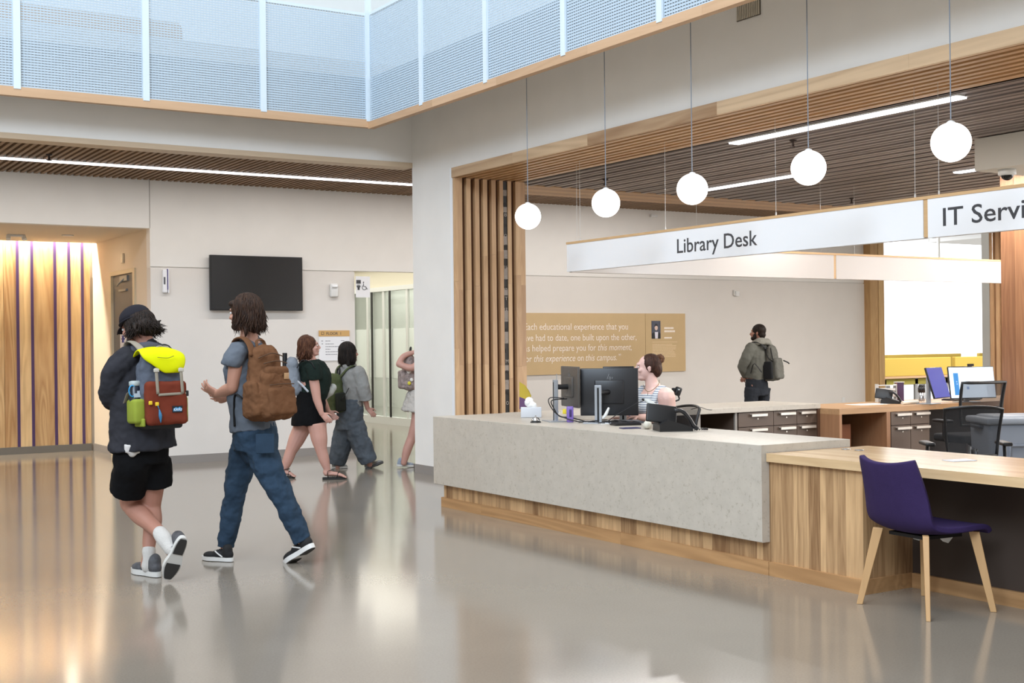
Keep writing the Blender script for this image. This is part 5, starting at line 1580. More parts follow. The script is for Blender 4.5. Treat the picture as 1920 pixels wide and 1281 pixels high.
# shorts
m_ = MB()
m_.tube([J(265, 815, 0.0), J(264, 845, 0.0), J(264, 868, 0.0)], [(0.165, 0.13), (0.178, 0.145), (0.175, 0.14)], n=20, side=l1)
m_.ball(J(247, 872, -0.06), (0.112, 0.112, 0.11), 16, 10); m_.ball(J(287, 870, 0.07), (0.108, 0.108, 0.10), 16, 10)
m_.tube([J(250, 862, -0.06), J(240, 920, 0.05)], [(0.115, 0.115), (0.118, 0.115)], n=18, sub=1, balls=False)
m_.tube([J(288, 860, 0.07), J(290, 911, 0.10)], [(0.110, 0.110), (0.108, 0.11)], n=18, sub=1, balls=False)
blob(m_, 'shorts', cloth('black_shorts', '#0c0c0e', vary=0.05), p1, voxel=0.009, smooth=3, folds=0.02, fscale=0.08)
# hair and cap
m_ = MB(); hm = hair_mat('dark_brown_hair', '#140e0b', '#2e211a')
HM = Mh @ Matrix.Scale(0.98, 4)
m_.ball((0, -0.03, 0.025), (0.088, 0.100, 0.09), 20, 14, HM)
m_.ball((0, -0.085, -0.035), (0.085, 0.065, 0.075), 18, 12, HM)
for q in (-1, 1): m_.ball((q * 0.072, -0.015, -0.03), (0.022, 0.045, 0.06), 12, 8, HM)
for k in range(16):
    a = rnd.uniform(-1.5, 1.5)
    p0 = HM @ Vector((math.sin(a) * 0.075, -0.05 - 0.05 * math.cos(a), rnd.uniform(-0.06, 0.03)))
    m_.tube([p0, p0 + (-Vector(HM.col[1][:3]) * rnd.uniform(0.01, 0.035) - UP * rnd.uniform(0.02, 0.05) + Vector(HM.col[0][:3]) * math.sin(a) * 0.02), p0 + (-Vector(HM.col[1][:3]) * rnd.uniform(0.02, 0.06) - UP * rnd.uniform(0.02, 0.07) + Vector(HM.col[0][:3]) * math.sin(a) * 0.04)], [0.018, 0.014, 0.006], n=8, sub=2)
blob(m_, 'hair', hm, p1, voxel=0.006, smooth=2, folds=0.008, fscale=0.03)
strands(p1, HM, hm, 340, (0.090, 0.104, 0.085), 0.005, -0.035, (0.06, 0.10), 0.06, 60, 0.008, th0=50)
m_ = MB(); cap_c = cloth('black_cap', '#26252b')
# crown of the cap
nC = 20
vs, fs = [], []
for j in range(9):
    ph = (PI / 2) * j / 8
    for i in range(nC):
        t = 2 * PI * i / nC
        vs.append(HM @ Vector((0.090 * math.sin(ph) * math.cos(t), -0.012 + 0.110 * math.sin(ph) * math.sin(t), 0.035 + 0.092 * math.cos(ph) ** 0.8)))
for j in range(8):
    fs += [(j * nC + i, j * nC + (i + 1) % nC, (j + 1) * nC + (i + 1) % nC, (j + 1) * nC + i) for i in range(nC)]
m_.add(vs, fs, smooth=True)
m_.tube([HM @ Vector((0.090 * math.cos(t), -0.012 + 0.110 * math.sin(t), 0.033)) for t in [2 * PI * i / 24 for i in range(25)]], [(0.006, 0.012)], n=8, sub=1, balls=False, side=UP)
cp = part(m_, 'cap', cap_c, p1, True)
md = cp.modifiers.new('t', 'SOLIDIFY'); md.thickness = 0.004
m_ = MB()
vs, fs = [], []
for i in range(9):
    for j in range(11):
        t = (j / 10 - 0.5) * 2
        vs.append(HM @ Vector((t * 0.072 * (1 - 0.35 * (i / 8) ** 2), 0.078 + 0.085 * (i / 8) * (1 - 0.35 * t * t), 0.036 - 0.022 * t * t - 0.022 * (i / 8))))
for i in range(8):
    for j in range(10):
        a = i * 11 + j; fs.append((a, a + 1, a + 12, a + 11))
m_.add(vs, fs, smooth=True)
o = part(m_, 'brim', cap_c, cp, True); md = o.modifiers.new('t', 'SOLIDIFY'); md.thickness = 0.004
add_eyes(p1, Mh, 0.98)
# socks and shoes
sock = cloth('white_socks', '#c4c0bb', bump=0.4, bscale=120)
m_ = MB(); m_.tube([J(300, 1000, -0.13), J(309, 1012, -0.15), J(321, 1030, -0.17)], [0.046, 0.050, 0.044], n=14); blob(m_, 'sock', sock, p1, voxel=0.006, smooth=2)
m_ = MB(); m_.tube([J(279, 1032, 0.05), J(280, 1048, 0.05), J(278, 1062, 0.06)], [0.043, 0.041, 0.045], n=14); blob(m_, 'sock', sock, p1, voxel=0.006, smooth=2)
gs = mat('grey_runner_upper', '#4b4b4e', 0.7, vary=0.35, vscale=30); ws = mat('white_sole', '#c9c7c2', 0.5); wl = mat('white_lace', '#c8c8c6', 0.7)
t0 = J(299, 1082, 0.0); t0.z = 0.004; t1 = J(251, 1074, 0.2); t1.z = 0.004
shoe(p1, t0, t1, UP, gs, ws, wl, stripe=wl)
shoe(p1, J(345, 1010, -0.24), J(313, 1087, -0.17), -plan(0.50, -0.80) * 0.9 - UP * 0.0, gs, ws, wl, stripe=wl)

# ------------------------------------------------------------------ the bright backpack
def bag_frame(c, n, lean=0.0):
    """x across (seen from behind), y outward from the wearer's back, z up."""
    n = Vector(n).normalized(); z = (UP + n * lean).normalized(); n = (n - z * n.dot(z)).normalized()
    x = n.cross(z)
    return frame(c, x, n, z)
n1 = plan(0.6, -0.8)
bb = J(300, 800, -0.15)
bg1 = thing('backpack', 'grey and rust backpack with a bright yellow flap, lime side pocket and water bottle', 'backpack', bb)
# x of this frame points to the viewer's left when n points at the viewer: flip it
def BF(c, n, lean=0.0):
    M = bag_frame(c, n, lean)
    return M @ Matrix.Diagonal((-1, 1, 1, 1))
B1 = BF((0, 0, 0), n1, -0.04)
def bpart(mb, name, m, parent, bev=0, **k): return part(mb, name, m, parent, bev=bev, **k)
tan_w = cloth('taupe_webbing', '#8f8779', bump=0.1)
m_ = MB(B1)
m_.rbox(0.27, 0.15, 0.40, 0.05, 4, M=Matrix.Translation((0, 0.0, 0.215)), taper=(0.97, 0.95))
m_.rbox(0.25, 0.13, 0.14, 0.05, 4, M=Matrix.Translation((0, 0.0, 0.41)), taper=(0.85, 0.8))
blob(m_, 'main_sack', cloth('slate_sack', '#565c68', bump=0.4, bscale=10), bg1, voxel=0.008, smooth=3, world=False, folds=0.025, fscale=0.05)
m_ = MB(B1); m_.rbox(0.26, 0.085, 0.27, 0.028, 4, M=Matrix.Translation((0.008, 0.085, 0.145)))
blob(m_, 'front_pocket', cloth('rust_nylon', '#6d3122', bump=0.3, bscale=10), bg1, voxel=0.007, smooth=2, world=False, folds=0.012, fscale=0.08)
m_ = MB(B1); m_.rbox(0.25, 0.10, 0.05, 0.02, 3, M=Matrix.Translation((0.0, 0.02, 0.012))); part(m_, 'base', blackm, bg1)
# flap
vs, fs = [], []
prof = [(-0.06, 0.478), (-0.01, 0.497), (0.04, 0.492), (0.08, 0.468), (0.105, 0.43), (0.115, 0.385), (0.117, 0.35), (0.113, 0.325)]
for i, (yy, zz_) in enumerate(prof):
    for j in range(15):
        s_ = -1 + 2 * j / 14
        q = i / 7
        hw = 0.148 if q < 0.55 else 0.148 * (1 - 0.9 * max(0, q - 0.55) ** 1.4)
        drop = 0.05 * (abs(s_) ** 2.2) * (1 - q) - 0.0
        lift = 0.085 * max(0, -s_ ) ** 1.3 * q        # the free corner on the left rides up
        vs.append((s_ * hw, yy - 0.03 * abs(s_) ** 3 * q, zz_ - drop + lift * 0.9))
for i in range(7):
    for j in range(14):
        a = i * 15 + j; fs.append((a, a + 1, a + 16, a + 15))
m_ = MB(B1); m_.add(vs, fs, smooth=True)
yellow = cloth('acid_yellow', '#d3d800', vary=0.05, bump=0.15, bscale=18, rough=0.6)
o = part(m_, 'flap', yellow, bg1); md = o.modifiers.new('t', 'SOLIDIFY'); md.thickness = 0.012; md = o.modifiers.new('s', 'SUBSURF'); md.levels = 1; md.render_levels = 1
m_ = MB(B1); m_.tube([(-0.05, 0.122, 0.425), (0.01, 0.126, 0.42), (0.05, 0.124, 0.432)], [0.0025], n=6); part(m_, 'zip', mat('dull_yellow', '#8f9208', 0.6), o)
# webbing
def strap(pts, wd, m, parent, name='strap', B=None, th=0.003, **k):
    m_ = MB(B or Matrix()); m_.tube(pts, [(wd, th)], n=8, sub=4, balls=False, **k)
    return part(m_, name, m, parent)
for x in (-0.062, 0.095):
    strap([(x, 0.118, 0.36), (x, 0.128, 0.30), (x + 0.004, 0.131, 0.20)], 0.010, tan_w, bg1, B=B1, side=(1, 0, 0))
    m_ = MB(B1); m_.rbox(0.034, 0.012, 0.022, 0.004, M=Matrix.Translation((x, 0.124, 0.345))); part(m_, 'buckle', mat('pale_buckle', '#b9b4a8', 0.4), bg1)
strap([(-0.055, 0.130, 0.195), (0.03, 0.134, 0.198), (0.125, 0.12, 0.20)], 0.008, tan_w, bg1, B=B1, side=(0, 0, 1))
m_ = MB(B1); m_.rbox(0.03, 0.02, 0.035, 0.005, M=Matrix.Translation((0.128, 0.112, 0.20))); part(m_, 'buckle', blackp, bg1)
m_ = MB(B1); m_.box(0.03, 0.095, 0.1295, 0.131, 0.085, 0.125); pt = part(m_, 'patch', mat('patch_black', '#10131c', 0.5), bg1)
m_ = MB(B1); m_.prism([(0.036, 0.092), (0.089, 0.092), (0.089, 0.108), (0.078, 0.119), (0.066, 0.112), (0.052, 0.117), (0.036, 0.105)], -0.1325, -0.131, M=Matrix(((1, 0, 0, 0), (0, 0, -1, 0), (0, 1, 0, 0), (0, 0, 0, 1)))); part(m_, 'patch_ground', mat('patch_blue', '#3b86b5', 0.5), pt)
tx = text('KAVU', 0.024, B1 @ frame((0.038, 0.1333, 0.094), (1, 0, 0), (0, 0, 1), (0, 1, 0)), mat('patch_white', '#dfe6ea', 0.5), pt, 'patch_word', width=0.05, world=False)
for x, z in ((-0.107, 0.148), (-0.066, 0.14)):
    m_ = MB(B1); m_.rbox(0.022, 0.014, 0.024, 0.005, M=Matrix.Translation((x, 0.132, z))); part(m_, 'toggle', mat('toggle_yellow', '#d9b51f', 0.5), bg1)
m_ = MB(B1); m_.tube([(-0.065, 0.136, 0.135), (-0.055, 0.138, 0.105)], [0.003], n=6, sub=1); m_.tube([(-0.055, 0.138, 0.105), (-0.050, 0.139, 0.07), (-0.048, 0.138, 0.03)], [0.004, 0.011, 0.004], n=8); part(m_, 'tassel', mat('tassel_blue', '#2d6f97', 0.6), bg1)
m_ = MB(B1); m_.rbox(0.075, 0.145, 0.15, 0.02, 3, M=Matrix.Translation((-0.150, 0.005, 0.10))); m_.rbox(0.02, 0.14, 0.05, 0.008, 3, M=Matrix.Translation((-0.137, 0.03, 0.03)))
part(m_, 'side_pocket', cloth('lime_pocket', '#8a9638', vary=0.06, rough=0.7), bg1)
m_ = MB(B1); m_.rbox(0.03, 0.13, 0.16, 0.012, 3, M=Matrix.Translation((0.146, 0.0, 0.10))); part(m_, 'side_pocket', MATS['lime_pocket'], bg1)
for q, pts in ((1, [J(290, 664, -0.2), J(272, 640, -0.14), J(256, 645, -0.05)]),):
    pass
o_ = ORG[bg1.name]
for pts in ([J(272, 668, -0.22), J(262, 652, -0.20), J(247, 641, -0.12), J(238, 648, -0.02), J(240, 690, 0.06)], [J(318, 668, -0.06), J(311, 652, 0.0), J(306, 650, 0.06)]):
    m_ = MB(); m_.tube([q - o_ for q in pts], [(0.022, 0.007)], n=8, side=l1 * 0.7 + h1 * 0.3); part(m_, 'shoulder_strap', tan_w, bg1)
m_ = MB(); m_.tube([q - o_ for q in (J(258, 752, -0.22), J(243, 735, -0.26), J(234, 756, -0.18), J(228, 774, -0.12))], [(0.011, 0.003)], n=8, side=l1); part(m_, 'lower_strap', tan_w, bg1)
m_ = MB(); m_.tube([q - o_ for q in (J(287, 657, -0.17), J(294, 651, -0.17), J(303, 650, -0.13), J(309, 656, -0.12))], [0.006], n=8); part(m_, 'grab_loop', tan_w, bg1)
# bottle in the side pocket
bo = thing('water_bottle', 'dark water bottle with a pale lid and a blue clip in the lime backpack pocket', 'bottle', tuple(bb + (B1 @ Vector((-0.152, 0.0, 0.06)))))
R3 = B1.to_3x3().to_4x4()
m_ = MB(R3); m_.lathe([(0.030, 0.0), (0.034, 0.01), (0.034, 0.19), (0.026, 0.20)], 24); part(m_, 'body', mat('bottle_navy', '#141d2c', 0.3), bo)
m_ = MB(R3); m_.lathe([(0.034, 0.195), (0.036, 0.20), (0.036, 0.222), (0.022, 0.228)], 24); part(m_, 'lid', mat('bottle_lid', '#9aa3a2', 0.4), bo)
m_ = MB(R3); m_.tube([(-0.026 + 0.021 * math.cos(t), 0.026, 0.165 + 0.034 * math.sin(t)) for t in [2 * PI * i / 14 for i in range(15)]], [0.0045], n=6, sub=1, balls=False); part(m_, 'clip', mat('clip_blue', '#2f8fc4', 0.3), bo)
m_ = MB(R3); m_.box(-0.02, 0.022, 0.0335, 0.0355, 0.125, 0.15); m_.box(0.0, 0.03, 0.0335, 0.035, 0.15, 0.165); part(m_, 'sticker', mat('sticker_pale', '#aeb9c6', 0.5), bo)

# ------------------------------------------------------------------ man with the brown backpack
D2 = 8.55
J = lambda x, y, dd=0.0: at(x, y, D2 + dd)
h2 = plan(-0.88, 0.47); l2 = plan(-0.47, -0.88)
base = J(480, 1056); base.z = 0
p2 = thing('person', 'person with long brown hair, grey t-shirt and blue jeans, wearing the brown backpack', 'person', base)
m_ = MB()
Mh = head_frame(J(458, 588, 0.0), plan(-0.88, 0.40) - UP * 0.05)
add_head(m_, Mh, 1.0, neck_to=J(468, 645, 0.0))
m_.tube([J(468, 648), J(468, 690), J(470, 760), J(478, 815), J(478, 835)], [(0.12, 0.08), (0.17, 0.11), (0.145, 0.10), (0.15, 0.12), (0.13, 0.11)], n=18, side=l2)
aL = [J(446, 662, -0.17), J(436, 727, -0.16), J(409, 739, 0.0)]
aR = [J(486, 660, 0.17), J(470, 735, 0.20), J(436, 741, 0.20)]
m_.tube([aL[0], aL[0].lerp(aL[1], 0.5), aL[1]], [0.056, 0.048, 0.041], n=14); m_.tube([aL[1], aL[1].lerp(aL[2], 0.4), aL[2]], [0.041, 0.042, 0.027], n=14)
m_.tube([aR[0], aR[0].lerp(aR[1], 0.5), aR[1]], [0.056, 0.048, 0.041], n=14); m_.tube([aR[1], aR[1].lerp(aR[2], 0.4), aR[2]], [0.041, 0.040, 0.027], n=14)
add_hand(m_, aL[2], plan(-0.85, 0.25) + UP * 0.45, UP * 0.7 + plan(0.2, 0.7), 1.02, curl=(0.1, 0.22, 0.3, 0.35), thumb=1, spread=0.12)
add_hand(m_, aR[2], plan(-0.85, 0.1) - UP * 0.35, UP * 0.6 + plan(-0.1, -0.8) * -0.6, 1.02, curl=(0.15, 0.2, 0.25, 0.3), thumb=-1, spread=0.14)
Lh, Lk, La = J(490, 835, -0.09), J(524, 918, -0.13), J(566, 1012, -0.12)
Rh, Rk, Ra = J(466, 835, 0.09), J(441, 925, 0.06), J(424, 1022, 0.06)
for a in ((Lh, Lk, La), (Rh, Rk, Ra)):
    m_.tube([a[0], a[0].lerp(a[1], 0.5), a[1]], [0.065, 0.07, 0.055], n=12); m_.tube([a[1], a[1].lerp(a[2], 0.35), a[2]], [0.052, 0.052, 0.036], n=12)
m_.tube([La, J(572, 1028, -0.12)], [0.034, 0.03], n=10, sub=1); m_.tube([Ra, J(420, 1036, 0.06)], [0.034, 0.03], n=10, sub=1)
blob(m_, 'body', skin_b, p2, voxel=0.0058, smooth=3)
m_ = MB()
m_.tube([J(468, 640), J(467, 652), J(466, 690), J(468, 750), J(474, 790), J(476, 806)],
        [(0.085, 0.07), (0.16, 0.10), (0.195, 0.135), (0.165, 0.125), (0.168, 0.14), (0.172, 0.145)], n=24, side=l2)
m_.tube([J(450, 656, -0.14), J(441, 668, -0.17), J(435, 686, -0.17)], [0.072, 0.070, 0.072], n=14, balls=False)
m_.tube([J(484, 656, 0.14), J(488, 686, 0.20)], [0.07, 0.07], n=14, sub=1, balls=False)
m_.ball(J(448, 660, -0.14), 0.068, 14, 10)
blob(m_, 't_shirt', cloth('grey_tee', '#5f656e', vary=0.08), p2, voxel=0.008, smooth=3, folds=0.025, fscale=0.08)
m_ = MB()
m_.tube([J(478, 794), J(479, 815), J(479, 845)], [(0.150, 0.125), (0.168, 0.142), (0.160, 0.14)], n=20, side=l2)
m_.tube([J(488, 835, -0.08), J(503, 878, -0.11), J(524, 918, -0.13)], [0.108, 0.100, 0.080], n=16)
m_.tube([J(524, 918, -0.13), J(545, 965, -0.13), J(568, 1013, -0.12)], [0.080, 0.073, 0.062], n=16, balls=False)
m_.tube([J(464, 835, 0.08), J(450, 880, 0.08), J(440, 925, 0.06)], [0.105, 0.092, 0.074], n=16)
m_.tube([J(440, 925, 0.06), J(433, 970, 0.06), J(423, 1027, 0.06)], [0.074, 0.070, 0.056], n=16, balls=False)
m_.ball(J(478, 850, 0), (0.10, 0.10, 0.08), 16, 10)
jean = cloth('blue_denim', '#2f4052', vary=0.22, vscale=6, bump=0.5, bscale=9)
jo = blob(m_, 'jeans', jean, p2, voxel=0.0075, smooth=3, folds=0.03, fscale=0.07)
m_ = MB(); o_ = ORG[p2.name]
m_.rbox(0.12, 0.014, 0.13, 0.006, M=frame(J(497, 832, -0.235) - o_, plan(0.88, 0.25), plan(0.25, -0.88) * -1, UP))
part(m_, 'back_pocket', jean, jo)
m_ = MB(); hm2 = hair_mat('chestnut_hair', '#20130d', '#452e20')
HM = Mh
m_.ball((0, -0.02, 0.032), (0.092, 0.108, 0.098), 20, 14, HM)
m_.ball((0, -0.075, -0.04), (0.088, 0.070, 0.10), 18, 12, HM)
for q in (-1, 1):
    m_.ball((q * 0.074, -0.012, -0.02), (0.022, 0.046, 0.075), 12, 8, HM)
    m_.ball((q * 0.04, 0.048, 0.066), (0.045, 0.035, 0.028), 12, 8, HM)
Hx, Hy = Vector(HM.col[0][:3]), Vector(HM.col[1][:3])
for k in range(14):
    a = rnd.uniform(-1.6, 1.6)
    p0 = HM @ Vector((math.sin(a) * 0.080, -0.045 - 0.055 * math.cos(a), rnd.uniform(-0.09, 0.02)))
    m_.tube([p0, p0 - Hy * rnd.uniform(0.0, 0.02) - UP * rnd.uniform(0.03, 0.05) + Hx * math.sin(a) * 0.008, p0 - Hy * rnd.uniform(0.0, 0.035) - UP * rnd.uniform(0.05, 0.085) + Hx * math.sin(a) * rnd.uniform(-0.01, 0.02)], [0.018, 0.014, 0.005], n=8, sub=2)
blob(m_, 'hair', hm2, p2, voxel=0.0058, smooth=2, folds=0.006, fscale=0.025)
strands(p2, HM, hm2, 460, (0.096, 0.114, 0.105), 0.03, -0.022, (0.08, 0.15), 0.03, 74, 0.010)
m_ = MB(); m_.ball((0, 0.062, -0.085), (0.046, 0.040, 0.030), 14, 10, HM); m_.ball((0, 0.082, -0.045), (0.03, 0.02, 0.008), 12, 8, HM)
for q in (-1, 1): m_.ball((q * 0.05, 0.035, -0.065), (0.018, 0.035, 0.034), 10, 8, HM)
blob(m_, 'beard', hm2, p2, voxel=0.006, smooth=2, folds=0.006, fscale=0.02)
add_eyes(p2, Mh)
bs = mat('black_runner_upper', '#131315', 0.8); ws2 = mat('bright_sole', '#d6d4d0', 0.5)
t0 = J(437, 1052, 0.0); t0.z = 0.004; t1 = J(381, 1050, 0.10); t1.z = 0.004
shoe(p2, t0, t1, UP, bs, ws2, mat('black_lace', '#1b1b1d', 0.8), stripe=ws2)
shoe(p2, J(588, 1027, -0.18), J(537, 1061, -0.02) , plan(-0.45, 0.35) + UP * 0.75, bs, ws2, MATS['black_lace'], stripe=ws2)

n2 = plan(0.80, -0.60)
bb = J(500, 792, -0.14)
bg2 = thing('backpack', 'large tan brown canvas backpack with a small square patch', 'backpack', bb)
B2 = BF((0, 0, 0), n2, -0.10)
brown = cloth('tan_canvas', '#684730', vary=0.10, bump=0.45, bscale=10)
m_ = MB(B2)
m_.rbox(0.30, 0.20, 0.50, 0.07, 4, M=Matrix.Translation((0, 0.02, 0.26)), taper=(0.78, 0.55))
m_.rbox(0.28, 0.13, 0.33, 0.06, 4, M=Matrix.Translation((0, 0.11, 0.175)), taper=(0.85, 0.7))
for q in (-1, 1): m_.rbox(0.06, 0.17, 0.24, 0.028, 4, M=Matrix.Translation((q * 0.142, 0.03, 0.15)), taper=(0.7, 0.8))
blob(m_, 'main_sack', brown, bg2, voxel=0.0075, smooth=3, world=False, folds=0.03, fscale=0.06)
m_ = MB(B2); m_.rbox(0.235, 0.07, 0.19, 0.028, 4, M=Matrix.Translation((0.005, 0.155, 0.13)), taper=(0.95, 0.8)); blob(m_, 'front_pocket', brown, bg2, voxel=0.006, smooth=2, world=False, folds=0.012, fscale=0.05)
m_ = MB(B2); m_.rbox(0.215, 0.07, 0.115, 0.028, 4, M=Matrix.Translation((0.005, 0.118, 0.305)) @ Matrix.Rotation(-0.25, 4, 'X'), taper=(0.9, 0.75)); blob(m_, 'upper_pocket', brown, bg2, voxel=0.006, smooth=2, world=False, folds=0.012, fscale=0.05)
m_ = MB(B2); m_.rbox(0.042, 0.005, 0.042, 0.002, M=Matrix.Translation((0.062, 0.158, 0.292)) @ Matrix.Rotation(-0.12, 4, 'X')); part(m_, 'patch', mat('patch_tan', '#b08a62', 0.6), bg2)
zipm = mat('zip_dark', '#4b2f16', 0.6)
m_ = MB(B2)
m_.tube([(-0.10, 0.170, 0.235), (0, 0.188, 0.24), (0.11, 0.170, 0.238)], [0.004], n=6); m_.tube([(-0.10, 0.13, 0.38), (0, 0.145, 0.395), (0.1, 0.13, 0.38)], [0.004], n=6); m_.tube([(-0.11, 0.095, 0.42), (0, 0.105, 0.45), (0.1, 0.095, 0.43)], [0.004], n=6)
part(m_, 'zips', zipm, bg2)
m_ = MB(B2); m_.tube([(-0.04, 0.01, 0.50), (-0.03, 0.0, 0.545), (0.03, 0.0, 0.545), (0.04, 0.01, 0.50)], [(0.010, 0.005)], n=8); part(m_, 'grab_loop', brown, bg2)
o_ = ORG[bg2.name]
for pts in ([J(474, 668, -0.22), J(468, 646, -0.19), J(456, 634, -0.13), J(441, 640, -0.07), J(438, 670, -0.02)], [J(498, 658, 0.02), J(490, 640, 0.06), J(480, 634, 0.12)]):
    m_ = MB(); m_.tube([q - o_ for q in pts], [(0.032, 0.010)], n=10, side=l2); part(m_, 'shoulder_strap', brown, bg2)
m_ = MB(); m_.tube([q - o_ for q in (J(455, 748, -0.2), J(441, 740, -0.17), J(439, 775, -0.15), J(440, 800, -0.15))], [(0.012, 0.003)], n=8, side=l2); part(m_, 'loose_strap', mat('black_webbing', '#161618', 0.8), bg2)
# ------------------------------------------------------------------ woman in the black dress, walking right
D3 = 13.88
J = lambda x, y, dd=0.0: at(x, y, D3 + dd)
h3 = plan(0.96, 0.28); l3 = plan(-0.28, 0.96); r3 = -l3
base = J(590, 899); base.z = 0
p3 = thing('person', 'person with wavy brown hair, dark green top, black shorts and sandals, walking right', 'person', base)
m_ = MB()
Mh = head_frame(J(581, 650, 0.0), plan(0.98, 0.18) + UP * 0.06)
add_head(m_, Mh, 0.96, neck_to=J(583, 680, 0.0), jaw=1.1)
m_.tube([J(582, 682), J(588, 712), J(585, 755), J(580, 790)], [(0.12, 0.09), (0.17, 0.14), (0.16, 0.13), (0.17, 0.14)], n=18, side=l3)
aR = [J(586, 692, -0.17), J(594, 748, -0.18), J(603, 776, -0.18)]
aL = [J(592, 690, 0.17), J(602, 745, 0.2), J(616, 772, 0.2)]
for a in (aR, aL):
    m_.tube([a[0], a[0].lerp(a[1], 0.5), a[1]], [0.062, 0.056, 0.046], n=14); m_.tube([a[1], a[1].lerp(a[2], 0.35), a[2]], [0.046, 0.042, 0.028], n=12)
add_hand(m_, aR[2], plan(0.15, 0) - UP, l3, 0.95, curl=(0.25, 0.3, 0.35, 0.4), thumb=1)
add_hand(m_, aL[2], plan(0.2, 0) - UP, -l3, 0.95, thumb=-1)
Rh, Rk, Ra = J(594, 795, -0.08), J(602, 843, -0.10), J(614, 882, -0.10)
Lh, Lk, La = J(570, 795, 0.08), J(546, 845, 0.08), J(532, 884, 0.08)
for a in ((Rh, Rk, Ra), (Lh, Lk, La)):
    m_.tube([a[0], a[0].lerp(a[1], 0.5), a[1]], [0.105, 0.092, 0.066], n=14); m_.tube([a[1], a[1].lerp(a[2], 0.4), a[2]], [0.064, 0.060, 0.036], n=14)
# feet with toes
for an, tow in ((Ra, J(644, 894, -0.10)), (La, J(549, 897, 0.06))):
    hl = Vector((an.x, an.y, 0.045)) - h3 * 0.02
    te = Vector((tow.x, tow.y, 0.035))
    m_.tube([an, hl + UP * 0.02, hl.lerp(te, 0.5) + UP * 0.02, te], [0.036, (0.034, 0.03), (0.038, 0.026), (0.042, 0.016)], n=12, side=l3)
    dd_ = (te - hl).normalized(); sd_ = dd_.cross(UP)
    for k in range(5):
        m_.tube([te + sd_ * (0.032 - 0.016 * k) - UP * 0.004, te + sd_ * (0.036 - 0.017 * k) + dd_ * (0.036 - 0.004 * abs(k - 1)) - UP * 0.012], [0.0105 if k == 0 else 0.0085], n=8, sub=1)
blob(m_, 'body', mat('skin_warm', '#b98c7e', 0.55, vary=0.04, vscale=9), p3, voxel=0.0075, smooth=3)
m_ = MB()
m_.tube([J(582, 676), J(584, 686), J(592, 706), J(592, 726), J(584, 745)], [(0.11, 0.10), (0.18, 0.145), (0.20, 0.17), (0.185, 0.155), (0.175, 0.145)], n=22, side=l3)
m_.tube([J(587, 688, -0.15), J(590, 700, -0.18), J(591, 712, -0.18)], [0.078, 0.082, 0.080], n=14, balls=False); m_.ball(J(586, 690, -0.15), 0.084, 12, 8); m_.ball(J(591, 690, 0.15), 0.084, 12, 8)
m_.tube([J(592, 688, 0.15), J(594, 712, 0.19)], [0.08, 0.08], n=14, sub=1, balls=False)
blob(m_, 'top', cloth('dark_green_top', '#18231f', vary=0.1), p3, voxel=0.009, smooth=3, folds=0.02, fscale=0.07)
m_ = MB()
m_.tube([J(584, 735), J(582, 760), J(579, 785), J(579, 797)], [(0.175, 0.15), (0.185, 0.165), (0.195, 0.185), (0.195, 0.19)], n=22, side=l3)
blob(m_, 'shorts', cloth('black_skort', '#0b0b0d', vary=0.05), p3, voxel=0.009, smooth=3, folds=0.015, fscale=0.08)
m_ = MB(); hm3 = hair_mat('auburn_hair', '#35190f', '#6b4630')
m_.ball((0, -0.025, 0.03), (0.092, 0.100, 0.096), 20, 14, Mh); m_.ball((0, -0.07, -0.06), (0.085, 0.07, 0.11), 18, 12, Mh)
for q in (-1, 1): m_.ball((q * 0.072, -0.02, -0.05), (0.024, 0.05, 0.10), 12, 8, Mh)
Hx, Hy = Vector(Mh.col[0][:3]), Vector(Mh.col[1][:3])
for k in range(12):
    a = rnd.uniform(-1.7, 1.7)
    p0 = Mh @ Vector((math.sin(a) * 0.082, -0.045 - 0.05 * math.cos(a), rnd.uniform(-0.11, 0.0)))
    m_.tube([p0, p0 - Hy * rnd.uniform(-0.01, 0.03) - UP * 0.04 + Hx * rnd.uniform(-.01, .01), p0 - Hy * rnd.uniform(-0.01, 0.03) - UP * rnd.uniform(0.06, 0.09)], [0.020, 0.016, 0.006], n=8, sub=2)
blob(m_, 'hair', hm3, p3, voxel=0.007, smooth=2, folds=0.01, fscale=0.03)
strands(p3, Mh, hm3, 260, (0.096, 0.104, 0.102), 0.028, -0.025, (0.09, 0.15), 0.03, 72, 0.010, r0=0.0045)
add_eyes(p3, Mh, 0.96)
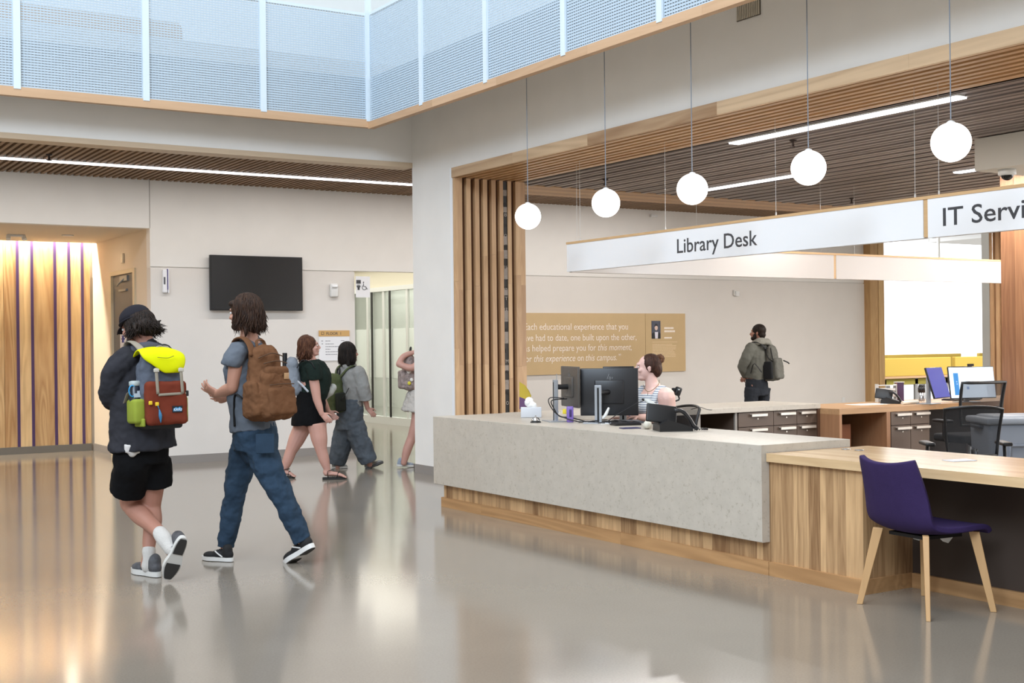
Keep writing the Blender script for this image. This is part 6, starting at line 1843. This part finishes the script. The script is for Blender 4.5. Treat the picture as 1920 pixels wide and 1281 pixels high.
for an, tow in ((Ra, J(650, 894, -0.10)), (La, J(553, 897, 0.06))):
    hl = Vector((an.x, an.y, 0)) - h3 * 0.055; te = Vector((tow.x, tow.y, 0))
    dd_ = (te - hl).normalized(); sd_ = dd_.cross(UP); Ln = (te - hl).length
    M = frame(hl, sd_, dd_, UP)
    out = [((0.038 + 0.010 * math.exp(-((y - 0.75) / 0.2) ** 2)) * sgn, y * Ln) for sgn, ys in ((1, (0.04, 0.2, 0.4, 0.6, 0.75, 0.9)), (-1, (0.9, 0.75, 0.6, 0.4, 0.2, 0.04))) for y in ys]
    out = out[:6] + [(0.02, Ln), (-0.02, Ln)] + out[6:] + [(-0.02, 0), (0.02, 0)]
    m_ = MB(); m_.prism(out, 0.002, 0.022, M, smooth=True); sn = part(m_, 'sandal', mat('sandal_black', '#151312', 0.7), p3, True, bev=0.004)
    m_ = MB()
    m_.tube([M @ Vector((-0.046, Ln * 0.72, 0.02)), M @ Vector((-0.02, Ln * 0.70, 0.064)), M @ Vector((0.02, Ln * 0.66, 0.07)), M @ Vector((0.046, Ln * 0.6, 0.02))], [(0.010, 0.003)], n=6)
    m_.tube([M @ Vector((0, Ln * 0.68, 0.07)), M @ Vector((0, Ln * 0.45, 0.09))], [(0.008, 0.003)], n=6, sub=1)
    m_.tube([M @ Vector((-0.042, 0.06, 0.02)), M @ Vector((-0.042, 0.06, 0.09)), M @ Vector((0, 0.12, 0.10)), M @ Vector((0.042, 0.06, 0.09)), M @ Vector((0.042, 0.06, 0.02))], [(0.009, 0.003)], n=6)
    part(m_, 'sandal_straps', MATS['sandal_black'], sn, True)
bb = J(553, 757, 0.0)
bg3 = thing('backpack', 'pale grey backpack half hidden behind the large brown one', 'backpack', bb)
B3 = BF((0, 0, 0), -h3, 0.06)
m_ = MB(B3); m_.rbox(0.28, 0.17, 0.42, 0.06, 4, M=Matrix.Translation((0, 0.0, 0.30)), taper=(0.85, 0.7)); m_.rbox(0.22, 0.08, 0.22, 0.03, 3, M=Matrix.Translation((0, 0.09, 0.22)))
blob(m_, 'main_sack', cloth('heather_grey_sack', '#7f858e', vary=0.1), bg3, voxel=0.009, smooth=3, world=False, folds=0.02, fscale=0.05)
o_ = ORG[bg3.name]
m_ = MB(); m_.tube([q - o_ for q in (J(557, 690, -0.17), J(566, 676, -0.16), J(582, 679, -0.2), J(590, 690, -0.26))], [(0.022, 0.006)], n=8, side=l3); part(m_, 'shoulder_strap', mat('black_strap', '#141416', 0.8), bg3)
m_ = MB(); m_.tube([q - o_ for q in (J(558, 715, -0.2), J(566, 722, -0.24), J(578, 735, -0.255))], [(0.012, 0.004)], n=8, side=UP); part(m_, 'lower_strap', mat('grey_strap', '#a6abb2', 0.7), bg3)
m_ = MB(); m_.cyl(J(534, 662, 0) - o_, J(534, 690, 0) - o_, 0.026); part(m_, 'bottle_top', blackp, bg3)
m_ = MB(); m_.tube([J(610, 742, 0.05), J(617, 733, 0.05), J(624, 727, 0.05)], [0.045, 0.062, 0.045], n=12)
o = solo(m_, 'waist_pouch', cloth('pale_grey_pouch', '#a7a8a3'), 'small pale grey pouch held between the person in dark green and the green backpack', 'pouch')

# ------------------------------------------------------------------ woman in grey with the green backpack
D4 = 14.95
J = lambda x, y, dd=0.0: at(x, y, D4 + dd)
h4 = plan(0.80, 0.60); l4 = plan(-0.60, 0.80)
base = J(668, 883); base.z = 0
p4 = thing('person', 'person with dark straight hair in a grey top and wide grey-blue trousers, walking right', 'person', base)
m_ = MB()
Mh = head_frame(J(655, 662, 0.0), plan(0.85, 0.55))
add_head(m_, Mh, 0.95, neck_to=J(655, 692, 0.0))
m_.tube([J(655, 692), J(656, 720), J(655, 760), J(655, 790)], [(0.11, 0.08), (0.16, 0.12), (0.15, 0.11), (0.16, 0.13)], n=18, side=l4)
aR = [J(675, 700, -0.13), J(684, 744, -0.12), J(689, 766, -0.06)]
aL = [J(640, 700, 0.13), J(645, 744, 0.2), J(652, 766, 0.25)]
for a in (aR, aL):
    m_.tube([a[0], a[0].lerp(a[1], 0.5), a[1]], [0.055, 0.048, 0.04], n=12); m_.tube([a[1], a[2]], [0.04, 0.026], n=12, sub=1)
add_hand(m_, aR[2], plan(0.1, 0) - UP, l4, 0.92, curl=(0.3, 0.3, 0.35, 0.4), thumb=1)
add_hand(m_, aL[2], plan(0.1, 0) - UP, -l4, 0.92, thumb=-1)
m_.tube([J(690, 850, -0.02), J(693, 871, -0.02)], [0.04, 0.035], n=10, sub=1); m_.tube([J(640, 850, 0.02), J(632, 878, 0.02)], [0.04, 0.035], n=10, sub=1)
m_.tube([J(665, 795, -0.05), J(676, 835, -0.04), J(690, 852, -0.02)], [0.08, 0.06, 0.045], n=10); m_.tube([J(650, 795, 0.05), J(641, 835, 0.04), J(640, 852, 0.02)], [0.08, 0.06, 0.045], n=10)
blob(m_, 'body', mat('skin_warm', '#b98c7e'), p4, voxel=0.008, smooth=3)
m_ = MB()
m_.tube([J(656, 686), J(656, 697), J(657, 715), J(657, 745), J(657, 762)], [(0.10, 0.08), (0.18, 0.12), (0.20, 0.14), (0.175, 0.135), (0.17, 0.14)], n=22, side=l4)
m_.tube([J(673, 700, -0.12), J(680, 724, -0.14), J(685, 750, -0.11)], [0.085, 0.085, 0.082], n=14, balls=False); m_.ball(J(673, 699, -0.12), 0.086, 12, 8); m_.ball(J(641, 699, 0.12), 0.086, 12, 8)
m_.tube([J(640, 700, 0.13), J(645, 748, 0.2)], [0.085, 0.08], n=14, sub=1, balls=False)
m_.tube([J(648, 688, -0.08), J(656, 684, 0), J(664, 688, 0.05)], [0.04], n=10)
blob(m_, 'top', cloth('grey_sweatshirt', '#8b8b89', vary=0.1), p4, voxel=0.010, smooth=3, folds=0.025, fscale=0.08)
m_ = MB()
m_.tube([J(657, 748), J(656, 775), J(656, 805)], [(0.175, 0.14), (0.18, 0.155), (0.17, 0.15)], n=22, side=l4)
m_.tube([J(664, 795, -0.06), J(676, 830, -0.06), J(692, 866, -0.03)], [0.125, 0.120, 0.105], n=16, balls=False)
m_.tube([J(650, 795, 0.06), J(640, 835, 0.04), J(631, 872, 0.03)], [0.130, 0.125, 0.095], n=16, balls=False)
pl = cloth('grey_blue_trousers', '#555c64', vary=0.14, vscale=8, bump=0.5)
tr_ = blob(m_, 'trousers', pl, p4, voxel=0.009, smooth=3, folds=0.04, fscale=0.09)
m_ = MB(); m_.ball((0, -0.02, 0.03), (0.095, 0.104, 0.10), 20, 14, Mh); m_.ball((0, -0.055, -0.06), (0.095, 0.075, 0.12), 18, 12, Mh)
for q in (-1, 1): m_.ball((q * 0.075, 0.0, -0.05), (0.026, 0.055, 0.11), 12, 8, Mh)
Hx, Hy = Vector(Mh.col[0][:3]), Vector(Mh.col[1][:3])
for k in range(12):
    a = rnd.uniform(-1.8, 1.8)
    p0 = Mh @ Vector((math.sin(a) * 0.085, -0.035 - 0.05 * math.cos(a), rnd.uniform(-0.12, -0.04)))
    m_.tube([p0, p0 - UP * 0.04 + Hx * math.sin(a) * 0.006, p0 - UP * rnd.uniform(0.05, 0.08) + Hx * math.sin(a) * 0.012], [0.020, 0.016, 0.008], n=8, sub=2)
blob(m_, 'hair', hair_mat('black_hair', '#0f0b09', '#2b211c'), p4, voxel=0.008, smooth=2, folds=0.006, fscale=0.03)
strands(p4, Mh, MATS['black_hair'], 240, (0.099, 0.108, 0.106), 0.028, -0.02, (0.10, 0.14), 0.015, 66, 0.004, r0=0.0045)
add_eyes(p4, Mh, 0.95)
gsh = mat('pale_grey_shoe', '#8f8f8b', 0.7)
a_, b_ = J(688, 880, -0.02), J(716, 868, 0.06)
shoe(p4, J(686, 882, -0.02), J(719, 868, 0.06), UP + plan(-0.5, 0), gsh, mat('dark_sole', '#4a4a4a', 0.7), gsh, name='shoe')
a_ = J(622, 884, 0.0); a_.z = 0.004; b_ = J(652, 884, 0.06); b_.z = 0.004
shoe(p4, a_, b_, UP, gsh, ws, gsh)
bb = J(632, 782, -0.08)
bg4 = thing('backpack', 'olive green backpack on the person in grey', 'backpack', bb)
B4 = BF((0, 0, 0), plan(-0.82, -0.57), 0.04)
oliv = cloth('olive_nylon', '#4c5438', vary=0.12, rough=0.75)
m_ = MB(B4); m_.rbox(0.27, 0.15, 0.46, 0.06, 4, M=Matrix.Translation((0, 0.0, 0.28)), taper=(0.85, 0.6)); m_.rbox(0.22, 0.08, 0.24, 0.03, 3, M=Matrix.Translation((0, 0.08, 0.17)))
blob(m_, 'main_sack', oliv, bg4, voxel=0.009, smooth=3, world=False, folds=0.02, fscale=0.05)
m_ = MB(B4); m_.rbox(0.06, 0.12, 0.22, 0.02, 3, M=Matrix.Translation((0.125, 0.01, 0.18))); part(m_, 'side_pocket', mat('dark_mesh_pocket', '#1d2018', 0.9), bg4)
m_ = MB(B4); m_.tube([(-0.03, -0.04, 0.50), (-0.025, -0.05, 0.56), (0.025, -0.05, 0.56), (0.03, -0.04, 0.50)], [0.009], n=8); part(m_, 'grab_loop', blackm, bg4)
o_ = ORG[bg4.name]
for pts in ([J(637, 708, -0.12), J(650, 693, -0.14), J(662, 686, -0.12), J(668, 690, -0.02)], [J(628, 706, 0.0), J(633, 690, 0.06), J(640, 684, 0.12)]):
    m_ = MB(); m_.tube([q - o_ for q in pts], [(0.022, 0.007)], n=8, side=l4); part(m_, 'shoulder_strap', oliv, bg4)
m_ = MB(); m_.tube([q - o_ for q in (J(636, 755, -0.2), J(646, 742, -0.25), J(654, 728, -0.22))], [(0.010, 0.004)], n=8, side=l4); part(m_, 'lower_strap', blackm, bg4)

# ------------------------------------------------------------------ person passing behind the white pier
D5 = 14.98
J = lambda x, y, dd=0.0: at(x, y, D5 + dd)
h5 = plan(0.96, 0.28); l5 = plan(-0.28, 0.96)
base = J(782, 884); base.z = 0
p5 = thing('person', 'person in a pale skirt mostly hidden behind the white pier, with a patterned backpack', 'person', base)
m_ = MB()
Mh = head_frame(J(796, 632, 0.0), h5)
add_head(m_, Mh, 0.95, neck_to=J(795, 665, 0.0))
m_.tube([J(794, 668), J(793, 700), J(791, 735), J(789, 765)], [(0.11, 0.08), (0.16, 0.11), (0.14, 0.10), (0.16, 0.13)], n=18, side=l5)
m_.tube([J(790, 676, -0.17), J(772, 690, -0.22), J(748, 683, -0.2)], [0.045, 0.042, 0.038], n=12); m_.tube([J(748, 683, -0.2), J(757, 668, -0.16), J(778, 660, -0.14)], [0.038, 0.034, 0.026], n=12)
m_.tube([J(794, 676, 0.16), J(798, 720, 0.2), J(804, 760, 0.2)], [0.045, 0.038, 0.026], n=12)
add_hand(m_, J(778, 660, -0.14), plan(0.9, 0.2), -UP, 0.9); add_hand(m_, J(804, 760, 0.2), plan(0.1, 0) - UP, -l5, 0.92, thumb=-1)
m_.tube([J(786, 770, -0.06), J(780, 800, -0.06), J(772, 822, -0.05)], [0.085, 0.072, 0.056], n=14); m_.tube([J(772, 822, -0.05), J(764, 842, -0.05), J(757, 868, -0.04)], [0.056, 0.054, 0.036], n=14)
m_.tube([J(792, 770, 0.07), J(800, 815, 0.08)], [0.085, 0.056], n=14, sub=1); m_.tube([J(800, 815, 0.08), J(808, 868, 0.08)], [0.056, 0.036], n=14, sub=1)
blob(m_, 'body', mat('skin_warm', '#b98c7e'), p5, voxel=0.009, smooth=3)
m_ = MB(); m_.tube([J(795, 662), J(794, 680), J(792, 715), J(790, 742)], [(0.10, 0.08), (0.18, 0.12), (0.17, 0.13), (0.16, 0.13)], n=20, side=l5)
blob(m_, 'top', cloth('pink_beige_top', '#b99a8d'), p5, voxel=0.010, smooth=3, folds=0.02)
m_ = MB(); m_.tube([J(789, 732), J(786, 752), J(784, 772)], [(0.16, 0.135), (0.19, 0.17), (0.21, 0.20)], n=20, side=l5)
blob(m_, 'skirt', cloth('pale_skirt', '#b5afa8'), p5, voxel=0.010, smooth=3, folds=0.04, fscale=0.05)
m_ = MB(); m_.ball((0, -0.02, 0.03), (0.092, 0.10, 0.096), 20, 14, Mh); m_.ball((0, -0.06, -0.06), (0.08, 0.06, 0.1), 18, 12, Mh)
blob(m_, 'hair', MATS['auburn_hair'], p5, voxel=0.009, smooth=2, folds=0.02, fscale=0.03)
add_eyes(p5, Mh, 0.95)
a_ = J(744, 884, 0.0); a_.z = 0.02; b_ = J(777, 884, 0.06); b_.z = 0.004
shoe(p5, a_, b_, UP, mat('blue_sneaker_upper', '#8d97a3', 0.7, vary=0.4, vscale=35), ws, wl, stripe=wl)
a_ = J(800, 884, 0.1); a_.z = 0.004; b_ = J(834, 884, 0.16); b_.z = 0.004
shoe(p5, a_, b_, UP, MATS['blue_sneaker_upper'], ws, wl, stripe=wl)
bb = J(768, 737, -0.03)
bg5 = thing('backpack', 'pinkish grey patterned backpack cut off by the white pier', 'backpack', bb)
B5 = BF((0, 0, 0), -h5, 0.02)
floral = mat('floral_nylon', '#93847f', 0.8, vary=0.45, vscale=26, bump=0.2)
m_ = MB(B5); m_.rbox(0.28, 0.16, 0.44, 0.07, 4, M=Matrix.Translation((0, 0.0, 0.25)), taper=(0.85, 0.75)); m_.rbox(0.22, 0.07, 0.22, 0.03, 3, M=Matrix.Translation((0, 0.085, 0.16)))
blob(m_, 'main_sack', floral, bg5, voxel=0.009, smooth=3, world=False, folds=0.015, fscale=0.05)
m_ = MB(B5); m_.tube([(-0.03, -0.02, 0.46), (-0.025, -0.03, 0.53), (0.025, -0.03, 0.53), (0.03, -0.02, 0.46)], [0.008], n=8); part(m_, 'grab_loop', blackm, bg5)
m_ = MB(B5); m_.ball((0.14, 0.03, 0.27), (0.008, 0.03, 0.04), 10, 8); m_.ball((0.145, 0.0, 0.16), (0.008, 0.022, 0.022), 10, 8); part(m_, 'pins', mat('pin_pale', '#dcd8d2', 0.5), bg5)
m_ = MB(B5); m_.ball((0.145, 0.03, 0.12), (0.01, 0.022, 0.022), 10, 8); part(m_, 'yellow_pin', mat('pin_yellow', '#cfc53a', 0.5), bg5)

# ------------------------------------------------------------------ visitor in the grey hoodie behind the rear counter
D6 = 18.0
J = lambda x, y, dd=0.0: at(x, y, D6 + dd)
h6 = plan(-0.75, 0.66); l6 = plan(-0.66, -0.75)
base = J(1420, 840); base.z = 0
p6 = thing('person', 'bearded person in a grey hoodie and dark trousers standing beyond the rear counter', 'person', base)
m_ = MB()
Mh = head_frame(J(1421, 624, 0.0), plan(-0.88, 0.45))
add_head(m_, Mh, 0.98, neck_to=J(1424, 646, 0.0))
m_.tube([J(1423, 648), J(1424, 670), J(1421, 700), J(1420, 722)], [(0.12, 0.09), (0.17, 0.12), (0.16, 0.12), (0.16, 0.13)], n=18, side=l6)
aL = [J(1408, 652, -0.15), J(1392, 688, -0.14), J(1397, 706, 0.06)]; aR = [J(1440, 652, 0.15), J(1440, 690, 0.25), J(1404, 704, 0.3)]
for a in (aL, aR):
    m_.tube([a[0], a[1]], [0.05, 0.04], n=12, sub=1); m_.tube([a[1], a[2]], [0.04, 0.026], n=12, sub=1)
add_hand(m_, aL[2], plan(-0.1, 0.6) - UP * 0.7, -l6, 1.0); add_hand(m_, aR[2], plan(-0.5, 0.2) - UP * 0.7, l6, 1.0, thumb=-1)
for hx, kx, ax, dd in ((1412, 1410, 1409, -0.09), (1430, 1429, 1430, 0.09)):
    m_.tube([J(hx, 722, dd), J(kx, 775, dd), J(ax, 828, dd)], [0.06, 0.06, 0.04], n=12)
blob(m_, 'body', skin_a, p6, voxel=0.010, smooth=3)
hood = cloth('grey_hoodie', '#6a6a63', vary=0.1)
m_ = MB()
m_.tube([J(1423, 644), J(1423, 652), J(1422, 672), J(1419, 700), J(1416, 713)], [(0.10, 0.08), (0.19, 0.12), (0.21, 0.15), (0.19, 0.15), (0.165, 0.14)], n=22, side=l6)
m_.tube([J(1409, 652, -0.15), J(1398, 672, -0.18), J(1391, 690, -0.13)], [0.082, 0.075, 0.065], n=14); m_.tube([J(1391, 690, -0.13), J(1396, 704, 0.04)], [0.062, 0.045], n=12, sub=1)
m_.tube([J(1440, 652, 0.15), J(1441, 690, 0.24)], [0.08, 0.062], n=14, sub=1); m_.tube([J(1441, 690, 0.24), J(1406, 703, 0.28)], [0.06, 0.045], n=12, sub=1)
blob(m_, 'hoodie', hood, p6, voxel=0.011, smooth=3, folds=0.03, fscale=0.09)
m_ = MB(); m_.tube([J(1412, 645, -0.1), J(1424, 640, -0.14), J(1438, 641, -0.06), J(1441, 645, 0.08)], [(0.045, 0.035), (0.06, 0.045), (0.06, 0.045), (0.045, 0.035)], n=12)
blob(m_, 'hood', cloth('pale_hood', '#8f8d84'), p6, voxel=0.010, smooth=3, folds=0.02, fscale=0.05)
m_ = MB(); m_.tube([J(1417, 708), J(1419, 722), J(1421, 742)], [(0.165, 0.135), (0.175, 0.15), (0.17, 0.15)], n=20, side=l6)
for hx, kx, ax, dd in ((1410, 1406, 1407, -0.09), (1431, 1430, 1430, 0.09)):
    m_.tube([J(hx, 728, dd), J(kx, 778, dd), J(ax, 832, dd)], [0.108, 0.085, 0.062], n=14, balls=False)
blob(m_, 'trousers', cloth('dark_slate_trousers', '#2f3238'), p6, voxel=0.011, smooth=3, folds=0.025, fscale=0.09)
m_ = MB(); m_.ball((0, -0.02, 0.036), (0.084, 0.10, 0.09), 20, 14, Mh); m_.ball((0, -0.06, -0.03), (0.072, 0.05, 0.06), 16, 10, Mh); blob(m_, 'hair', MATS['dark_brown_hair'], p6, voxel=0.009, smooth=2, folds=0.008, fscale=0.02)
m_ = MB(); m_.ball((0, 0.060, -0.08), (0.050, 0.044, 0.036), 14, 10, Mh)
for q in (-1, 1): m_.ball((q * 0.054, 0.03, -0.055), (0.018, 0.03, 0.045), 10, 8, Mh)
blob(m_, 'beard', MATS['dark_brown_hair'], p6, voxel=0.008, smooth=2)
add_eyes(p6, Mh, 0.98)
for x, dd in ((1412, -0.14), (1434, 0.04)):
    a_ = J(x, 843, dd); a_.z = 0.004
    shoe(p6, a_, a_ + h6 * 0.285, UP, bs, ws2, MATS['black_lace'])
bb = J(1447, 717, -0.05)
bg6 = thing('backpack', 'grey and black backpack on the bearded visitor in the hoodie', 'backpack', bb)
B6 = BF((0, 0, 0), plan(0.80, -0.60), -0.05)
gb = cloth('grey_pack', '#66655f', vary=0.12)
m_ = MB(B6); m_.rbox(0.30, 0.17, 0.50, 0.06, 4, M=Matrix.Translation((0, 0.02, 0.27)), taper=(0.8, 0.6)); m_.rbox(0.25, 0.09, 0.30, 0.03, 3, M=Matrix.Translation((0, 0.11, 0.19)), taper=(0.9, 0.7))
blob(m_, 'main_sack', gb, bg6, voxel=0.010, smooth=3, world=False, folds=0.02, fscale=0.06)
m_ = MB(B6); m_.rbox(0.05, 0.14, 0.25, 0.02, 3, M=Matrix.Translation((-0.14, 0.02, 0.17))); part(m_, 'side_pocket', mat('black_mesh_pocket', '#17181c', 0.9), bg6)
m_ = MB(B6); m_.tube([(-0.12, -0.02, 0.50), (-0.135, 0.03, 0.35), (-0.10, 0.12, 0.27)], [0.006], n=6); m_.tube([(-0.10, 0.06, 0.48), (-0.12, 0.09, 0.33)], [0.007], n=6); m_.tube([(0.10, 0.15, 0.30), (0.13, 0.20, 0.27), (0.13, 0.22, 0.25)], [(0.012, 0.005)], n=6); part(m_, 'straps', blackm, bg6)
o_ = ORG[bg6.name]
m_ = MB(); m_.tube([q - o_ for q in (J(1437, 655, -0.14), J(1426, 644, -0.17), J(1412, 642, -0.16), J(1404, 648, -0.12))], [(0.024, 0.008)], n=8, side=l6); part(m_, 'shoulder_strap', blackm, bg6)
m_ = MB(); m_.tube([q - o_ for q in (J(1428, 698, -0.24), J(1414, 682, -0.28), J(1408, 700, -0.22))], [(0.012, 0.005)], n=8, side=l6); part(m_, 'lower_strap', blackm, bg6)

# ------------------------------------------------------------------ seated clerk
D7 = 10.85
J = lambda x, y, dd=0.0: at(x, y, D7 + dd)
h7 = plan(-0.78, -0.62); l7 = plan(0.62, -0.78)
base = J(1240, 800); base.z = 0
p7 = thing('person', 'seated clerk with hair in a bun, striped sleeveless top, looking to the left', 'person', base)
m_ = MB()
Mh = head_frame(J(1214, 690, 0.0), plan(-0.99, -0.02))
add_head(m_, Mh, 0.98, neck_to=J(1224, 733, 0.0), nr=0.052, jaw=1.15)
zc = lambda p, z: Vector((p.x, p.y, z))
m_.tube([J(1225, 728), J(1226, 746), J(1222, 780), J(1226, 815), zc(J(1232, 800), 0.52)], [(0.10, 0.07), (0.165, 0.11), (0.155, 0.13), (0.15, 0.14), (0.18, 0.15)], n=20, side=l7)
aL = [J(1248, 744, -0.13), J(1252, 788, -0.10), J(1196, 782, -0.32)]
aR = [J(1206, 742, 0.13), J(1184, 778, 0.0), J(1166, 784, -0.25)]
m_.tube([aL[0], aL[0].lerp(aL[1], 0.5), aL[1]], [0.082, 0.078, 0.058], n=16); m_.tube([aL[1], aL[1].lerp(aL[2], 0.5), aL[2]], [0.052, 0.042, 0.026], n=14)
m_.tube([aR[0], aR[0].lerp(aR[1], 0.5), aR[1]], [0.07, 0.06, 0.046], n=14); m_.tube([aR[1], aR[2]], [0.044, 0.026], n=12, sub=1)
add_hand(m_, aL[2], plan(-0.95, -0.3), -UP, 0.95, curl=(0.3, 0.3, 0.3, 0.35), thumb=1); add_hand(m_, aR[2], plan(-0.9, -0.3), -UP, 0.95, curl=(0.3, 0.3, 0.3, 0.35), thumb=-1)
for q in (-1, 1):
    hp = zc(J(1232, 800), 0.53) + l7 * 0.09 * q; kn = hp + h7 * 0.40 + l7 * 0.03 * q; an = zc(kn + h7 * -0.05, 0.08)
    m_.tube([hp, kn], [0.075, 0.062], n=14, sub=1); m_.tube([kn, an], [0.06, 0.04], n=12, sub=1)
blob(m_, 'body', skin_c, p7, voxel=0.0065, smooth=3)
st_m, nt, b = new_mat('striped_jersey')
N, L = nt.nodes, nt.links
tc = N.new('ShaderNodeTexCoord'); wv = N.new('ShaderNodeTexWave'); wv.bands_direction = 'Z'; wv.inputs['Scale'].default_value = 17.0; wv.inputs['Distortion'].default_value = 0.6; wv.inputs['Detail'].default_value = 0
L.new(tc.outputs['Object'], wv.inputs['Vector'])
rp = N.new('ShaderNodeValToRGB'); rp.color_ramp.elements[0].position = 0.22; rp.color_ramp.elements[0].color = lin('#6f7b90'); rp.color_ramp.elements[1].position = 0.38; rp.color_ramp.elements[1].color = lin('#d2d6d8')
L.new(wv.outputs['Fac'], rp.inputs[0]); L.new(rp.outputs[0], b.inputs['Base Color']); b.inputs['Roughness'].default_value = 0.9
MATS['striped_jersey'] = st_m
m_ = MB()
m_.tube([J(1224, 744, 0.0), J(1222, 756, -0.01), J(1220, 772, -0.01), J(1222, 800, 0.0), J(1228, 815, 0), zc(J(1232, 800), 0.55)], [(0.125, 0.10), (0.160, 0.130), (0.172, 0.150), (0.165, 0.150), (0.165, 0.15), (0.18, 0.16)], n=24, side=l7)
for q in (-1, 1):      # shoulder straps of the top
    c0 = J(1225, 735) + l7 * 0.105 * q
    m_.tube([c0 - h7 * 0.10 - UP * 0.08, c0 - h7 * 0.03 + UP * 0.022, c0 + h7 * 0.04 + UP * 0.018, c0 + h7 * 0.12 - UP * 0.09], [(0.034, 0.028)], n=12, side=l7)
m_.ball(J(1216, 768, -0.10), (0.10, 0.10, 0.07), 14, 10)
blob(m_, 'tank_top', st_m, p7, voxel=0.0075, smooth=3)
m_ = MB()
for q in (-1, 1):
    hp = zc(J(1232, 800), 0.53) + l7 * 0.09 * q; kn = hp + h7 * 0.40 + l7 * 0.03 * q; an = zc(kn + h7 * -0.05, 0.12)
    m_.tube([hp, kn], [0.105, 0.078], n=14, sub=1, balls=False); m_.tube([kn, an], [0.078, 0.06], n=12, sub=1)
m_.ball(zc(J(1232, 800), 0.55), (0.17, 0.17, 0.11), 16, 10)
blob(m_, 'trousers', cloth('dark_slate_trousers', '#2f3238'), p7, voxel=0.010, smooth=3)
for q in (-1, 1):
    kn = zc(J(1232, 800), 0.0) + l7 * 0.12 * q + h7 * 0.29
    kn.z = 0.01
    shoe(p7, kn, kn + h7 * 0.26, UP, bs, ws2, MATS['black_lace'])
m_ = MB(); hm7 = hair_mat('pulled_back_hair', '#2a1711', '#4e3225')
m_.ball((0, -0.030, 0.034), (0.084, 0.094, 0.090), 20, 14, Mh); m_.ball((0, -0.075, -0.01), (0.074, 0.052, 0.075), 18, 12, Mh)
for q in (-1, 1): m_.ball((q * 0.062, -0.035, 0.02), (0.024, 0.045, 0.05), 12, 8, Mh)
blob(m_, 'hair', hm7, p7, voxel=0.0065, smooth=3, folds=0.004, fscale=0.02)
m_ = MB(); bc_ = J(1237, 673, 0.0)
for k in range(9):
    a = k * 2 * PI / 9
    m_.tube([bc_ + UP * (0.02 * math.sin(a)) + RGT * (0.022 * math.cos(a)), bc_ + UP * (0.032 * math.sin(a + 0.7)) + RGT * (0.03 * math.cos(a + 0.7)) - FWD * 0.015, bc_ + UP * (0.018 * math.sin(a + 1.6)) + RGT * (0.018 * math.cos(a + 1.6)) - FWD * 0.02], [0.014, 0.013, 0.010], n=8)
m_.ball(bc_, 0.027, 14, 10); m_.ball(J(1231, 679), 0.026, 12, 8)
blob(m_, 'bun', hair_mat('bun_hair', '#3a2015', '#7a5338'), p7, voxel=0.005, smooth=2, folds=0.01, fscale=0.015)
add_eyes(p7, Mh, 0.98)
m_ = MB(); ck_ = [J(1236, 713, -0.04), J(1234, 722, -0.10), J(1221, 733, -0.135), J(1212, 733, -0.12), J(1206, 722, -0.06)]
m_.tube(ck_, [0.0028], n=6); m_.tube([J(1215, 734, -0.125), J(1214, 741, -0.13)], [0.002], n=6, sub=1)
part(m_, 'necklace', mat('dull_gold', '#8a7550', 0.3, 0.8), p7, True)
m_ = MB()
c_ = J(1180, 784, -0.33)
m_.tube([c_ + UP * 0.03 * math.cos(t) + FWD * 0.03 * math.sin(t) for t in [2 * PI * i / 16 for i in range(17)]], [(0.006, 0.004)], n=6, sub=1, balls=False)
part(m_, 'bracelet', mat('lilac_bracelet', '#a593bd', 0.4), p7, True)
